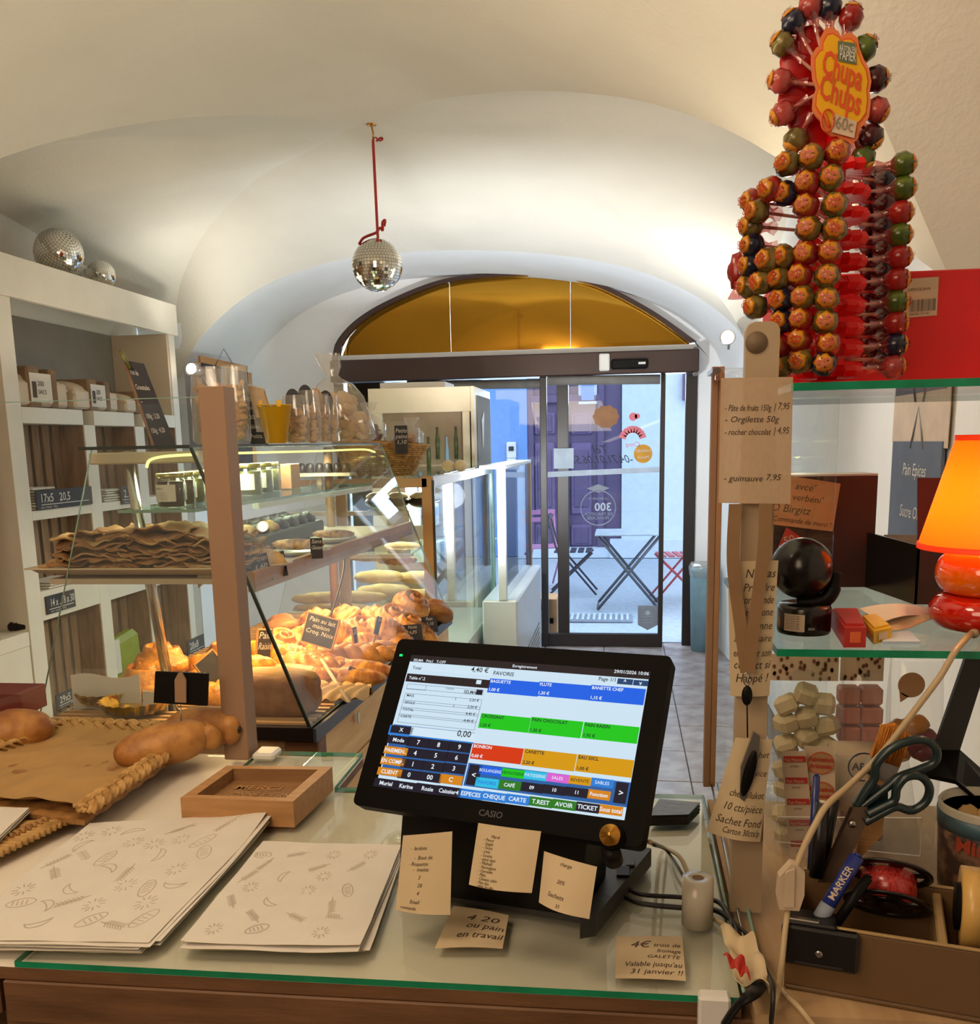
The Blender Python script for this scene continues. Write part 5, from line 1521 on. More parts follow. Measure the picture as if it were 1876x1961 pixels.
def long_bread(L=.3, W=.075, H=.055, m='crust_gold', slashes=6):
    b = MB()
    def fn(d):
        k = 1 - .1 * abs(d.x) ** 4
        if d.z > 0: k += .05 * math.cos((d.x * slashes + d.y * 2) * PI) * min(1, d.z * 1.5)
        return k
    b.ball((0, 0, H * .45), (L / 2, W / 2, H / 2), m, 28, 14, None, fn); return b
def fougasse():
    b = MB()
    def S(u, v):
        x = (u - .5) * .24; w = .062 * math.sin(PI * min(max(u, .02), .98)) ** .5
        z = .028 * (1 - abs(2 * v - 1) ** 3) ** .6 + .006 * math.sin(u * 42 + abs(2 * v - 1) * 9)
        return V(x, (v - .5) * 2 * w, z)
    b.grid(S, 48, 16, 'crust_floury'); b.grid(lambda u, v: S(u, 1 - v) * 1 - V(0, 0, S(u, 1 - v).z), 20, 4, 'crust_floury'); return b
TYPES = {}
def pastry(kind, p, ang, scale, label, name, group, cat='pastry', tilt=0.0, tx=0.0):
    if kind not in TYPES:
        mbx = dict(raisin=lambda: spiral_roll(), bun=lambda: spiral_roll(.06, .05, 'crust'), turnover=lambda: turnover(), turn_pale=lambda: turnover('crust_pale'), braid=lambda: braid_bread(),
                   croissant=lambda: croissant(), long=lambda: long_bread(), plait=lambda: braid_bread(.26, 'crust'), baguette=lambda: long_bread(.5, .085, .065, 'crust_pale', 5),
                   floury=lambda: long_bread(.34, .13, .085, 'crust_floury', 3), fougasse=lambda: fougasse(), brioche=lambda: spiral_roll(.075, .07, 'crust_orange'))[kind]()
        TYPES[kind] = mbx.build('tmp', None, base=False).data
        bpy.data.objects.remove(bpy.data.objects['tmp']) if 'tmp' in bpy.data.objects else None
    o = bpy.data.objects.new(name, TYPES[kind])
    COL.objects.link(o); o.location = p; o.scale = (scale,) * 3
    o.rotation_euler = (tx, tilt, ang)
    return tag(o, label, cat, group)
G1 = 'breads and pastries heaped in the display case'
def z_at(px, py, z): return Z(px, py, z)
ordw = ['first', 'second', 'third', 'fourth', 'fifth', 'sixth', 'seventh', 'eighth', 'ninth', 'tenth']
random.seed(12)
backrow = [(548, 1202, .905), (612, 1186, .93), (668, 1180, .93), (728, 1180, .925), (792, 1152, .965), (838, 1172, .905)]
for i, (x, y, z) in enumerate(backrow):
    c = z_at(x, y, z)
    pastry('bun' if i in (0, 5) else 'raisin', c + V(-.02, .02, -.03), random.uniform(0, 6), 1.28, 'swirled bun in the back row of the heap, %s from left' % ordw[i], 'swirled_bun', G1, tx=.25, tilt=.5)
row2 = [(548, 1230, .93, 'raisin'), (600, 1222, .93, 'raisin'), (652, 1208, .925, 'turnover'), (700, 1205, .92, 'raisin'), (750, 1205, .92, 'turnover'), (790, 1198, .91, 'raisin'), (760, 1180, .935, 'raisin')]
for i, (x, y, z, k) in enumerate(row2):
    pastry(k, z_at(x, y, z) + V(-.02, 0, -.02), random.uniform(-.5, .5), 1.2, 'glazed golden %s in the second row of the heap, %s from the left' % ('turnover' if k == 'turnover' else 'swirl pastry', ordw[i]), 'glazed_pastry', G1, tx=.15, tilt=.45)
row3 = [(560, 1256, .90), (625, 1250, .90), (700, 1232, .885), (760, 1228, .88), (735, 1248, .87), (800, 1212, .875)]
for i, (x, y, z) in enumerate(row3):
    pastry('turnover', z_at(x, y, z) + V(0, 0, -.02), random.uniform(-.4, .6), 1.15, 'scored apple turnover lying in the front rows of the heap, %s from the left' % ordw[i], 'apple_turnover', G1, tilt=.25)
row4 = [(590, 1280, .885, 'braid', -.15), (680, 1262, .885, 'plait', .1), (560, 1300, .875, 'long', -.1), (665, 1290, .87, 'long', -.15), (640, 1308, .862, 'long', .1)]
for i, (x, y, z, k, a) in enumerate(row4):
    pastry(k, z_at(x, y, z) + V(0, 0, -.015), a, 1.15, '%s across the tray behind the leaf bread, %s from left' % ({'braid': 'golden braided bread', 'plait': 'brown plaited bread', 'long': 'long slashed pastry'}[k], ordw[i]), {'braid': 'braided_bread', 'plait': 'plaited_bread', 'long': 'long_pastry'}[k], G1)
pastry('fougasse', z_at(630, 1330, ZR + .012), -.1, 1.05, 'flat floury bread with leaf shaped cuts in the front corner of the case', 'leaf_bread', None, 'bread')
cr_ = [(395, 1288, .90, .3), (430, 1300, .90, -.3), (395, 1318, .87, 0), (470, 1292, .90, .5), (500, 1262, .91, -.2), (440, 1335, .865, .2), (465, 1318, .88, 0), (402, 1346, .86, -.2)]
for i, (x, y, z, a) in enumerate(cr_):
    pastry('croissant', z_at(x, y, z) + V(0, .02, -.01), a, 1.1, 'orange glowing croissant behind the white post, number %s from the back left' % ordw[i], 'croissant', 'croissants under the heat lamp')
pastry('brioche', z_at(283, 1325, ZR + .03), .3, 1.1, 'large round orange lit brioche beside the chrome pole', 'round_brioche', None, 'bread')
pastry('brioche', z_at(290, 1292, ZR + .08) + V(0, .06, 0), 1.3, 1.0, 'round brioche stacked behind the large one by the chrome pole', 'round_brioche', None, 'bread')
pastry('bun', z_at(428, 1258, ZR + .07), 0, .9, 'small dark glazed bun left of the white post', 'glazed_bun', None, 'pastry')
# tin loaf by the near glass
t = thing('tin_loaf', 'big brown tin loaf lying against the near glass of the case', 'bread', z_at(505, 1385, ZR))
c = z_at(508, 1388, ZR) + V(0, .09, .062)
b = MB(); b.ball(c, (.135, .065, .068), 'loaf_brown', 32, 18, None, lambda d: (1 / max(abs(d.x) ** 4 + abs(d.y) ** 4 + abs(d.z) ** 4, 1e-3) ** .25) * .88 * (1 - (.03 if abs(d.z - .25) < .09 else 0)))
b.build('crust', t)
b = MB(); b.ball(c + V(0, .0, .045), (.115, .045, .025), 'crust_floury', 24, 8, None, lambda d: 1 + .05 * math.sin(9 * d.x)); b.build('floury_top', t)
# gold trays with cases on the left
def gold_tray(px, py, lab, paper_=True):
    c = z_at(px, py, ZR + .02)
    t = thing('gold_tray', lab, 'tray', c, group='gold fluted trays at the left of the case')
    b = MB(); b.lathe([(.0, .0), (.075, .0), (.092, .03), (.094, .03), (.078, .004), (0, .004)], 'gold_foil', 44, c, None, False, lambda a, r, z: 1 + .05 * math.cos(22 * a) * (r > .07)); b.build('dish', t)
    if paper_:
        q = z_at(px, py, ZR + .03)
        b = MB(); b.grid(lambda u, v: q + V((u - .5) * .2, -.02, .02 + (v - .5) * .1 + .006 * math.sin(u * 7)), 10, 4, 'paper_white', th=.001); b.build('paper_sleeve', t)
gold_tray(212, 1338, 'gold fluted tray wrapped in white paper near the left end of the case')
gold_tray(262, 1358, 'gold fluted tray with shiny crimped rim just left of the chrome pole', False)
b = MB(); q = z_at(285, 1356, ZR + .02); b.box(q + V(.02, 0, .02), (.07, .003, .05), 'paper_white', R=Ry(.08)); tag(b.build('paper_card'), 'small white card standing at the foot of the chrome pole', 'card')
# price slates in the case
def slate(px, py, z, w, h, txt, lab, ang=0.0, lean=.25, frame_=True, roll=0.0, stick=True, Y=None):
    c = Z(px, py, z) if Y is None else Q(px, py, Y)
    t = thing('price_slate', lab, 'price label', c, ang, 'small slates naming the pastries')
    M0 = PM[t.name] @ (Ry(roll) @ Rx(-lean)).to_4x4()
    b = MB(M=M0); b.box((0, 0, 0), (w, .004, h), 'slate'); b.build('slate', t)
    if frame_:
        b = MB(M=M0)
        for s in (-1, 1): b.box((s * w / 2, 0, 0), (.004, .007, h + .004), 'beech'); b.box((0, 0, s * h / 2), (w + .004, .007, .004), 'beech')
        b.build('frame', t)
    b = MB(M=M0); L = txt.split('|')
    for i, s in enumerate(L): b.text3(s, V(0, -.0028, h * (.28 - .6 * i / max(len(L), 1)) - h * .03), V(1, 0, 0), V(0, 0, 1), h * .9 / (len(L) + 1.3), 'chalk', .5, off=0, wmax=w * .88, shear=.2)
    b.build('chalk_writing', t)
    if stick:
        b = MB(M=M0); b.box((0, .003, -h * .5 - .02), (.006, .004, .05), 'beech'); b.build('stick', t)
slate(613, 1208, .99, .105, .095, 'Pain au lait|maison|Croq. Noix', 'square framed slate reading pain au lait in the middle of the heap', -.1, .2, roll=.25)
slate(680, 1228, .93, .02, .09, 'a', 'narrow slate seen edge on behind the square framed slate', 1.2, .1)
slate(723, 1198, .96, .02, .06, 'b', 'dark slate strip stuck among the turnovers', .9, .1, False, roll=.4)
slate(790, 1212, .895, .07, .06, 'Noix|1,95', 'dark slate leaning by the rim near the far end of the case', .5, .3, False)
slate(822, 1196, .905, .06, .06, 'Pain|2,10', 'grey slate next to the far corner bun', .6, .3, False)
slate(765, 1230, .875, .05, .05, 'Choco', 'small slate in front of the scored turnover', .6, .3, False)
slate(678, 1298, .88, .05, .055, 'Tressé|1,50', 'leaning slate on the slat rack above the plank lettering', .5, .4, False, roll=.5)
slate(505, 1240, .955, .05, .11, 'Pain|Raisin', 'upright slate behind the white post edge, lettered in white', .9, .0, roll=.15)
slate(405, 1280, .95, .07, .08, '', 'framed slate seen from behind among the croissants', 1.0, .2, roll=-.5)
slate(440, 1258, .96, .045, .08, '', 'dark slate just left of the white post in the case', .2, .0, False)
# long white price holder
b = MB(); p = [Z(615, 1262, .93), Z(668, 1345, .87)]
b.tube(p, .006, 'white_board', 6, flat=.4); tag(b.build('label_stick'), 'pale plastic label stick lying across the long pastries', 'label')

# thin fried pastry sheets on the middle shelf
random.seed(21)
z = ZA + .016
gt = None
for tr in range(2):
    pass
b = MB(); pc = Q(300, 1132, YN + .16); pc.z = ZA + .020
trx = thing('pastry_tray', 'pale serving tray under the stack of thin fried pastries', 'tray', pc)
b.grid(lambda u, v: pc + V((u - .5) * .56, (v - .5) * .30, .004 + .02 * max(abs(2 * u - 1), abs(2 * v - 1)) ** 8), 20, 14, 'white_board', th=.004); b.build('plate', trx)
def wavy(c, w, d, seed, m='galette'):
    rg = random.Random(seed); a1, a2, a3 = rg.uniform(0, 6), rg.uniform(0, 6), rg.uniform(5, 9)
    b = MB()
    def S(u, v):
        ru = (u - .5) * 2; rv = (v - .5) * 2
        k = 1 + .1 * math.sin(a3 * math.atan2(rv, ru) + a1)
        return c + V(ru * w / 2 * k, rv * d / 2 * k, .008 * math.sin(ru * 4 + a1) + .007 * math.sin(rv * 5 + a2) + .004 * math.sin(ru * 13 + rv * 9))
    b.grid(S, 22, 12, m, th=.004); return b
n_ = 0
for col, (px, w_, cnt, wd) in enumerate(((225, .22, 8, 'left'), (330, .26, 9, 'middle'), (415, .20, 8, 'right'))):
    for k in range(cnt):
        c = Q(px + random.uniform(-8, 8), 1132, YN + .17); c.z = ZA + .042 + k * .0115
        b = wavy(c, w_ * (1.1 - .03 * k), .24, col * 20 + k, 'galette' if k % 3 else 'crust_pale')
        lay = 'topmost' if k == cnt - 1 else ('lowest' if k == 0 else ordw[k] + ' up')
        tag(b.build('fried_pastry'), 'thin wavy fried pastry, %s in the %s stack' % (lay, wd), 'pastry', 'thin fried pastries stacked on the tray')
b = MB(); q = Q(405, 1100, YN + .05); b.grid(lambda u, v: q + V((u - .3) * .13, 0.0, (v - .6) * .06 + .05 * max(0, 1 - abs(2 * u - 1)) * (1 - v)), 10, 6, 'paper_note', th=.0015); tag(b.build('paper_cone'), 'folded paper sheet with a wax seal lying on the right fried pastries', 'paper')
# muffins in a dark tray, plates, cake
mt_ = thing('muffin_tray', 'long dark baking tray of muffins on the middle shelf', 'tray', Q(575, 1058, 3.0))
A = V(-1.22, 2.62, ZA + .05)
b = MB(); b.box((-1.17, 3.02, ZA + .045), (.16, .9, .055), 'grey_black', bev=.006); b.build('tray', mt_)
random.seed(5)
for i in range(9):
    for j in range(2):
        c = V(-1.215 + j * .08, 2.63 + i * .095, ZA + .082)
        m = 'crust_pale' if (i in (2, 4) and j == 1) else 'choco'
        b = MB(); b.ball(c, (.036, .036, .026), m, 16, 8, None, lambda d: 1 + .1 * math.sin(6 * d.x + 5 * d.y)); 
        o = b.build('muffin'); tag(o, '%s muffin, %s column of the dark tray, %s from the near end' % ('golden' if m == 'crust_pale' else 'dark chocolate', 'glass side' if j else 'rear', ordw[i]), 'muffin', 'muffins in the dark tray')
def plate(c, r, lab, tops, gname):
    t = thing('plate', lab, 'plate', c, group='white plates on the middle shelf')
    b = MB(); b.lathe([(.0, 0), (r * .6, 0), (r, .014), (r, .017), (r * .6, .005), (0, .005)], 'ceramic_white', 30, c); b.build('dish', t)
    for k, (dx, dy, kind, s, l2) in enumerate(tops): pastry(kind, c + V(dx, dy, .014), k, s, l2, gname, None)
c = Q(508, 1092, 2.50); c.z = ZA + .016; plate(c, .075, 'white plate at the near end of the middle shelf beside two slates', [(0, .0, 'turn_pale', .8, 'pale pastry on the nearest white plate')], 'pale_pastry')
c = Q(580, 1072, 2.82); c.z = ZA + .016; plate(c, .085, 'white plate with a golden slice in the middle of the shelf', [(-.02, .02, 'long', .62, 'golden cake bar on the middle white plate')], 'cake_bar')
c = Q(640, 1060, 3.2); c.z = ZA + .016; plate(c, .08, 'farther white plate on the middle shelf near the wooden rail', [(0, 0, 'long', .55, 'brown eclair on the farther white plate')], 'eclair')
slate(500, 1088, ZA + .05, .045, .075, 'Citron|1,60', 'slate leaning beside the nearest plate on the middle shelf, left one', .2, .4, False, Y=2.42, stick=False, roll=-.25)
slate(530, 1082, ZA + .05, .05, .07, 'Pomme|1,60', 'slate leaning beside the nearest plate on the middle shelf, right one', .2, .4, False, Y=2.5, stick=False, roll=-.2)
slate(606, 1050, ZA + .05, .035, .06, 'Sans|Gluten', 'small slate reading sans gluten in front of the golden slice', .3, .1, False, Y=2.72, stick=False)
# jars on the glass shelf
def jar(c, r, h, mfill, lab, ltxt='MIEL'):
    t = thing('jam_jar', lab, 'jar', c, group='jars on the glass shelf')
    b = MB(); b.lathe([(r * .9, 0), (r, .006), (r, h * .8), (r * .85, h * .86), (r * .85, h * .9)], 'jar_glass', 20, c); b.build('glass_body', t)
    b = MB(); b.lathe([(0, .003), (r * .93, .003), (r * .93, h * .76), (0, h * .76)], mfill, 18, c); b.build('contents', t)
    b = MB(); b.lathe([(r * .93, h * .86), (r * .96, h * .87), (r * .96, h), (0, h)], 'silver_lid', 22, c); b.build('lid', t)
    b = MB()
    def S(u, v):
        a = -PI / 2 - .1 + (u - .5) * 1.7; return c + V(math.cos(a) * (r + .0012), math.sin(a) * (r + .0012), h * (.18 + .5 * v))
    b.grid(S, 8, 1, 'paper_white'); b.build('label', t)
    b = MB(); b.text(ltxt, lambda x, y: S(.12 + x * .2, .72 + y * .12) + V(0, -.0008, 0), 'ink'); 
    for k in range(4): b.text('confiture', lambda x, y: S(.3 + x * .1, .5 - k * .12 + y * .07) + V(0, -.0008, 0), 'ink')
    b.build('label_print', t)
zj = ZB + .009
for i, (px, Y, m, r, l) in enumerate(((330, 2.42, 'jam', .037, 'nearest dark honey jar at the left of the glass shelf'), (352, 2.52, 'jam', .034, 'dark jar directly behind the nearest honey jar'), (372, 2.62, 'olive_jam', .034, 'olive green jar third along the glass shelf'), (388, 2.76, 'olive_jam', .033, 'olive green jar fourth along the glass shelf'), (404, 2.92, 'olive_jam', .033, 'small green jar fifth along the glass shelf'))):
    c = Q(px, 975, Y); c.z = zj; jar(c, r, .088, m, l)
for i, (px, Y, l) in enumerate(((480, 3.0, 'jar of olives visible just right of the white post'), (503, 3.15, 'jar with a pale label second to the right of the white post'), (516, 3.3, 'jar with a pale label farthest right on the glass shelf'))):
    c = Q(px, 950, Y); c.z = zj; jar(c, .038, .10, 'olive_jam', l)
b = MB(); q = Q(548, 930, 3.4); b.box((q.x, 3.45, zj + .045), (.04, .1, .09), 'paper_orange', bev=.002); tag(b.build('pink_box'), 'small salmon pink box beside the jars on the glass shelf', 'box')
# ---------------------------------------------------------------- things on top of the case
ZTT = ZT + .009
def gather_bag(name, label, c, w, d, h, m_in, tuft=.35, lean=0.0, group=None, seed=1, label_oval=None):
    t = thing(name, label, 'bag', c, group=group)
    rg = random.Random(seed); a1 = rg.uniform(0, 6)
    b = MB()
    prof_ = [(.72, 0), (.98, .06), (1.0, .3), (.92, .52), (.62, .66), (.30, .72), (.22, .76), (.36, .86), (.46, 1.0)]
    if tuft == 0: prof_ = [(.8, 0), (1, .05), (1.0, .6), (.95, .85), (.9, 1.0)]
    for_ = lambda a, r, z: 1 + .05 * math.sin(5 * a + z * 30 + a1) + .03 * math.sin(11 * a + a1)
    vs = []
    seg = 24
    for r, z in prof_:
        for i in range(seg):
            a = 2 * PI * i / seg; k = for_(a, r, z)
            vs.append(c + V(r * k * w / 2 * math.cos(a) + lean * z, r * k * d / 2 * math.sin(a), z * h))
    fs = [(j * seg + i, j * seg + (i + 1) % seg, (j + 1) * seg + (i + 1) % seg, (j + 1) * seg + i) for j in range(len(prof_) - 1) for i in range(seg)]
    b.add(vs, fs, 'plastic_bag', True); b.build('plastic_wrap', t)
    b = MB(); hh = (.6 if tuft else .82) * h
    br = max(.015, min(w, d) * .24); nk = 0
    for k in range(400):
        x, y, z = rg.uniform(-1, 1), rg.uniform(-1, 1), rg.uniform(0, 1)
        if x * x + y * y > 1 or (tuft and z > .55 and x * x + y * y > 1.5 - z): continue
        p = c + V(lean * .3 * z + x * (w * .48 - br), y * (d * .48 - br), br * .7 + z * (hh - br * 1.5))
        b.ball(p, (br, br * .9, br * .45), m_in, 10, 6, Rz(rg.uniform(0, 6)) @ Rx(rg.uniform(-1.4, 1.4)))
        nk += 1
        if nk > 46: break
    tag(b.build('contents', t), kind='stuff')
    if label_oval:
        b = MB(); q = c + V(lean * .85, -d * .3, h * .88)
        pts = [q + V(.022 * math.cos(2 * PI * i / 20), 0, .034 * math.sin(2 * PI * i / 20)) for i in range(20)]
        b.prism(pts, (0, -.002, 0), label_oval); b.build('oval_label', t)
    return t
def on_top(px, Y): c = Q(px, 857, Y); return V(c.x, Y, ZTT)
gather_bag('biscuit_bag', 'clear bag of pale biscuits behind the top of the white post, left one', on_top(414, 2.75), .13, .1, .22, 'galette', 0, seed=2)
gather_bag('biscuit_bag', 'tall clear bag of golden biscuits just right of the white post', on_top(457, 2.65), .075, .07, .215, 'crust_pale', 0, seed=3)
# yellow bucket
yb_ = on_top(530, 2.62); yt = thing('yellow_bucket', 'small bright yellow metal bucket with ears on top of the case', 'bucket', yb_)
hB = 72 * 2.62 / F
b = MB(); b.lathe([(.0, .0), (.028, 0), (.047, hB), (.049, hB), (.047, hB + .002), (.045, hB - .002), (.027, .004), (0, .004)], 'yellow_bucket', 32, yb_); b.build('body', yt)
for s in (-1, 1):
    b = MB(); b.box(yb_ + V(s * .026, -.038, hB + .004), (.012, .003, .018), 'yellow_bucket', R=Rz(s * .5), bev=.001); b.build('ear', yt)
b = MB(); b.tube(cr([yb_ + V(-.03, -.03, hB + .006), yb_ + V(-.02, -.045, hB - .001), yb_ + V(.01, -.048, hB - .003), yb_ + V(.03, -.03, hB + .006)], 5), .001, 'steel', 5); b.build('handle', yt)
# wooden board sign and slate behind the bucket
sg = thing('slate_sign', 'chalk slate leaning behind the yellow bucket', 'sign', on_top(487, 2.72))
c4 = [Q(x, y, 2.74) for x, y in ((450, 745), (480, 742), (512, 852), (482, 852))]
b = MB(); b.prism(c4, (0, .006, 0), 'slate'); b.build('slate', sg)
b = MB(); u_ = c4[2] - c4[3]; v_ = (c4[0] - c4[3])
for i, s in enumerate(['Petits', 'Sablés', '3,20', 'le sac', '100g']): b.text3(s, c4[3] + v_ * (.12 + .17 * i) + V(.004, -.001, 0), V(1, 0, 0), v_, .018, 'chalk', 0, off=.0, wmax=.035)
b.build('chalk_writing', sg)
cr_b = thing('cracker_bag', 'flat clear bag of scored crackers standing behind the yellow bucket', 'bag', on_top(500, 2.68))
c4 = [Q(x, y, 2.7) for x, y in ((474, 738), (503, 744), (520, 800), (490, 800))]
b = MB(); b.prism(c4, (0, .012, 0), 'crust_floury'); b.build('crackers', cr_b)
b = MB(); b.prism([p + V(0, -.003, .004 if i < 2 else -.04) for i, p in enumerate(c4)], (0, .018, 0), 'plastic_bag'); b.build('plastic_wrap', cr_b)
for i, (px, w_, Y, h_, ov) in enumerate(((570, .075, 2.75, .135, 'slate'), (594, .07, 2.8, .15, 'slate'), (613, .07, 2.9, .145, 'kraft_sticker'), (632, .06, 2.95, .14, 'slate'))):
    gather_bag('cookie_bag', 'clear cookie bag with oval tag, %s right of the yellow bucket' % ordw[i], on_top(px, Y), w_, .07, h_, 'crust_pale', 0, seed=7 + i, group='cookie bags on top of the case', label_oval=ov)
gather_bag('large_biscuit_bag', 'big gathered clear bag of pale biscuits behind the cookie bags', on_top(668, 3.2), .19, .14, .29, 'crust_floury', .35, -.06, seed=20)
# leaning chocolate sign at near left of the top
cs4 = [Q(x, y, 2.42) for x, y in ((240, 690), (272, 696), (333, 852), (297, 856))]
sg = thing('leaning_slate', 'long narrow chalk slate leaning to the left on top of the case', 'sign', (cs4[2] + cs4[3]) / 2)
b = MB(); b.prism(cs4, (0, .01, 0), 'slate'); b.build('slate', sg)
b = MB()
dU = (cs4[1] - cs4[0]); dV = (cs4[3] - cs4[0]); nn = V(0, -.0012, 0)
def Ssl(u, v): return bil(cs4, u, v) + nn
for i, s in enumerate(['Pot de', 'Croustades', '~', '100g : 3,20', '150g : 4,20']):
    b.text(s, lambda x, y, i=i, s=s: Ssl(.08 + x * .17, .16 + i * .17 - y * .085 + x * .0), 'chalk')
b.build('chalk_writing', sg)
b = MB(); b.prism([cs4[0] + V(-.006, -.004, 0), cs4[3] + V(-.006, -.004, 0), cs4[3], cs4[0]], (0, .016, 0), 'dark_pine'); b.build('edge_strip', sg)
b = MB(); q = Q(238, 684, 2.41); b.tube([q + V(-.008, 0, .016), q + V(0, 0, 0), q + V(.014, 0, -.03)], .009, 'olive_jam', 8, flat=.5); b.build('clip_top', sg)
# cannelés at the far end (dark little cakes) on the rear sill
tr = thing('dark_cake_board', 'white ledge carrying a row of dark little cakes at the far end of the case', 'tray', Q(610, 905, 3.8))
c = Q(610, 905, 3.82)
b = MB(); b.box((c.x, 3.83, c.z - .008), (.28, .1, .012), 'white_board'); b.build('board', tr)
b = MB(); b.box((c.x, 3.83, (c.z + ZB) / 2 - .0), (.02, .02, abs(c.z - ZB) - .01), 'white_board'); b.build('riser', tr)
for i in range(7):
    b = MB(); p = V(c.x - .115 + i * .038, 3.83 + .01 * (i % 2), c.z)
    b.lathe([(.018, 0), (.017, .02), (.014, .034), (.006, .038)], 'choco', 14, p, None, True, lambda a, r, z: 1 + .08 * math.cos(7 * a))
    tag(b.build('fluted_cake'), 'dark fluted little cake on the white ledge, %s from the left' % ordw[i], 'cake', 'dark fluted cakes')

# ---------------------------------------------------------------- second vitrine (cake counter)
YV = 4.08
vz = Q(740, 912, YV).z
X0v = Q(655, 915, YV).x; X1v = Q(826, 915, YV).x
Yv1 = X1v * F / (945 - 1190) * 1.0
Yv1 = F * X1v / (945. - 1190.)
vt = thing('cake_vitrine', 'glass cake vitrine with a tan frame and white base behind the pastry case', 'display case', ((X0v + X1v) / 2, (YV + Yv1) / 2, 0))
def vbox(name, x0, x1, y0, y1, z0, z1, m, par=vt, bev=.002):
    b = MB(); b.box(((x0 + x1) / 2, (y0 + y1) / 2, (z0 + z1) / 2), (abs(x1 - x0), abs(y1 - y0), abs(z1 - z0)), m, bev=bev); return b.build(name, par)
zvb = .52
X0v -= .35
vbox('base', X0v, X1v, YV + .02, Yv1, 0, zvb, 'vitrine_white')
vbox('top_rail', X0v, X1v - .02, YV, YV + .03, vz - .05, vz - .01, 'vitrine_tan')
vbox('frame_post', X1v - .045, X1v, YV, YV + .03, zvb, vz - .002, 'vitrine_tan')
vbox('frame_post', -1.225, -1.18, YV, YV + .03, zvb, vz - .05, 'vitrine_tan')
vbox('corner_seal', X1v, X1v + .01, YV, YV + .012, zvb, vz - .02, 'glass_edge_dark')
vbox('top_glass', X0v, X1v, YV, Yv1, vz - .008, vz, 'shelf_glass')
vbox('side_rail', X1v - .012, X1v + .006, YV + .014, Yv1, vz - .05, vz - .006, 'vitrine_white')
vbox('side_pane', X1v - .006, X1v, YV + .03, Yv1 - .03, zvb, vz - .05, 'door_glass')
vbox('side_post', X1v - .02, X1v + .01, Yv1 - .03, Yv1 + .02, 0, vz - .01, 'glass_edge_pale')
zlow = .95
for zz, nm in ((zvb + .30, 'inner_shelf'), (zvb + .56, 'inner_shelf'), (zvb + .75, 'inner_shelf')):
    vbox(nm, X0v + .05, X1v - .12, YV + .08, Yv1 - .4, zz - .006, zz, 'shelf_glass')
    vbox('shelf_strip', X0v + .05, X1v - .12, YV + .07, YV + .08, zz - .02, zz, 'white_plastic')
light('vitrine_light', 'AREA', ((X0v + X1v) / 2, YV + .8, vz - .06), 20, (1, .88, .68), .6, ((X0v + X1v) / 2, YV + .801, 0), size_y=1.0)
random.seed(31)
G2 = 'breads in the cake vitrine'
vb = [(650, 1145, 4.3, 'baguette', .15, 1.0, 'long pale bread across the bottom of the vitrine'), (640, 1165, 4.25, 'baguette', -.05, .9, 'long pale bread lying lowest in the vitrine'), (735, 1135, 4.5, 'floury', .1, .9, 'floury loaf behind the small white tags'), (790, 1145, 4.6, 'floury', .5, .9, 'golden floury loaf at the lower right of the vitrine'), (800, 1105, 4.7, 'floury', .2, .75, 'golden loaf above the lower right loaf in the vitrine'), (725, 1105, 4.6, 'floury', .1, .8, 'pale loaf in the middle of the vitrine'), (770, 1045, 4.5, 'floury', 0, .6, 'pale crumble topped loaf on the middle vitrine shelf'), (710, 1062, 4.3, 'long', .1, .8, 'brown glazed bar on the middle vitrine shelf'), (760, 1068, 4.35, 'plait', .1, .7, 'chocolate striped plait on the middle vitrine shelf')]
for px, py, Y, k, a, s, l in vb:
    pastry(k, Q(px, py, Y) + V(0, 0, -.03), a, s, l, {'baguette': 'long_bread', 'floury': 'floury_loaf', 'long': 'glazed_bar', 'plait': 'striped_plait'}[k], G2, 'bread')
zz = zvb + .75
for i, (px, m) in enumerate(((722, 'choco'), (762, 'choco'), (805, 'choco'))):
    c = Q(px, 975, 4.35); c.z = zz
    t = thing('layer_cake', 'cream topped chocolate cake on the upper vitrine shelf, %s from the left' % ordw[i], 'cake', c, group='chocolate cakes in the vitrine')
    b = MB(); b.ball(c + V(0, 0, .028), (.055, .05, .028), m, 18, 10); b.build('sponge', t)
    b = MB(); b.ball(c + V(0, 0, .052), (.05, .045, .02), 'cream', 18, 8, None, lambda d: 1 + .06 * math.sin(9 * d.x + 4 * d.y)); b.build('cream_topping', t)
for i, (px, py) in enumerate(((835, 932), (860, 932), (842, 985), (868, 985), (850, 1055), (880, 1055))):
    c = Q(px, py, 5.0)
    t = thing('yogurt_box', 'pale blue carton in the vitrine, %s row, %s one' % (('upper', 'upper', 'middle', 'middle', 'lower', 'lower')[i], 'near' if i % 2 == 0 else 'far'), 'carton', c, group='pale cartons in the vitrine')
    b = MB(); b.box(c + V(-.12, 0, 0), (.06, .14, .11), 'sticker_white', bev=.004); b.build('carton', t)
    b = MB(); b.box(c + V(-.088, 0, .02), (.003, .1, .04), 'house_blue'); b.build('label', t)
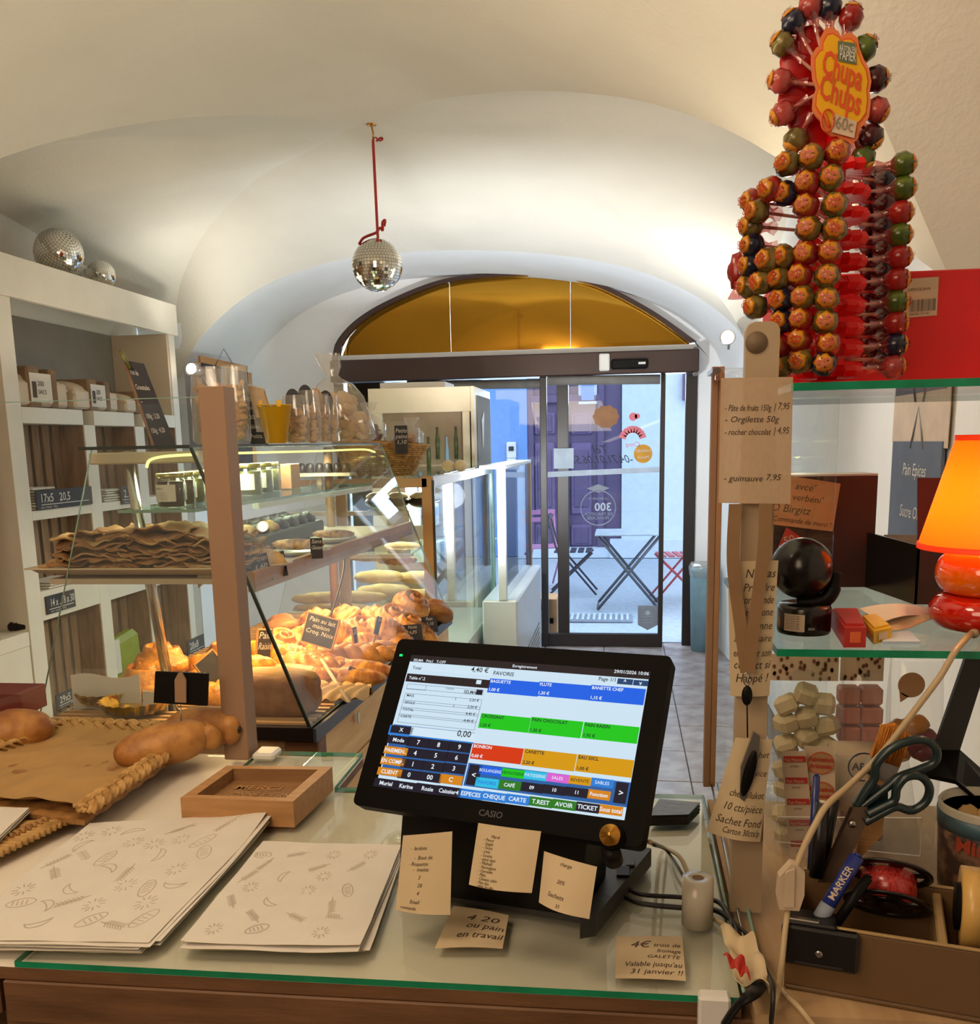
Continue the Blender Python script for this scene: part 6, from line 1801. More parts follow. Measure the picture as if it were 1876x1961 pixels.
# wicker bread basket on the vitrine
bkt = thing('bread_basket', 'oval wicker basket filled with bagged rolls on the cake vitrine', 'basket', Q(735, 905, 4.3))
c = Q(728, 905, 4.32); c.z = vz + .001
def basket_pt(a, t_, k=1.0):
    rx = (.145 + .075 * t_) * k; ry = (.11 + .04 * t_) * k
    return c + V(rx * math.cos(a), ry * math.sin(a), .145 * t_ + .02 * t_ * math.cos(a + PI) + .0)
for j in range(15):
    b = MB(); t_ = j / 14; N = 60
    pts = [basket_pt(2 * PI * i / N, t_) + (V(math.cos(2 * PI * i / N), math.sin(2 * PI * i / N), 0) * (.0045 * (1 if (i // 1 + j) % 2 else -1))) for i in range(N + 1)]
    b.tube(pts, .0052, 'wicker_light', 6); b.build('weave_strand', bkt)
b = MB()
for i in range(30):
    a = 2 * PI * i / 30; b.tube([basket_pt(a, 0), basket_pt(a, .5), basket_pt(a, 1)], .004, 'wicker', 5)
tag(b.build('uprights', bkt), kind='stuff')
b = MB(); b.lathe([(0, 0), (.14, 0), (.14, .006), (0, .006)], 'wicker', 24, c, Matrix.Diagonal((1, .75, 1))); b.build('bottom', bkt)
random.seed(8)
spots = [(-.12, -.02, .15), (-.06, -.05, .14), (0, -.06, .13), (.07, -.05, .12), (.13, -.02, .11), (-.09, .04, .15), (-.02, .0, .16), (.05, .02, .14), (.12, .04, .12), (-.03, .06, .13)]
for i, (dx, dy, dz) in enumerate(spots):
    o = roll('bread_roll', '', c + V(dx, dy, dz - .02), .11, .055, .05, random.uniform(-1, 1), 'crust_red' if i % 2 else 'crust', 3, random.uniform(-.5, .5))
    tag(o, 'brown crusty roll in the wicker basket, %s' % ['far left front', 'front, second from left', 'front centre', 'front, second from right', 'front right', 'rear left', 'topmost centre', 'rear centre right', 'rear right', 'rear centre left'][i], 'bread', 'rolls in the wicker basket')
gather_bag('roll_bag', 'gathered clear bag of brown rolls at the left of the wicker basket', c + V(-.06, .0, .12), .17, .13, .20, 'crust_red', .35, .02, seed=33)
gather_bag('roll_bag', 'clear bag of pale rolls at the right of the wicker basket', c + V(.11, 0.02, .10), .15, .12, .15, 'crust', .35, .04, seed=34)
slate(768, 842, 1.6, .055, .12, 'Petits|pains|1,10', 'upright slate standing in the wicker basket', .2, .05, False, Y=4.15, stick=False)
b = MB(); q = Q(858, 895, 4.6); b.ball(V(q.x, q.y, vz + .028), (.03, .03, .028), 'cream', 14, 10); b.ball(V(q.x + .06, q.y, vz + .028), (.03, .03, .028), 'cream', 14, 10)
tag(b.build('meringues'), 'two small pale meringues on top of the cake vitrine', 'meringue')
# ---------------------------------------------------------------- white vitrine near the door
Xw = Q(966, 905, 5.3).x; Yw0 = 5.3; Yw1 = 6.9
wt = thing('chiller_cabinet', 'white chiller cabinet with glass sides beside the door', 'display case', (Xw - .25, 6.1, 0))
zw = Q(966, 898, 5.3).z; zwb = Q(966, 1150, 5.3).z
vbox('base', Xw - .14, Xw + .06, Yw0, Yw1, .02, zwb, 'vitrine_white', wt, .01)
vbox('corner_post', Xw - .045, Xw - .0, Yw0, Yw0 + .05, zwb, zw, 'vitrine_white', wt)
vbox('top_frame', Xw - .14, Xw + .0, Yw0, Yw1, zw - .0, zw + .02, 'vitrine_white', wt)
vbox('corner_post', Xw - .02, Xw - .0, Yw1 - .05, Yw1, zwb, zw, 'rail_wood', wt)
vbox('side_pane', Xw - .008, Xw - .002, Yw0 + .05, Yw1 - .05, zwb, zw, 'door_glass', wt)
vbox('front_pane', Xw - .14, Xw - .05, Yw0 + .004, Yw0 + .01, zwb, zw, 'door_glass', wt)
for k in range(6): vbox('vent_slot', Xw + .055, Xw + .064, Yw0 + .3, Yw1 - .2, .12 + k * .035, .13 + k * .035, 'grey_blind', wt, 0)
vbox('control_panel', Xw - .06, Xw - .02, Yw0 - .006, Yw0 + .0, .26, .42, 'satin_black', wt, 0)
# ---------------------------------------------------------------- tall fridge
YFr = 6.06
fx0, fx1 = Q(708, 850, YFr).x, Q(909, 850, YFr).x; fz = Q(800, 742, YFr).z
fr_ = thing('tall_fridge', 'tall cream glass door fridge standing left of the sliding door', 'fridge', ((fx0 + fx1) / 2, YFr + .3, 0))
fx1b = fx1; yf1 = F * fx1 / (944. - 1190.)
wz = Q(800, 790, YFr).z; wxa, wxb = Q(733, 850, YFr).x, Q(886, 850, YFr).x
vbox('cabinet', fx0, fx1, YFr + .07, yf1, .02, fz, 'fridge_tan', fr_)
vbox('door_header', fx0, fx1 - .02, YFr, YFr + .05, wz, fz, 'fridge_tan', fr_)
vbox('door_stile', fx0, wxa, YFr, YFr + .05, .1, wz, 'fridge_tan', fr_)
vbox('door_stile', wxb, fx1 - .03, YFr, YFr + .05, .1, wz, 'fridge_tan', fr_)
vbox('door_gap', fx1 - .03, fx1 - .02, YFr + .02, YFr + .06, .1, fz, 'satin_black', fr_)
vbox('side_frame', fx1 - .02, fx1 + .0, YFr - .01, YFr + .069, .1, fz, 'fridge_tan', fr_)
vbox('glass_door', wxa, wxb, YFr + .02, YFr + .025, .1, wz, 'door_glass', fr_)
vbox('fridge_liner', wxa, wxb, YFr + .052, YFr + .068, .1, wz, 'rail_wood', fr_, 0)
vbox('side_panel', fx1 + .001, fx1 + .006, YFr + .1, yf1 - .05, .2, fz - .05, 'grey_blind', fr_)
vbox('rolled_top_cover', fx0 + .05, fx1 - .2, YFr + .12, yf1 - .3, fz + .001, fz + .04, 'white_plastic', fr_)
q = Q(929, 805, YFr + .3); b = MB(); b.prism([V(fx1 + .008, YFr + .25, q.z + s) for s in (0,)] + [V(fx1 + .008, YFr + .36, q.z + .06), V(fx1 + .008, YFr + .36, q.z + .0), V(fx1 + .008, YFr + .30, q.z - .18)], (.004, 0, 0), 'white_plastic'); b.build('hanging_tag', fr_)
random.seed(2)
for i in range(8):
    b = MB(); x = lerp(wxa + .05, wxb - .05, i / 7.); c = V(x, YFr + .04, 1.46 if i % 2 else 1.40)
    b.lathe([(0, 0), (.012, 0), (.012, .12), (.006, .16), (.006, .2), (0, .2)], 'olive_jam' if i % 3 else 'sticker_white', 12, c, Matrix.Diagonal((1, .6, 1)))
    tag(b.build('bottle'), 'bottle behind the tall fridge glass, %s shelf, %s from the left' % ('upper' if i % 2 else 'lower', ordw[i // 2]), 'bottle', 'bottles in the tall fridge')
# ---------------------------------------------------------------- right side: posts, glass shelves
gp = Z(1424, 1747, ZC); wG = .038
t = thing('grey_post', 'grey brown steel post with rounded top standing on the counter at the right', 'post', gp)
zt = Q(1448, 616, gp.y).z
b = MB(); x0, x1 = gp.x - wG / 2 + .002, gp.x + wG / 2 + .002
pts = [V(x0, gp.y, ZC), V(x1, gp.y, ZC), V(x1, gp.y, zt - .01), V(x1 - .003, gp.y, zt - .003), V(x1 - .01, gp.y, zt), V(x0 + .01, gp.y, zt), V(x0 + .003, gp.y, zt - .003), V(x0, gp.y, zt - .01)]
b.prism(pts, (0, .02, 0), 'grey_post'); b.build('shaft', t)
q = Q(1448, 656, gp.y); b = MB(); b.cyl(q + V(0, .001, 0), q + V(0, -.0015, 0), .0125, 'screw', seg=28); b.build('screw_cap', t)
# wood/aluminium frame upright behind
A = Z(1350, 1522, ZC)
t = thing('screen_frame', 'slim wooden upright with an aluminium edge behind the till at the right', 'frame', Z(1357, 1440, ZC + .05))
yf = 1.66
b = MB(); x0 = Q(1350, 1300, yf).x; x1 = Q(1362, 1300, yf).x; x2 = Q(1373, 1300, yf).x
zt2 = Q(1360, 703, yf).z
b.box(((x0 + x1) / 2, yf, (ZC + zt2) / 2), (x1 - x0, .02, zt2 - ZC), 'post_tan', bev=.001); b.build('wooden_strip', t)
b = MB(); b.box(((x1 + x2) / 2, yf, (ZC + zt2) / 2), (x2 - x1 - .0005, .018, zt2 - ZC), 'rail_wood', bev=.001); b.build('edge_strip', t)
b = MB(); q = Q(1395, 716, yf - .1); b.cyl(q + V(-.02, 0, 0), q + V(.025, 0, 0), .009, 'acrylic', seg=14); b.box(q + V(-.02, .03, .005), (.012, .1, .006), 'steel'); b.build('glass_clamp', t)
b = MB(); b.prism([V(x2, yf - .004, ZC + .01), V(x2 + .12, yf - .3, ZC + .01), V(x2 + .12, yf - .3, zt2 - .01), V(x2, yf - .004, zt2 - .01)], (0, .004, 0), 'clear_glass'); b.build('side_glass', t)
# counter side rails left of post
for i, (a, c_) in enumerate((((1346, 1525), (1424, 1900)), ((1362, 1500), (1440, 1880)), ((1374, 1500), (1450, 1820)))):
    p = Z(*a, ZC + .004); q = Z(*c_, ZC + .004); b = MB(); b.tube([p, q], .0022, 'glass_edge_pale' if i != 1 else 'steel', 6)
    tag(b.build('edge_profile'), 'thin %s strip along the right edge of the counter glass' % ('outer pale', 'bright middle', 'inner pale')[i], 'trim strip', 'strips along the counter glass')
YS = 1.165
zM = Q(1500, 1243, YS).z; zT = Q(1530, 733, YS).z
XSM = Q(1488, 1240, YS).x; XST = Q(1519, 733, YS).x; XSH0 = XSM
for nm, z_, lab, dep in (('glass_shelf', zM, 'lower green edged glass shelf carrying the table lamp', .62), ('glass_shelf', zT, 'upper green edged glass shelf carrying the lollipop stand', .50)):
    XSH0 = XSM if z_ == zM else XST
    t = thing(nm, lab, 'shelf', (XSH0 + .3, YS, z_), group='green edged glass shelves')
    b = MB(); b.prism([V(XSH0, YS, z_ - .009), V(.84, YS - .012, z_ - .009), V(.84, YS + dep, z_ - .009), V(XSH0, YS + dep, z_ - .009)], (0, 0, .009), 'shelf_glass', 'glass_edge_green'); b.build('pane', t)
    b = MB(); b.box((.835, YS + .3, z_ - .02), (.03, .4, .02), 'steel'); b.build('wall_bracket', t)
# black angled stand under the lower shelf
t = thing('black_stand', 'flat black angled metal stand under the lower glass shelf', 'stand', Q(1800, 1480, 1.42))
b = MB(); b.prism([Q(x, y, 1.40) for x, y in ((1850, 1256), (1895, 1256), (1838, 1436), (1788, 1436))], (0, .008, 0), 'grey_black'); b.build('arm', t)
b = MB(); b.prism([Q(1790, 1436, 1.40), Q(1838, 1436, 1.40), V(.62, 1.5, zM - .32), V(.62, 1.36, zM - .36), Q(1830, 1494, 1.34), Q(1765, 1480, 1.34)], (0, 0, -.006), 'satin_black'); b.build('foot', t)
# ---------------------------------------------------------------- papers on the post
def vnote(name, lab, c4, Y, lines, m='paper_note', curl=.003, fn=None, ink='ink', cat='note', hand=True):
    C4 = [Q(x, y, Y if not isinstance(Y, (list, tuple)) else Y[i]) for i, (x, y) in enumerate(c4)]
    return paper(name, C4, m, lab, cat, curl=curl, lines=lines, fn=fn, ink=ink, hand=hand)
yp = gp.y - .006
vnote('price_sheet', 'translucent tan price sheet taped across the top of the grey post', [(1380, 724), (1518, 722), (1513, 965), (1375, 963)], yp - .003, [('- Pâte de fruits 150g', .06, .26, .07, 0, .70), ('| 7,95', .74, .25, .075), ('- Orgilette 50g', .06, .35, .07), ('- rocher chocolat', .06, .45, .07, 0, .70), ('| 4,95', .74, .44, .075), ('- guimauve', .06, .82, .07), ('7,95', .64, .81, .07)], m='smoked_paper')
vnote('order_note', 'orange tan handwritten card stuck on the dark brown box', [(1470, 905), (1609, 926), (1594, 1018), (1468, 1003)], 1.655, [('avcé\'', .38, .24, .2), ('verbéni\'', .35, .46, .19), ('O Birgitz', .05, .72, .22), ('Commande de merci !', .08, .92, .15)], m='paper_orange', curl=0)
vnote('telephone_note', 'long tan handwritten note about the telephone pinned below the price sheet', [(1393, 1075), (1490, 1073), (1472, 1332), (1398, 1332)], yp - .002, [('Ne pas', .34, .12, .09), ('Prendre', .3, .22, .085), ('la commande', .1, .31, .085), ('téléphone', .28, .40, .085), ('personne', .2, .50, .085), ('anniversaire', .1, .59, .075), ('empêcher son', .08, .70, .08), ('contact si', .08, .79, .085), ('Happé !', .12, .89, .09)], curl=.004)
vnote('price_note', 'curling tan note with bag prices hanging low on the grey post', [(1408, 1412), (1478, 1416), (1455, 1612), (1352, 1592)], [yp - .012, yp - .010, yp - .02, yp - .02], [('Sachet', .4, .18, .09), ('service', .42, .36, .09), ('cher allukot', .2, .58, .1), ('10 cts/pièce', .14, .72, .11), ('Sachet Fond', .08, .86, .11), ('Carton 30cts/p', .24, .95, .09)], curl=.008)
lan = thing('lanyard', 'beige lanyard hanging on the post with a black clip and bottle opener', 'lanyard', Q(1430, 1300, yp - .01))
yl = yp - .012
b = MB()
for L in (((1408, 965), (1404, 1080), (1418, 1200), (1430, 1290)), ((1466, 965), (1462, 1060), (1446, 1180), (1432, 1290))):
    P = [Q(x, y, yl - .004 * i) for i, (x, y) in enumerate(L)]
    C_ = cr(P, 6); w_ = .0075
    b.grid(lambda u, v: C_[round(u * (len(C_) - 1))] + V((v - .5) * 2 * w_, .001, 0), len(C_) - 1, 1, 'strap', th=.001)
b.build('strap', lan)
b = MB(); q = Q(1430, 1300, yl - .012); b.tube([q + V(.004 * math.cos(a), 0, .008 * math.sin(a)) for a in [2 * PI * i / 14 for i in range(15)]], .001, 'steel', 6); b.build('ring', lan)
b = MB(); b.ball(Q(1430, 1332, yl - .012), (.0065, .004, .0125), 'satin_black', 16, 10); b.build('clip', lan)
b = MB(); b.tube([Q(1430, 1350, yl - .012), Q(1431, 1412, yl - .012)], .0009, 'satin_black', 5); b.build('cord', lan)
b = MB(); P = [Q(1443, 1402, yl - .014), Q(1455, 1410, yl - .014), Q(1450, 1475, yl - .014), Q(1425, 1535, yl - .014), Q(1416, 1528, yl - .014), Q(1418, 1470, yl - .014)]
b.prism(P, (0, .006, 0), 'steel'); b.build('opener', lan)
b = MB(); b.ball(Q(1434, 1482, yl - .016), (.0065, .003, .030), 'satin_black', 16, 10, Ry(.22)); b.build('grip_inlay', lan)
# ---------------------------------------------------------------- upper shelf: red box
YP, PX = 1.33, 1583
pole = Q(PX, 722, YP)

rb = thing('red_box', 'large bright red box with a white barcode label behind the lollipop stand', 'box', Q(1680, 722, 1.46))
A = Q(1490, 722, 1.46); B = Q(1960, 510, 1.46)
b = MB(); b.box(((A.x + B.x) / 2, 1.55, (zT + .001 + B.z) / 2), (B.x - A.x, .18, B.z - zT - .001), 'red_box', bev=.002); b.build('body', rb)
c4 = [Q(1725, 535, 1.459), Q(1797, 530, 1.459), Q(1793, 604, 1.459), Q(1722, 610, 1.459)]
b = MB(); b.prism(c4, (0, -.0006, 0), 'label_paper'); b.build('label', rb)
b = MB(); rg = random.Random(4)
for k in range(34):
    u = .25 + k * .021; w_ = rg.choice((.004, .007, .011))
    b.poly([bil(c4, u, .55) + V(0, -.001, 0), bil(c4, u, .86) + V(0, -.001, 0), bil(c4, u + w_, .86) + V(0, -.001, 0), bil(c4, u + w_, .55) + V(0, -.001, 0)], 'ink_dark')
b.text('CAPSULE JAVA', lambda x, y: bil(c4, .18 + x * .095, .32 - y * .1) + V(0, -.001, 0), 'ink')
b.text('4 098 765 117 3 41', lambda x, y: bil(c4, .2 + x * .075, .95 - y * .08) + V(0, -.001, 0), 'ink')
b.build('label_print', rb)
b = MB(); q = Q(1412, 520, 1.36); b.ball(q, (.013, .01, .024), 'red_candy', 14, 10, None, lambda d: 1 + .12 * math.sin(10 * d.x)); b.lathe([(.002, .0), (.012, -.018)], 'wrapper', 12, q + V(0, 0, -.016)); b.tube([q, V(pole.x - .03 if 'pole' in globals() else q.x + .09, q.y - .02, q.z)], .002, 'stick_white', 6)
tag(b.build('wrapped_sweet'), 'single red and white twisted sweet sticking out left of the lollipop stand', 'sweet')
# ---------------------------------------------------------------- lollipop stand
ls = thing('lollipop_stand', 'red carousel stand for lollipops topped by a yellow flower shaped sign', 'display stand', V(pole.x, YP, zT))
zc0, zc1 = zT + .001, Q(PX, 300, YP).z
b = MB(); b.lathe([(.012, 0), (.012, zc1 - zc0 + .05)], 'stand_red', 16, V(pole.x, YP, zc0)); b.lathe([(.05, 0), (.05, .006), (.02, .01)], 'stand_red', 32, V(pole.x, YP, zc0)); b.build('column', ls)
ROWY = [325, 372, 415, 460, 503, 547, 590, 632, 673, 712]
for i, ry in enumerate(ROWY):
    z_ = Q(1640, ry, YP).z
    b = MB()
    b.lathe([(.012, -.006), (.036, -.007), (.040, .0), (.036, .007), (.012, .006)], 'stand_red', 30, V(pole.x, YP, z_), None, False, lambda a, r, z: 1 + (.10 * math.cos(15 * a) if r > .03 else 0))
    b.build('holder_ring', ls)
# header sign
def HP(zx, zy, Y=YP - .03): return Q(1380 + zx / 3.782, zy / 3.782, Y)
outl = [(800, 195), (850, 225), (868, 262), (905, 240), (950, 240), (990, 275), (1005, 350), (1035, 430), (1075, 500), (1090, 590), (1078, 660), (1085, 750), (1072, 850), (1035, 905), (1002, 935), (995, 1000), (950, 1046), (890, 1038), (850, 985), (800, 985), (755, 950), (735, 890), (690, 840), (662, 790), (668, 700), (690, 640), (665, 570), (655, 470), (655, 400), (690, 345), (720, 330), (722, 270), (755, 205)]
o3 = [HP(*p) for p in outl]; cen = HP(870, 610)
b = MB(); b.prism(o3, (0, .004, 0), 'sign_orange'); b.build('sign_board', ls)
b = MB(); b.prism([lerp(p, cen, .1) + V(0, -.0006, 0) for p in o3], (0, .0005, 0), 'sign_red'); b.prism([lerp(p, cen, .135) + V(0, -.0012, 0) for p in o3], (0, .0005, 0), 'sign_yellow'); b.build('sign_face', ls)
dirU = (HP(1010, 640) - HP(735, 512)).normalized(); dirV = (HP(735, 410) - HP(735, 512)); dirV = V(0, 0, 1) + dirU * .12
b = MB()
b.text3('Chupa', HP(722, 528) + V(0, -.002, 0), dirU, dirV, .0375, 'sign_red', 0, bold=.025, off=0, wmax=.0525)
b.text3('Chups', HP(702, 700) + V(0, -.002, 0), dirU, dirV, .0375, 'sign_red', 0, bold=.025, off=0, wmax=.0545)
b.build('sign_lettering', ls)
b = MB(); b.prism([HP(*p, YP - .0325) for p in ((848, 295), (972, 312), (982, 468), (850, 442))], (0, .0005, 0), 'sign_green')
b.text3('BÂTON EN', HP(858, 368, YP - .0335), HP(972, 385, YP - .0335) - HP(858, 368, YP - .0335), V(0, 0, 1), .0095, 'paper_white', 0, off=0, bold=.01, wmax=.0195)
b.text3('PAPIER', HP(858, 425, YP - .0335), HP(972, 447, YP - .0335) - HP(858, 425, YP - .0335), V(0, 0, 1), .0145, 'paper_white', 0, off=0, bold=.01, wmax=.0195)
b.build('paper_stick_badge', ls)
b = MB(); b.prism([HP(*p, YP - .0335) for p in ((812, 822), (985, 880), (965, 1000), (800, 955))], (0, .0005, 0), 'label_paper')
b.text3('60c', HP(822, 925, YP - .0345), HP(940, 955, YP - .0345) - HP(822, 925, YP - .0345), V(0, 0, 1), .021, 'ink_faint', 0, off=0, shear=.1, wmax=.022); b.build('price_sticker', ls)
b = MB(); cc = HP(772, 872, YP - .034); b.tube([cc + V(.0075 * math.cos(a), 0, .0125 * math.sin(a)) for a in [2 * PI * i / 20 for i in range(21)]], .0012, 'sign_red', 5); b.tube([cc + V(-.004, 0, .009), cc + V(.004, 0, -.009)], .0012, 'sign_red', 5); b.build('no_sign', ls)
for i, (x, y, r) in enumerate(((650, 310, .019), (570, 440, .024), (552, 580, .024), (555, 720, .024), (610, 860, .022), (680, 980, .022), (700, 420, .03), (690, 700, .04))):
    b = MB(); c = HP(x, y, YP - .005 + .002 * i); b.ball(c, (r, .006, r * 1.05), 'petal_red', 20, 10); b.build('petal', ls)
# lollipops: one template per colour, then copies
lol_t = {}
RL = .0150
for cn in ('red', 'green', 'blue', 'olive', 'pink', 'dark'):
    r_ = thing('lollipop', 'template', 'lollipop', (0, 0, 0))
    rg = random.Random(cn)
    b = MB(); b.ball((0, 0, 0), (RL, RL, RL * .98), cn + '_candy', 12, 9, None, lambda d: 1 + .05 * math.cos(4 * math.atan2(d.y, d.x)) + .04 * math.sin(9 * d.z), smooth=True); b.build('candy', r_)
    b = MB(); b.cyl((0, 0, -.070), (0, 0, -RL * .8), .0021, 'stick_white' if cn != 'dark' else 'stick_red', seg=8); b.build('stick', r_)
    b = MB(); b.lathe([(.0125, -.008), (.006, -.016), (.0045, -.022), (.0085, -.032)], 'wrapper', 14, (0, 0, 0), None, True, lambda a, r, z: 1 + .13 * math.cos(6 * a), caps=False); b.build('wrapper', r_)
    b = MB(); b.lathe([(.0115, .0105), (.0085, .0134), (.004, .0152), (.0002, .0156)], 'candy_disc', 14, (0, 0, 0), None, True, lambda a, r, z: 1 + (.08 * math.cos(7 * a) if r > .01 else 0))
    b.text3('Chupa', (0, .0008, .0162), V(1, 0, 0), V(0, 1, 0), .0058, 'candy_red_print', .5, bold=.05, off=0); b.text3('Chups', (0, -.0042, .0162), V(1, 0, 0), V(0, 1, 0), .0058, 'candy_red_print', .5, bold=.05, off=0)
    b.build('round_label', r_)
    lol_t[cn] = r_
CM = childmap()
used_first = set()
GL = 'lollipops on the red stand'
CNAME = dict(red='red', green='green striped', blue='dark blue', olive='olive brown', pink='pink red', dark='dark red')
def put_lolly(cn, c, d, lab, roll=0.0):
    d = d.normalized()
    z = d; up = V(0, 0, 1) if abs(d.z) < .9 else V(0, -1, 0)
    x = up.cross(z).normalized(); y = z.cross(x)
    M = Matrix((x, y, z)).transposed().to_4x4(); M = M @ Matrix.Rotation(roll, 4, 'Z'); M.translation = c
    if cn not in used_first:
        used_first.add(cn); o = lol_t[cn]; o.matrix_world = M; o['label'] = lab; PM[o.name] = M
    else:
        o = copy_tree(lol_t[cn], CM, M, lab)
    o['group'] = GL
    return o
lolR = .098
def by_px(px, py, front=True, R=lolR):
    dx = (px - PX) * (YP - .04) / F
    dy = -math.sqrt(max(R * R - dx * dx, (.012) ** 2)) if front else math.sqrt(max(R * R - dx * dx, 1e-4))
    c = Q(px, py, YP + dy)
    ax = V(pole.x, YP, c.z - .004)
    return c, c - ax
random.seed(17)
colA = ['olive', 'red', 'red', 'olive', 'red', 'red', 'olive', 'red', 'red', 'olive']
colB = ['red', 'olive', 'olive', 'olive', 'red', 'olive', 'olive', 'olive', 'red', 'blue']
colRr = ['green', 'green', 'red', 'green', 'red', 'red', 'green', 'red', 'blue', 'pink']
pa = [(1553, 302), (1545, 350), (1543, 394), (1548, 438), (1542, 485), (1531, 527), (1536, 570), (1533, 611), (1530, 651), (1532, 692)]
pb = [(1603, 293), (1590, 341), (1597, 393), (1597, 440), (1587, 483), (1583, 529), (1582, 574), (1580, 617), (1585, 659), (1577, 697)]
pr = [(1729, 315), (1729, 360), (1724, 407), (1722, 450), (1722, 492), (1718, 535), (1716, 578), (1716, 618), (1714, 660), (1710, 702)]
for i in range(10):
    n = ordw[i]
    for P, c_, nm in ((pa, colA, 'left front column'), (pb, colB, 'right front column')):
        c, d = by_px(*P[i]); put_lolly(c_[i], c, d, '%s lollipop facing the viewer in the %s, %s from the top' % (CNAME[c_[i]], nm, n), random.uniform(-.6, .6))
    c = Q(pr[i][0], pr[i][1], YP - .01); put_lolly(colRr[i], c, c - V(pole.x, YP, c.z - .002), '%s lollipop at the right end of a pale stick, %s row down' % (CNAME[colRr[i]], n))
left = [(1507, 314, 'olive'), (1475, 363, 'red'), (1504, 371, 'blue'), (1441, 386, 'red'), (1450, 405, 'olive'), (1438, 433, 'olive'), (1440, 470, 'blue'), (1470, 498, 'olive'), (1500, 492, 'olive'), (1437, 508, 'blue'), (1458, 541, 'olive'), (1491, 533, 'olive'), (1433, 548, 'olive'), (1496, 575, 'blue'), (1447, 588, 'olive'), (1497, 616, 'blue'), (1492, 663, 'red'), (1493, 703, 'olive')]
for i, (x, y, cn) in enumerate(left):
    c, d = by_px(x, y, R=.112 if x < 1480 else .10)
    side_ = 'outermost left' if x < 1460 else 'inner left'
    put_lolly(cn, c, d, '%s lollipop at the %s of the stand, %s going down' % (CNAME[cn], side_, (ordw + ['eleventh', 'twelfth', 'thirteenth', 'fourteenth', 'fifteenth', 'sixteenth', 'seventeenth', 'eighteenth'])[i]), random.uniform(-1, 1))
# rear ones seen dark between the sticks
for i in range(9):
    for j, (dx, cn) in enumerate(((1668, 'dark'), (1692, 'dark' if i % 2 else 'blue'))):
        c, d = by_px(dx, 343 + i * 42.5 + (j * 4), front=False, R=.095)
        put_lolly(cn, c, d, 'shadowed lollipop behind the pale sticks, gap %s from the top, %s one' % (ordw[i], 'left' if j == 0 else 'right'))
ring = [(1498, 85, 'olive'), (1519, 43, 'blue'), (1551, 14, 'pink'), (1588, 14, 'blue'), (1629, 33, 'red'), (1655, 93, 'green'), (1677, 152, 'dark'), (1678, 212, 'pink'), (1667, 263, 'dark'), (1651, 303, 'green'), (1493, 155, 'pink'), (1498, 218, 'pink'), (1523, 268, 'olive')]
ringpos = ['upper left', 'outer top left', 'top left', 'top', 'top right', 'upper right', 'middle right', 'right below the middle', 'lower right', 'bottom right', 'middle left', 'left below the middle', 'lower left']
cenr = Q(1590, 165, YP - .01)
for (x, y, cn), rp_ in zip(ring, ringpos):
    c = Q(x, y, YP - .012); d = c - cenr
    o = put_lolly(cn, c, d, '%s lollipop standing out from the flower sign at its %s' % (CNAME[cn], rp_), .4)
# ---------------------------------------------------------------- lower shelf things
zm = zM + .0005
bb_ = thing('dark_brown_box', 'tall dark brown box with a pale top edge on the lower glass shelf', 'box', Q(1575, 1115, 1.665))
A = Q(1462, 1112, 1.665); B = Q(1681, 911, 1.665)
b = MB(); b.box(((A.x + B.x) / 2, 1.71, (zm + B.z) / 2), (B.x - A.x, .09, B.z - zm), 'brown_box'); b.build('body', bb_)
b = MB(); b.box(((A.x + B.x) / 2, 1.71, B.z + .002), (B.x - A.x, .09, .003), 'white_plastic'); b.build('top_edge', bb_)
b = MB(); b.prism([Q(x, y, 1.655) for x, y in ((1506, 1010), (1535, 1030), (1520, 1052), (1490, 1048))], (0, .004, 0), 'sticker_red'); b.text3('50', Q(1502, 1043, 1.652), V(1, 0, .3), V(-.3, 0, 1), .018, 'label_paper', 0, off=0)
tag(b.build('folded_red_tag'), 'small folded red price tag above the black ball camera', 'tag')
t = thing('open_carton', 'open glossy black and crimson carton on the shelf behind the lamp', 'box', Q(1790, 1155, 1.47))
A = Q(1754, 1148, 1.48); B = Q(1960, 1045, 1.48); C0 = Q(1692, 1120, 1.68)
b = MB(); b.box(((A.x + B.x) / 2, 1.50, (zm + B.z) / 2), (B.x - A.x, .02, B.z - zm), 'brown_box'); b.build('front_panel', t)
b = MB(); b.prism([V(A.x, 1.49, zm), V(A.x - .035, 1.70, zm), V(A.x - .035, 1.70, B.z + .004), V(A.x, 1.49, B.z)], (.004, 0, 0), 'black_box'); b.build('side_panel', t)
b = MB(); b.prism([Q(1757, 1045, 1.62), Q(1960, 1045, 1.62), Q(1960, 915, 1.62), Q(1757, 915, 1.62)], (0, .004, 0), 'crimson'); b.build('raised_flap', t)
b = MB(); b.prism([Q(1692, 1024, 1.68), Q(1756, 1024, 1.68), V(A.x, 1.50, B.z), V(A.x - .01, 1.55, B.z)], (0, 0, -.003), 'cardboard'); b.build('inner_flap', t)
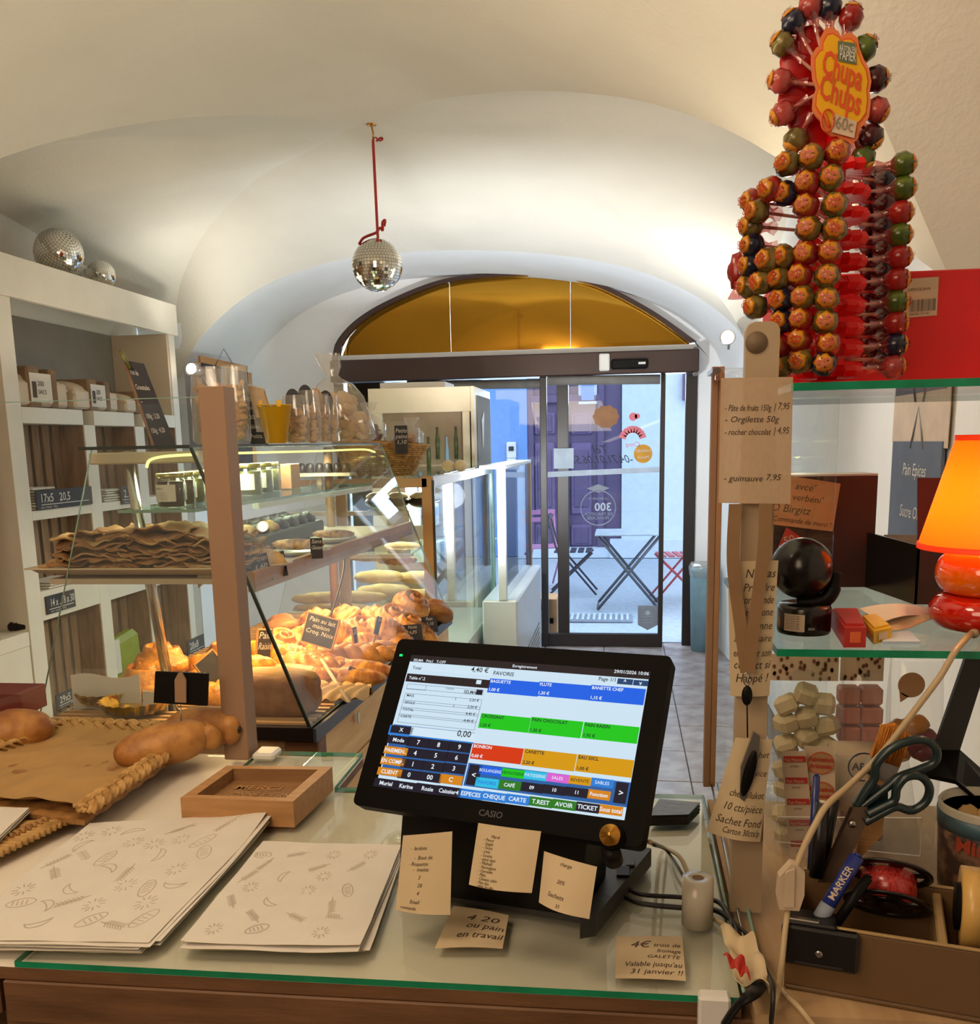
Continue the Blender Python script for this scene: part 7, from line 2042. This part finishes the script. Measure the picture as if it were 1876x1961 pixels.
# hanging slates on the right wall
XW = XR - .012
def wall_slate(lab, px0, px1, y0, y1, lines):
    a = XP(px0, y0, XW); c_ = XP(px1, y0, XW); zlo = XP(px1, y1, XW).z
    t = thing('hanging_slate', lab, 'blackboard', V(XW, (a.y + c_.y) / 2, zlo), group='slates hanging on the right wall')
    b = MB(); b.box((XW, (a.y + c_.y) / 2, (a.z + zlo) / 2), (.01, abs(a.y - c_.y), a.z - zlo), 'slate_blue', bev=.002); b.build('slate', t)
    b = MB()
    for i, s in enumerate(lines): b.text3(s, V(XW - .006, (a.y + c_.y) / 2, a.z - .10 - i * .125), V(0, -1, 0), V(0, 0, 1), .052, 'chalk', .5, off=0, shear=.2, wmax=abs(a.y - c_.y) * .8)
    b.build('chalk_writing', t)
    b = MB(); top_ = V(XW, (a.y + c_.y) / 2, a.z + .10); b.tube([V(XW - .006, lerp(a.y, c_.y, .4), a.z - .02), top_, V(XW - .006, lerp(a.y, c_.y, .65), a.z - .02)], .003, 'sticker_grey', 5); b.build('string', t)
wall_slate('blue grey chalked slate hanging on the right wall above the open carton', 1712, 1808, 845, 1110, ['Pain Epices', 'Sucre Orge', 'Lin Vlen', 'Thé Vert'])
wall_slate('second blue grey slate peeking under the upper glass shelf', 1715, 1815, 700, 748, [''])
b = MB(); a = XP(1713, 772, XW); c_ = XP(1820, 768, XW); b.box((XW, (a.y + c_.y) / 2, a.z - .06), (.003, abs(a.y - c_.y), .14), 'label_paper', R=Rx(.03)); tag(b.build('wall_paper_sheet'), 'pale sheet of paper stuck to the right wall between the two slates', 'paper')
# ball camera
cq = Z(1538, 1210, zm); r0 = .0335
cbm = thing('ball_camera', 'black ball shaped camera on a round labelled base', 'camera', V(cq.x, cq.y, zm))
hb = .038
b = MB(); b.lathe([(r0 * .96, 0), (r0, .003), (r0, hb - .006), (r0 * .93, hb)], 'camera_black', 32, V(cq.x, cq.y, zm)); b.build('base', cbm)
rb_ = .0392; cb_ = V(cq.x - .005, cq.y, zm + hb + rb_ + .006)
b = MB(); b.ball(cb_, rb_, 'camera_black', 32, 20); b.build('ball', cbm)
b = MB(); b.tube(cr([V(cq.x - .01, cq.y, zm + hb), V(cq.x + .022, cq.y - .004, zm + hb + .004), V(cq.x + .034, cq.y - .002, zm + hb + .02), V(cq.x + .036, cq.y, zm + hb + .04)], 5), [.010] * 11 + [.008] * 5, 'satin_black', 10); b.build('neck', cbm)
b = MB()
def lb(u, v, e=.0006): a = -PI / 2 - .95 + u * .8; return V(cq.x + math.cos(a) * (r0 + e), cq.y + math.sin(a) * (r0 + e), zm + .006 + v * .022)
b.grid(lambda u, v: lb(u, v), 8, 1, 'label_paper'); b.build('label', cbm)
b = MB()
for k in range(6): b.text('Modele 5V 2A IPC 1080P', lambda x, y, k=k: lb(.04 + x * .07, .84 - k * .14 + y * .1, .001), 'ink_dark')
b.build('label_print', cbm)
b = MB(); a_ = -PI / 2 + .5; 
for dz in (.012,): b.box((cq.x + math.cos(a_) * r0, cq.y + math.sin(a_) * r0, zm + dz), (.009, .003, .008), 'black_box', R=Rz(a_ + PI / 2)); b.box((cq.x + math.cos(a_ - .4) * r0, cq.y + math.sin(a_ - .4) * r0, zm + .01), (.008, .002, .003), 'steel', R=Rz(a_ - .4 + PI / 2))
b.build('port', cbm)
# correction tapes, card, bag paper
def dispenser(lab, m, pts, h, par_m):
    P = [Z(x, y, zm) for x, y in pts]
    t = thing('tape_dispenser', lab, 'dispenser', sum(P, V(0, 0, 0)) / 4)
    b = MB(); b.prism(P, (0, 0, h), m); cc_ = sum(P, V(0, 0, 0)) / 4; b.prism([lerp(p, cc_, .18) + V(0, 0, h) for p in P], (0, 0, .003), m); b.build('body', t)
    b = MB(); f0, f1 = P[3], P[2]; n_ = V(0, -.0008, 0); b.poly([lerp(f0, f1, .25) + V(0, -.001, h * .25), lerp(f0, f1, .75) + V(0, -.001, h * .25), lerp(f0, f1, .75) + V(0, -.001, h * .8), lerp(f0, f1, .25) + V(0, -.001, h * .8)], par_m); b.build('end_label', t)
    return t
dispenser('red block shaped tape dispenser beside the ball camera', 'tape_red', [(1590, 1200), (1640, 1200), (1657, 1240), (1615, 1240)], .024, 'sign_orange')
dispenser('yellow eraser block touching the red dispenser', 'box_yellow', [(1645, 1204), (1676, 1200), (1706, 1226), (1672, 1234)], .016, 'label_paper')
b = MB(); b.prism([Z(x, y, zm) for x, y in ((1700, 1218), (1740, 1212), (1762, 1233), (1688, 1233))], (0, 0, .003), 'sticker_white'); tag(b.build('card_stub'), 'small pale card with a dark edge lying before the paper bag', 'card')
C4 = [Z(1648, 1180, zm + .012), Z(1790, 1172, zm + .02), Z(1792, 1190, zm + .006), Z(1690, 1208, zm + .004)]
b = MB(); b.grid(lambda u, v: bil(C4, u, v) + V(0, 0, .004 * math.sin(5 * u + 3 * v)), 10, 6, 'paper_note', th=.001); b.grid(lambda u, v: bil(C4, u, v) + V(0, 0.01, .008 + .004 * math.sin(4 * u)), 10, 6, 'paper_white', th=.001)
tag(b.build('paper_bag'), 'crumpled flat paper bag lying on the shelf left of the lamp', 'paper bag')
# table lamp
lx = Q(1887, 1200, 1.30).x; ly = 1.30
la = thing('table_lamp', 'orange and red glazed table lamp with a glowing orange shade', 'lamp', (lx, ly, zm))
def peb(z0, r, h, m, nm):
    b = MB(); b.lathe([(r * .45, 0)] + [(r * (math.cos(a) * .35 + .65) if abs(a) < 1.4 else r * .6, h / 2 + h / 2 * math.sin(a)) for a in [-1.4 + 2.8 * i / 14 for i in range(15)]] + [(r * .3, h)], m, 40, V(lx, ly, zm + z0)); b.build(nm, la)
peb(0, .070, .047, 'lamp_red', 'lower_body'); peb(.045, .065, .055, 'lamp_orange', 'upper_body')
b = MB(); b.lathe([(.012, .096), (.010, .125), (.009, .14)], 'lamp_glow', 16, V(lx, ly, zm)); b.build('socket', la)
zs0 = Q(1887, 1046, ly).z; zs1 = Q(1887, 838, ly).z
m = MATS['shade_orange']; nt = m.node_tree; bs = nt.nodes['Principled BSDF']; outn = nt.nodes['Material Output']
tr_ = nt.nodes.new('ShaderNodeBsdfTranslucent'); tr_.inputs[0].default_value = lin('#ff7a14'); mx = nt.nodes.new('ShaderNodeMixShader'); mx.inputs[0].default_value = .6
nt.links.new(bs.outputs[0], mx.inputs[1]); nt.links.new(tr_.outputs[0], mx.inputs[2]); nt.links.new(mx.outputs[0], outn.inputs[0])
bs.inputs['Emission Strength'].default_value = .36
b = MB(); b.M = Matrix.Translation((lx, ly, 0)); n_ = 48
b.grid(lambda u, v: V(lerp(.087, .050, v) * math.cos(2 * PI * u), lerp(.087, .050, v) * math.sin(2 * PI * u), lerp(zs0, zs1, v)), n_, 8, 'shade_orange'); b.build('shade', la)
b = MB(); b.M = Matrix.Translation((lx, ly, 0))
for z_, r_ in ((zs0, .087), (zs1, .050)):
    b = MB(); b.M = Matrix.Translation((lx, ly, 0))
    b.lathe([(r_ + .001, -.003), (r_ + .001, .004), (r_ - .001, .004), (r_ - .001, -.003), (r_ + .001, -.003)], 'shade_trim', 48, (0, 0, z_))
    b.build('shade_trim', la)
b = MB(); b.ball((lx, ly, (zs0 * .6 + zs1 * .4)), .018, 'bulb_glow', 14, 10); b.build('bulb', la)
light('table_lamp_bulb', 'POINT', (lx, ly, zs0 * .6 + zs1 * .4), 2.4, (1, .62, .28), .02)
b = MB(); q = V(lx - .03, ly - .058, zm + .022); b.lathe([(.005, 0), (.006, .006)], 'cable_white', 12, Q(1862, 1212, 1.237), Rx(PI / 2)); b.build('cable_grommet', la)
cable('lamp_cable', 'thick pale lamp cable running diagonally down past the scissors', [Q(1860, 1212, 1.236), Q(1830, 1245, 1.13), Q(1800, 1295, 1.11), Q(1750, 1362, 1.105), Q(1690, 1440, 1.10), Q(1630, 1500, 1.10), Q(1583, 1542, 1.06), Q(1560, 1580, 1.045), Q(1540, 1620, 1.035), Q(1522, 1665, 1.027)], .0038, 'cable_white')
sw = thing('cable_switch', 'pale plastic inline switch on the lamp cable above the tape cutter', 'switch', Q(1512, 1745, 1.06))
P = [Q(x, y, 1.02) for x, y in ((1515, 1655), (1528, 1658), (1541, 1672), (1540, 1715), (1530, 1745), (1492, 1742), (1488, 1718), (1492, 1680))]
b = MB(); b.prism(P, (0, .014, 0), 'label_paper'); b.build('housing', sw)
b = MB(); b.prism([Q(x, y, 1.017) for x, y in ((1504, 1672), (1522, 1664), (1520, 1738), (1500, 1738))], (0, .003, 0), 'label_paper'); b.build('rocker', sw)
cable('lamp_cable', 'pale cable leaving the switch and dropping over the counter edge', [Q(1508, 1744, 1.025), Q(1502, 1790, 1.0), Q(1496, 1850, .985), Q(1488, 1905, .985), Q(1478, 1945, .955), Q(1468, 1990, .95)], .0032, 'cable_white')
cable('loose_cable', 'second pale cable crossing the counter edge toward the bottom right', [Z(1440, 1800, ZC), Z(1475, 1865, ZC), Z(1500, 1900, ZC), Q(1530, 1930, .96), Q(1565, 1975, .945)], .0032, 'cable_white')
tw = thing('torn_wrapper', 'torn cream and red paper wrapper lying at the corner of the counter', 'wrapper', Z(1420, 1860, ZC))
C4 = [Z(1378, 1775, ZC + .02), Z(1440, 1790, ZC + .03), Z(1478, 1890, ZC + .02), Z(1408, 1880, ZC + .01)]
b = MB(); b.grid(lambda u, v: bil(C4, u, v) + V(0, 0, .006 * math.sin(7 * u + 3 * v) + .004 * math.sin(13 * v)), 14, 14, 'paper_note', th=.001); b.build('paper', tw)
C4b = [Z(1385, 1830, ZC + .034), Z(1424, 1835, ZC + .036), Z(1436, 1872, ZC + .034), Z(1410, 1862, ZC + .03)]
b = MB(); b.grid(lambda u, v: bil(C4b, u, v) + V(0, 0, .004 * math.sin(9 * u + 8 * v)), 10, 10, 'sticker_red', th=.001); b.build('red_foil', tw)
b = MB(); b.tube(cr([Z(1455, 1885, ZC), Q(1440, 1905, .95), Q(1412, 1925, .945), Q(1385, 1965, .94)], 5), .009, 'satin_black', 8, flat=.35); tag(b.build('black_strap'), 'flat black strap hanging over the counter edge beside the bracket', 'strap')
# ---------------------------------------------------------------- sweets bags under the shelf
zb_ = ZC - .007
def sweet_bag(name, lab, px0, px1, pyt, Y, topm, items, seed, dep=.07):
    A = Q(px0, 1500, Y); B = Q(px1, 1500, Y); zt_ = Q((px0 + px1) / 2, pyt, Y).z
    c = V((A.x + B.x) / 2, Y, zb_); w = B.x - A.x
    t = thing(name, lab, 'bag', c)
    rg = random.Random(seed)
    def S(a, v):
        k = 1 - .55 * max(0, v - .78) / .22
        e = max(abs(math.cos(a)), abs(math.sin(a)))
        r = 1 / (abs(math.cos(a)) ** 4 + abs(math.sin(a)) ** 4) ** .25
        return c + V(w / 2 * r * math.cos(a) * (1 + .03 * math.sin(7 * v + 3 * a)), dep / 2 * r * math.sin(a) * k * (1 + .08 * math.sin(11 * v + 5 * a)), v * (zt_ - zb_))
    b = MB(); b.grid(lambda u, v: S(2 * PI * u, v), 32, 16, 'clear_bag'); b.build('clear_film', t)
    if topm:
        b = MB(); q0 = Q(px0 + 4, pyt - 4, Y - .02); q1 = Q(px1 - 2, pyt + 48, Y - .02)
        b.box(((q0.x + q1.x) / 2, Y - .02, (q0.z + q1.z) / 2), (q1.x - q0.x, .003, q0.z - q1.z), topm); b.build('header_card', t)
        b = MB()
        for k in range(int(w * 320)):
            p = V(rg.uniform(q0.x + .004, q1.x - .004), Y - .0224, rg.uniform(q1.z + .003, q0.z - .003))
            b.poly([p + V(.0024 * math.cos(a), 0, .0034 * math.sin(a)) for a in [2 * PI * i / 8 for i in range(8)]], 'dot_brown')
        b.build('printed_dots', t)
    return t, c, w, zt_
sweet_bag('marshmallow_bag', 'clear bag of white marshmallows under the lower shelf with a dotted header', 1470, 1606, 1256, 1.42, 'label_paper', None, 1)
sweet_bag('marshmallow_bag', 'clear bag of pink marshmallow cubes with a dotted header card', 1606, 1692, 1256, 1.44, 'label_paper', None, 2)
sweet_bag('candy_bag', 'clear bag of orange and purple jellies with a round brown seal', 1694, 1790, 1262, 1.46, None, None, 3)
rg = random.Random(6); k = 0
for j in range(7):
    for i in range(3):
        p = Q(1503 + i * 38 + rg.uniform(-5, 5), 1345 + j * 42 + rg.uniform(-5, 5) - (16 if i == 1 else 0), 1.42)
        if p.z < zb_ + .02: continue
        b = MB(); b.box(p, (.031, .031, .027), 'marsh_white', R=Rx(rg.uniform(-.6, .6)) @ Rz(rg.uniform(-.7, .7)) @ Ry(rg.uniform(-.5, .5)), bev=.006)
        tag(b.build('marshmallow'), 'white marshmallow, %s row down, %s in the clear bag' % (ordw[j], ('left', 'middle', 'right')[i]), 'sweet', 'white marshmallows in the clear bag')
for j in range(8):
    for i in range(2):
        p = Q(1624 + i * 42, 1330 + j * 37, 1.44)
        if p.z < zb_ + .015: continue
        b = MB(); b.box(p, (.030, .030, .0255), 'marsh_pink', R=Rz(rg.uniform(-.08, .08)), bev=.003)
        tag(b.build('marshmallow'), 'pink marshmallow cube, %s row down, %s column' % (ordw[j], ('left', 'right')[i]), 'sweet', 'pink marshmallow cubes in the clear bag')
for i, (x, y, m, s) in enumerate(((1725, 1398, 'orange', .022), (1752, 1388, 'orange', .02), (1770, 1412, 'purple', .018), (1745, 1425, 'purple', .02), (1720, 1440, 'orange', .02), (1765, 1440, 'purple', .018))):
    b = MB(); b.ball(Q(x, y, 1.46), (s, s * .8, s * .8), m + '_sweet', 14, 10, None, lambda d: 1 + .07 * math.sin(8 * d.x + 5 * d.z)); tag(b.build('jelly_sweet'), '%s jelly sweet in the sealed bag, %s one' % (m, ('upper left', 'upper middle', 'upper right', 'central', 'lower left', 'lower right')[i]), 'sweet', m + ' jellies in the clear bag')
b = MB(); q = Q(1745, 1312, 1.415); b.prism([q + V(.0185 * math.cos(a) * (1.0), 0, .0185 * math.sin(a)) for a in [2 * PI * i / 28 for i in range(28)]], (0, .001, 0), 'kraft_sticker'); b.prism([q + V(-.016, 0, -.010), q + V(-.002, 0, -.017), q + V(-.014, 0, -.026)], (0, .001, 0), 'kraft_sticker'); tag(b.build('round_seal'), 'round brown paper seal on the jelly bag', 'sticker')
# sticker strips and rolls
ys = 1.235
t = vnote('sticker_strip', 'hanging strip of white and red stickers reading fait maison', [(1495, 1438), (1543, 1438), (1560, 1640), (1512, 1640)], ys, [], m='label_paper', curl=.002, cat='stickers')
b = MB(); C4 = [Q(x, y, ys - .004) for x, y in ((1495, 1438), (1543, 1438), (1560, 1640), (1512, 1640))]
for k in range(5):
    v = .05 + k * .2
    b.prism([bil(C4, .08, v), bil(C4, .96, v), bil(C4, .96, v + .055), bil(C4, .08, v + .055)], (0, .0004, 0), 'sticker_red')
    b.text('Fait Maison', lambda x, y, v=v: bil(C4, .12 + x * .155, v + .047 - y * .045) + V(0, -.0006, 0), 'label_paper')
    b.text('artisan', lambda x, y, v=v: bil(C4, .3 + x * .13, v + .1 - y * .03) + V(0, -.0006, 0), 'ink')
b.build('printed_stickers', t)
ar = thing('sticker_roll', 'roll of brown round stickers reading fabrication artisanale', 'stickers', Q(1570, 1600, ys))
C4 = [Q(x, y, ys + .012) for x, y in ((1541, 1432), (1598, 1434), (1600, 1640), (1543, 1640))]
b = MB(); b.grid(lambda u, v: bil(C4, u, v) + V(0, .03 * (1 - math.sin(PI * (.25 + v * .55))), 0), 4, 14, 'label_paper', th=.001); b.build('backing_strip', ar)
for k in range(2):
    cc = Q(1571, 1461 + k * 57, ys + .008)
    b = MB(); b.prism([cc + V(.017 * math.cos(a), 0, .015 * math.sin(a)) for a in [2 * PI * i / 30 for i in range(30)]], (0, .0005, 0), 'kraft_sticker')
    b.tube([cc + V(.0165 * math.cos(a), -.0005, .0145 * math.sin(a)) for a in [2 * PI * i / 30 for i in range(31)]], .0006, 'sign_red', 4)
    b.text3('Fabrication', cc + V(0, -.001, .002), V(1, 0, -.03), V(0, 0, 1), .009, 'sticker_red', .5, off=0, bold=.02, wmax=.029); b.text3('Artisanale', cc + V(0, -.001, -.007), V(1, 0, -.03), V(0, 0, 1), .009, 'sticker_red', .5, off=0, bold=.02, wmax=.027)
    b.build('round_sticker', ar)
wr = thing('label_roll', 'wide white label roll with a black round stamp behind the paintbrush', 'roll', Q(1640, 1600, ys + .05))
cyl_c = Q(1645, 1500, 1.30)
b = MB(); b.lathe([(.048, -.0), (.048, .062), (.02, .062), (.02, 0)], 'label_paper', 36, cyl_c + V(-.031, 0.03, 0), Ry(PI / 2)); b.build('roll', wr)
b = MB(); cc = Q(1652, 1468, 1.277); b.tube([cc + V(.019 * math.cos(a), -.002, .019 * math.sin(a)) for a in [2 * PI * i / 30 for i in range(31)]], .0028, 'ink_dark', 5, flat=.3); b.text3('ARTI', cc + V(0, -.003, -.004), V(1, 0, 0), V(0, 0, 1), .014, 'ink_dark', .5, off=0, bold=.03); b.build('round_stamp', wr)
# acrylic holder
ah = thing('acrylic_holder', 'clear acrylic brochure holder around the sticker strips', 'holder', Q(1600, 1660, 1.2))
b = MB(); b.prism([Q(x, y, 1.20) for x, y in ((1488, 1565), (1765, 1567), (1762, 1640), (1480, 1612))], (0, .003, 0), 'acrylic', 'white_plastic'); b.build('front_lip', ah)
b = MB(); b.prism([Q(x, y, 1.27) for x, y in ((1478, 1440), (1740, 1455), (1765, 1650), (1500, 1660))], (0, .003, 0), 'acrylic', 'acrylic'); b.build('back_sheet', ah)
# ---------------------------------------------------------------- desk organiser
zo = ZC - .0075
OA = Z(1500, 1893, zo); OB = Z(1880, 1962, zo)
u_ = (OB - OA).normalized(); v_ = V(-u_.y, u_.x, 0)
hO = .080; LO = .34; DO = .135
og = thing('desk_organiser', 'olive brown plastic desk organiser with a black tape cutter', 'organiser', OA + u_ * LO / 2 + v_ * DO / 2)
def obox(name, a, c_, b0, b1, z0, z1, m, bev=.002):
    cc = OA + u_ * ((a + c_) / 2) + v_ * ((b0 + b1) / 2); cc = V(cc.x, cc.y, zo + (z0 + z1) / 2)
    R = Matrix((u_, v_, V(0, 0, 1))).transposed()
    b = MB(); b.box(cc, (abs(c_ - a), abs(b1 - b0), abs(z1 - z0)), m, R=R, bev=bev); return b.build(name, og)
obox('floor_plate', 0, LO, 0, DO, 0, .006, 'organizer')
obox('front_wall', 0, LO, 0, .004, .006, hO, 'organizer'); obox('back_wall', 0, LO, DO - .004, DO, .006, hO + .006, 'organizer')
obox('side_wall', 0, .004, .0045, DO - .0045, .006, hO, 'organizer'); obox('side_wall', LO - .004, LO, .0045, DO - .0045, .006, hO, 'organizer')
dv = (Z(1797, 1740, zo + hO) - OA).dot(u_)
obox('divider', dv - .005, dv + .005, .0045, DO - .0045, .006, hO + .001, 'organizer_rim')
obox('rim', .0, LO, -.0005, .0045, hO, hO + .003, 'organizer_rim', .001); obox('rim', 0, LO, DO - .0045, DO + .0005, hO + .006, hO + .009, 'organizer_rim', .001)
tc = thing('tape_cutter', 'black plastic tape cutter clamp with a metal screw on the organiser corner', 'tape cutter', OA + V(0, 0, .05))
b = MB(); R = Matrix((u_, v_, V(0, 0, 1))).transposed()
b.box(OA + u_ * .036 + v_ * -.006 + V(0, 0, .060), (.080, .012, .046), 'tape_gun_black', R=R, bev=.003); b.build('front_plate', tc)
b = MB(); b.box(OA + u_ * .025 + v_ * .006 + V(0, 0, .086), (.055, .034, .005), 'tape_gun_black', R=R, bev=.002); b.build('top_clip', tc)
b = MB(); b.box(OA + u_ * .018 + v_ * -.006 + V(0, 0, .0895), (.034, .008, .003), 'steel', R=R, bev=.001); b.build('metal_blade', tc)
q = OA + u_ * .036 + v_ * -.012 + V(0, 0, .055); b = MB(); b.lathe([(.0042, 0), (.0042, .001), (.0025, .0018), (.0001, .0018)], 'steel', 16, q, (-v_).to_track_quat('Z', 'Y').to_matrix()); b.build('screw', tc)
b = MB(); b.box(OA + u_ * .036 + v_ * -.0125 + V(0, 0, .042), (.05, .001, .002), 'grey_black', R=R); b.build('groove', tc)
# tape roll in right compartment
tp = thing('tape_roll', 'yellowed clear tape roll standing in the right compartment of the organiser', 'tape', Q(1860, 1810, 1.05))
c = Q(1858, 1738, 1.06); R_ = u_.to_track_quat('Z', 'Y').to_matrix()
b = MB(); b.lathe([(.027, -.011), (.045, -.011), (.045, .011), (.027, .011), (.027, -.011)], 'tape_yellow', 44, c, R_); b.build('tape', tp)
b = MB(); b.lathe([(.006, -.016), (.026, -.016), (.026, .012), (.006, .012)], 'satin_black', 32, c, R_); b.build('core', tp)
# pens and tools
def pen(name, lab, p0, p1, Y0, Y1, r, m, capm=None, cat='pen', txt=None):
    A = Q(*p0, Y0); B = Q(*p1, Y1); d = (B - A)
    t = thing(name, lab, cat, B)
    b = MB(); b.cyl(A, B, r, m, seg=18); b.build('barrel', t)
    if capm:
        b = MB(); b.cyl(lerp(A, B, .74), lerp(A, B, 1.0), r * 1.06, capm, seg=18); b.build('cap', t)
    b = MB(); b.cyl(A - d.normalized() * .003, A, r * .55, 'ceramic_white' if name == 'black_marker' else m, seg=14); b.build('end_plug', t)
    if txt:
        u = -d.normalized(); toV = (O - A).normalized(); s = (toV - u * toV.dot(u)).normalized(); v = s.cross(u) 
        b = MB(); b.text3(txt, lerp(A, B, .66) + s * (r + .0006) - v * .003, u, v, .011, 'label_paper', 0, off=0, bold=.01); b.build('lettering', t)
    return t
pen('blue_pen', 'slim dark blue pen standing behind the black marker', (1563, 1486), (1552, 1665), 1.11, 1.095, .0042, 'pen_blue')
pen('black_marker', 'fat black marker with a white ring end standing in the organiser', (1576, 1538), (1562, 1680), 1.09, 1.075, .0080, 'tape_gun_black')
pen('black_marker', 'second black marker leaning right behind the first', (1597, 1530), (1570, 1680), 1.112, 1.095, .0065, 'tape_gun_black')
pen('blue_marker', 'blue permanent marker with grey cap leaning in the organiser', (1641, 1640), (1566, 1765), 1.05, 1.03, .0080, 'marker_blue', 'sticker_grey', txt='MARKER')
pen('black_pen', 'black pen with silver lines lying beside the blue marker', (1662, 1680), (1600, 1770), 1.04, 1.025, .0055, 'satin_black')
scs = thing('scissors', 'large scissors with dark green handles standing in the organiser', 'scissors', Q(1580, 1680, 1.13))
Ysc = 1.088
def T(L, dY=0.0): return cr([Q(x, y, Ysc + dY) for x, y in L], 5)
b = MB(); L = T([(1640, 1545), (1657, 1516), (1674, 1490), (1678, 1463), (1702, 1436), (1737, 1420), (1771, 1418), (1792, 1436), (1788, 1460), (1760, 1474), (1722, 1488), (1697, 1508), (1668, 1530), (1648, 1545)]); b.tube(L, .0060, 'scissor_green', 10, flat=.8)
b.build('handle', scs)
b = MB(); L = T([(1655, 1575), (1690, 1556), (1716, 1545), (1745, 1552), (1772, 1535), (1779, 1508), (1762, 1487), (1735, 1488), (1717, 1508), (1712, 1532), (1690, 1545), (1660, 1560)], -.008); b.tube(L, .0060, 'scissor_green', 10, flat=.8); b.build('handle', scs)
b = MB(); b.prism([Q(x, y, Ysc) for x, y in ((1634, 1540), (1662, 1500), (1700, 1512), (1700, 1548), (1650, 1580), (1636, 1570))], (0, .008, 0), 'scissor_green'); b.build('handle_shoulder', scs)
for dY, sh_ in ((0, 0), (-.006, 6)):
    b = MB(); b.prism([Q(x + sh_, y, Ysc + dY) for x, y in ((1628, 1546), (1655, 1546), (1650, 1582), (1600, 1690), (1565, 1690))], (0, .003, 0), 'blade'); b.build('blade', scs)
q = Q(1632, 1578, Ysc - .008); b = MB(); b.lathe([(.0045, 0), (.0040, .002), (.0001, .0022)], 'steel', 16, q, Rx(PI / 2)); b.build('pivot_screw', scs)
pbr = thing('paintbrush', 'flat pastry brush with orange bristles standing behind the scissors', 'brush', Q(1650, 1640, 1.18))
def pr_(pts, m, nm, Y=1.125, dep=.010):
    b = MB(); b.prism([Q(x, y, Y) for x, y in pts], (0, dep, 0), m); b.build(nm, pbr)
pr_(((1668, 1452), (1692, 1392), (1716, 1388), (1742, 1410), (1722, 1470)), 'bristle', 'bristles'); pr_(((1655, 1480), (1668, 1452), (1722, 1470), (1708, 1502)), 'steel', 'ferrule', 1.123, .013)
pr_(((1652, 1520), (1668, 1484), (1702, 1500), (1688, 1600), (1650, 1640), (1640, 1636)), 'beech', 'wooden_handle')
b = MB()
for k in range(26):
    u = k / 25; a = Q(lerp(1669, 1721, u), lerp(1454, 1470, u), 1.1245); c_ = Q(lerp(1690, 1744, u) + random.uniform(-3, 3), lerp(1388, 1410, u) + random.uniform(-5, 3), 1.124 + random.uniform(-.002, .002)); b.tube([a, c_], .0008, 'bristle', 4)
tag(b.build('bristle_tips', pbr), kind='stuff')
# ribbon spool
sp = thing('ribbon_spool', 'black spool of shiny dark red ribbon lying in the organiser', 'spool', Q(1690, 1790, 1.12))
c = Q(1700, 1700, 1.085); ax = V(-.18, -.62, -.72).normalized(); R_ = ax.to_track_quat('Z', 'Y').to_matrix()
def flange(z):
    b = MB()
    ro = .047
    b.lathe([(ro * .80, z), (ro, z), (ro, z + .0025), (ro * .80, z + .0025), (ro * .80, z)], 'spool_black', 40, c, R_)
    b.lathe([(.008, z), (ro * .52, z), (ro * .52, z + .0025), (.008, z + .0025), (.008, z)], 'spool_black', 30, c, R_)
    for k in range(6):
        a = 2 * PI * k / 6 + .3; 
        P = [V(math.cos(a + s * .24) * r, math.sin(a + s * .24) * r, z) for s, r in ((-1.2, ro * .5), (1.2, ro * .5), (.9, ro * .82), (-.9, ro * .82))]
        b.prism([R_ @ p + c for p in P], R_ @ V(0, 0, .0025), 'spool_black')
    b.build('flange', sp)
flange(-.018); flange(.018)
b = MB(); b.lathe([(.030, -.0155), (.031, .0), (.030, .018)], 'spool_ribbon', 40, c, R_); b.build('ribbon', sp)
b = MB(); b.lathe([(.006, -.02), (.012, -.02), (.012, .026), (.006, .026), (.006, -.02)], 'spool_black', 24, c, R_); b.build('hub', sp)
# mug
mg = thing('printed_mug', 'printed souvenir mug with walnuts at the right edge', 'mug', (Q(1885, 1690, 1.27).x, 1.29, zo))
c = V(Q(1886, 1640, 1.29).x, 1.29, zo); hm = Q(1886, 1540, 1.29).z - zo; r = .062
b = MB(); b.lathe([(r * .9, 0), (r * .9, .01), (r, hm), (r - .002, hm + .003), (r - .005, hm), (r * .86, .01), (0.0, .01)], 'ceramic_white', 44, c); b.build('body', mg)
b = MB(); b.lathe([(r * .9 + .0006, .01), (r * .955 + .0006, hm * .62), (r * .99 + .0006, hm * .93)], 'mug_art', 44, c); b.build('printed_picture', mg)
b = MB(); b.lathe([(r * .975 + .001, hm * .76), (r * .995 + .001, hm * .93)], 'mug_blue', 44, c); b.build('blue_band', mg)
b = MB()
def cylp(x, y): a = -PI / 2 - .95 + x * .42; return c + V(math.cos(a) * (r + .0016), math.sin(a) * (r + .0016), hm * .6 + y * .026)
b.text('Misouri', cylp, 'mug_red', .03); b.build('lettering', mg)
for i, (dx, dy) in enumerate(((-.028, -.01), (-.01, -.02))):
    b = MB(); b.ball(c + V(dx, dy, hm - .01), (.014, .013, .012), 'crust_pale', 14, 10, None, lambda d: 1 + .06 * math.sin(9 * d.x + 7 * d.z)); tag(b.build('walnut'), 'walnut in the printed mug, %s one' % ('left', 'right')[i], 'walnut', 'walnuts in the mug')
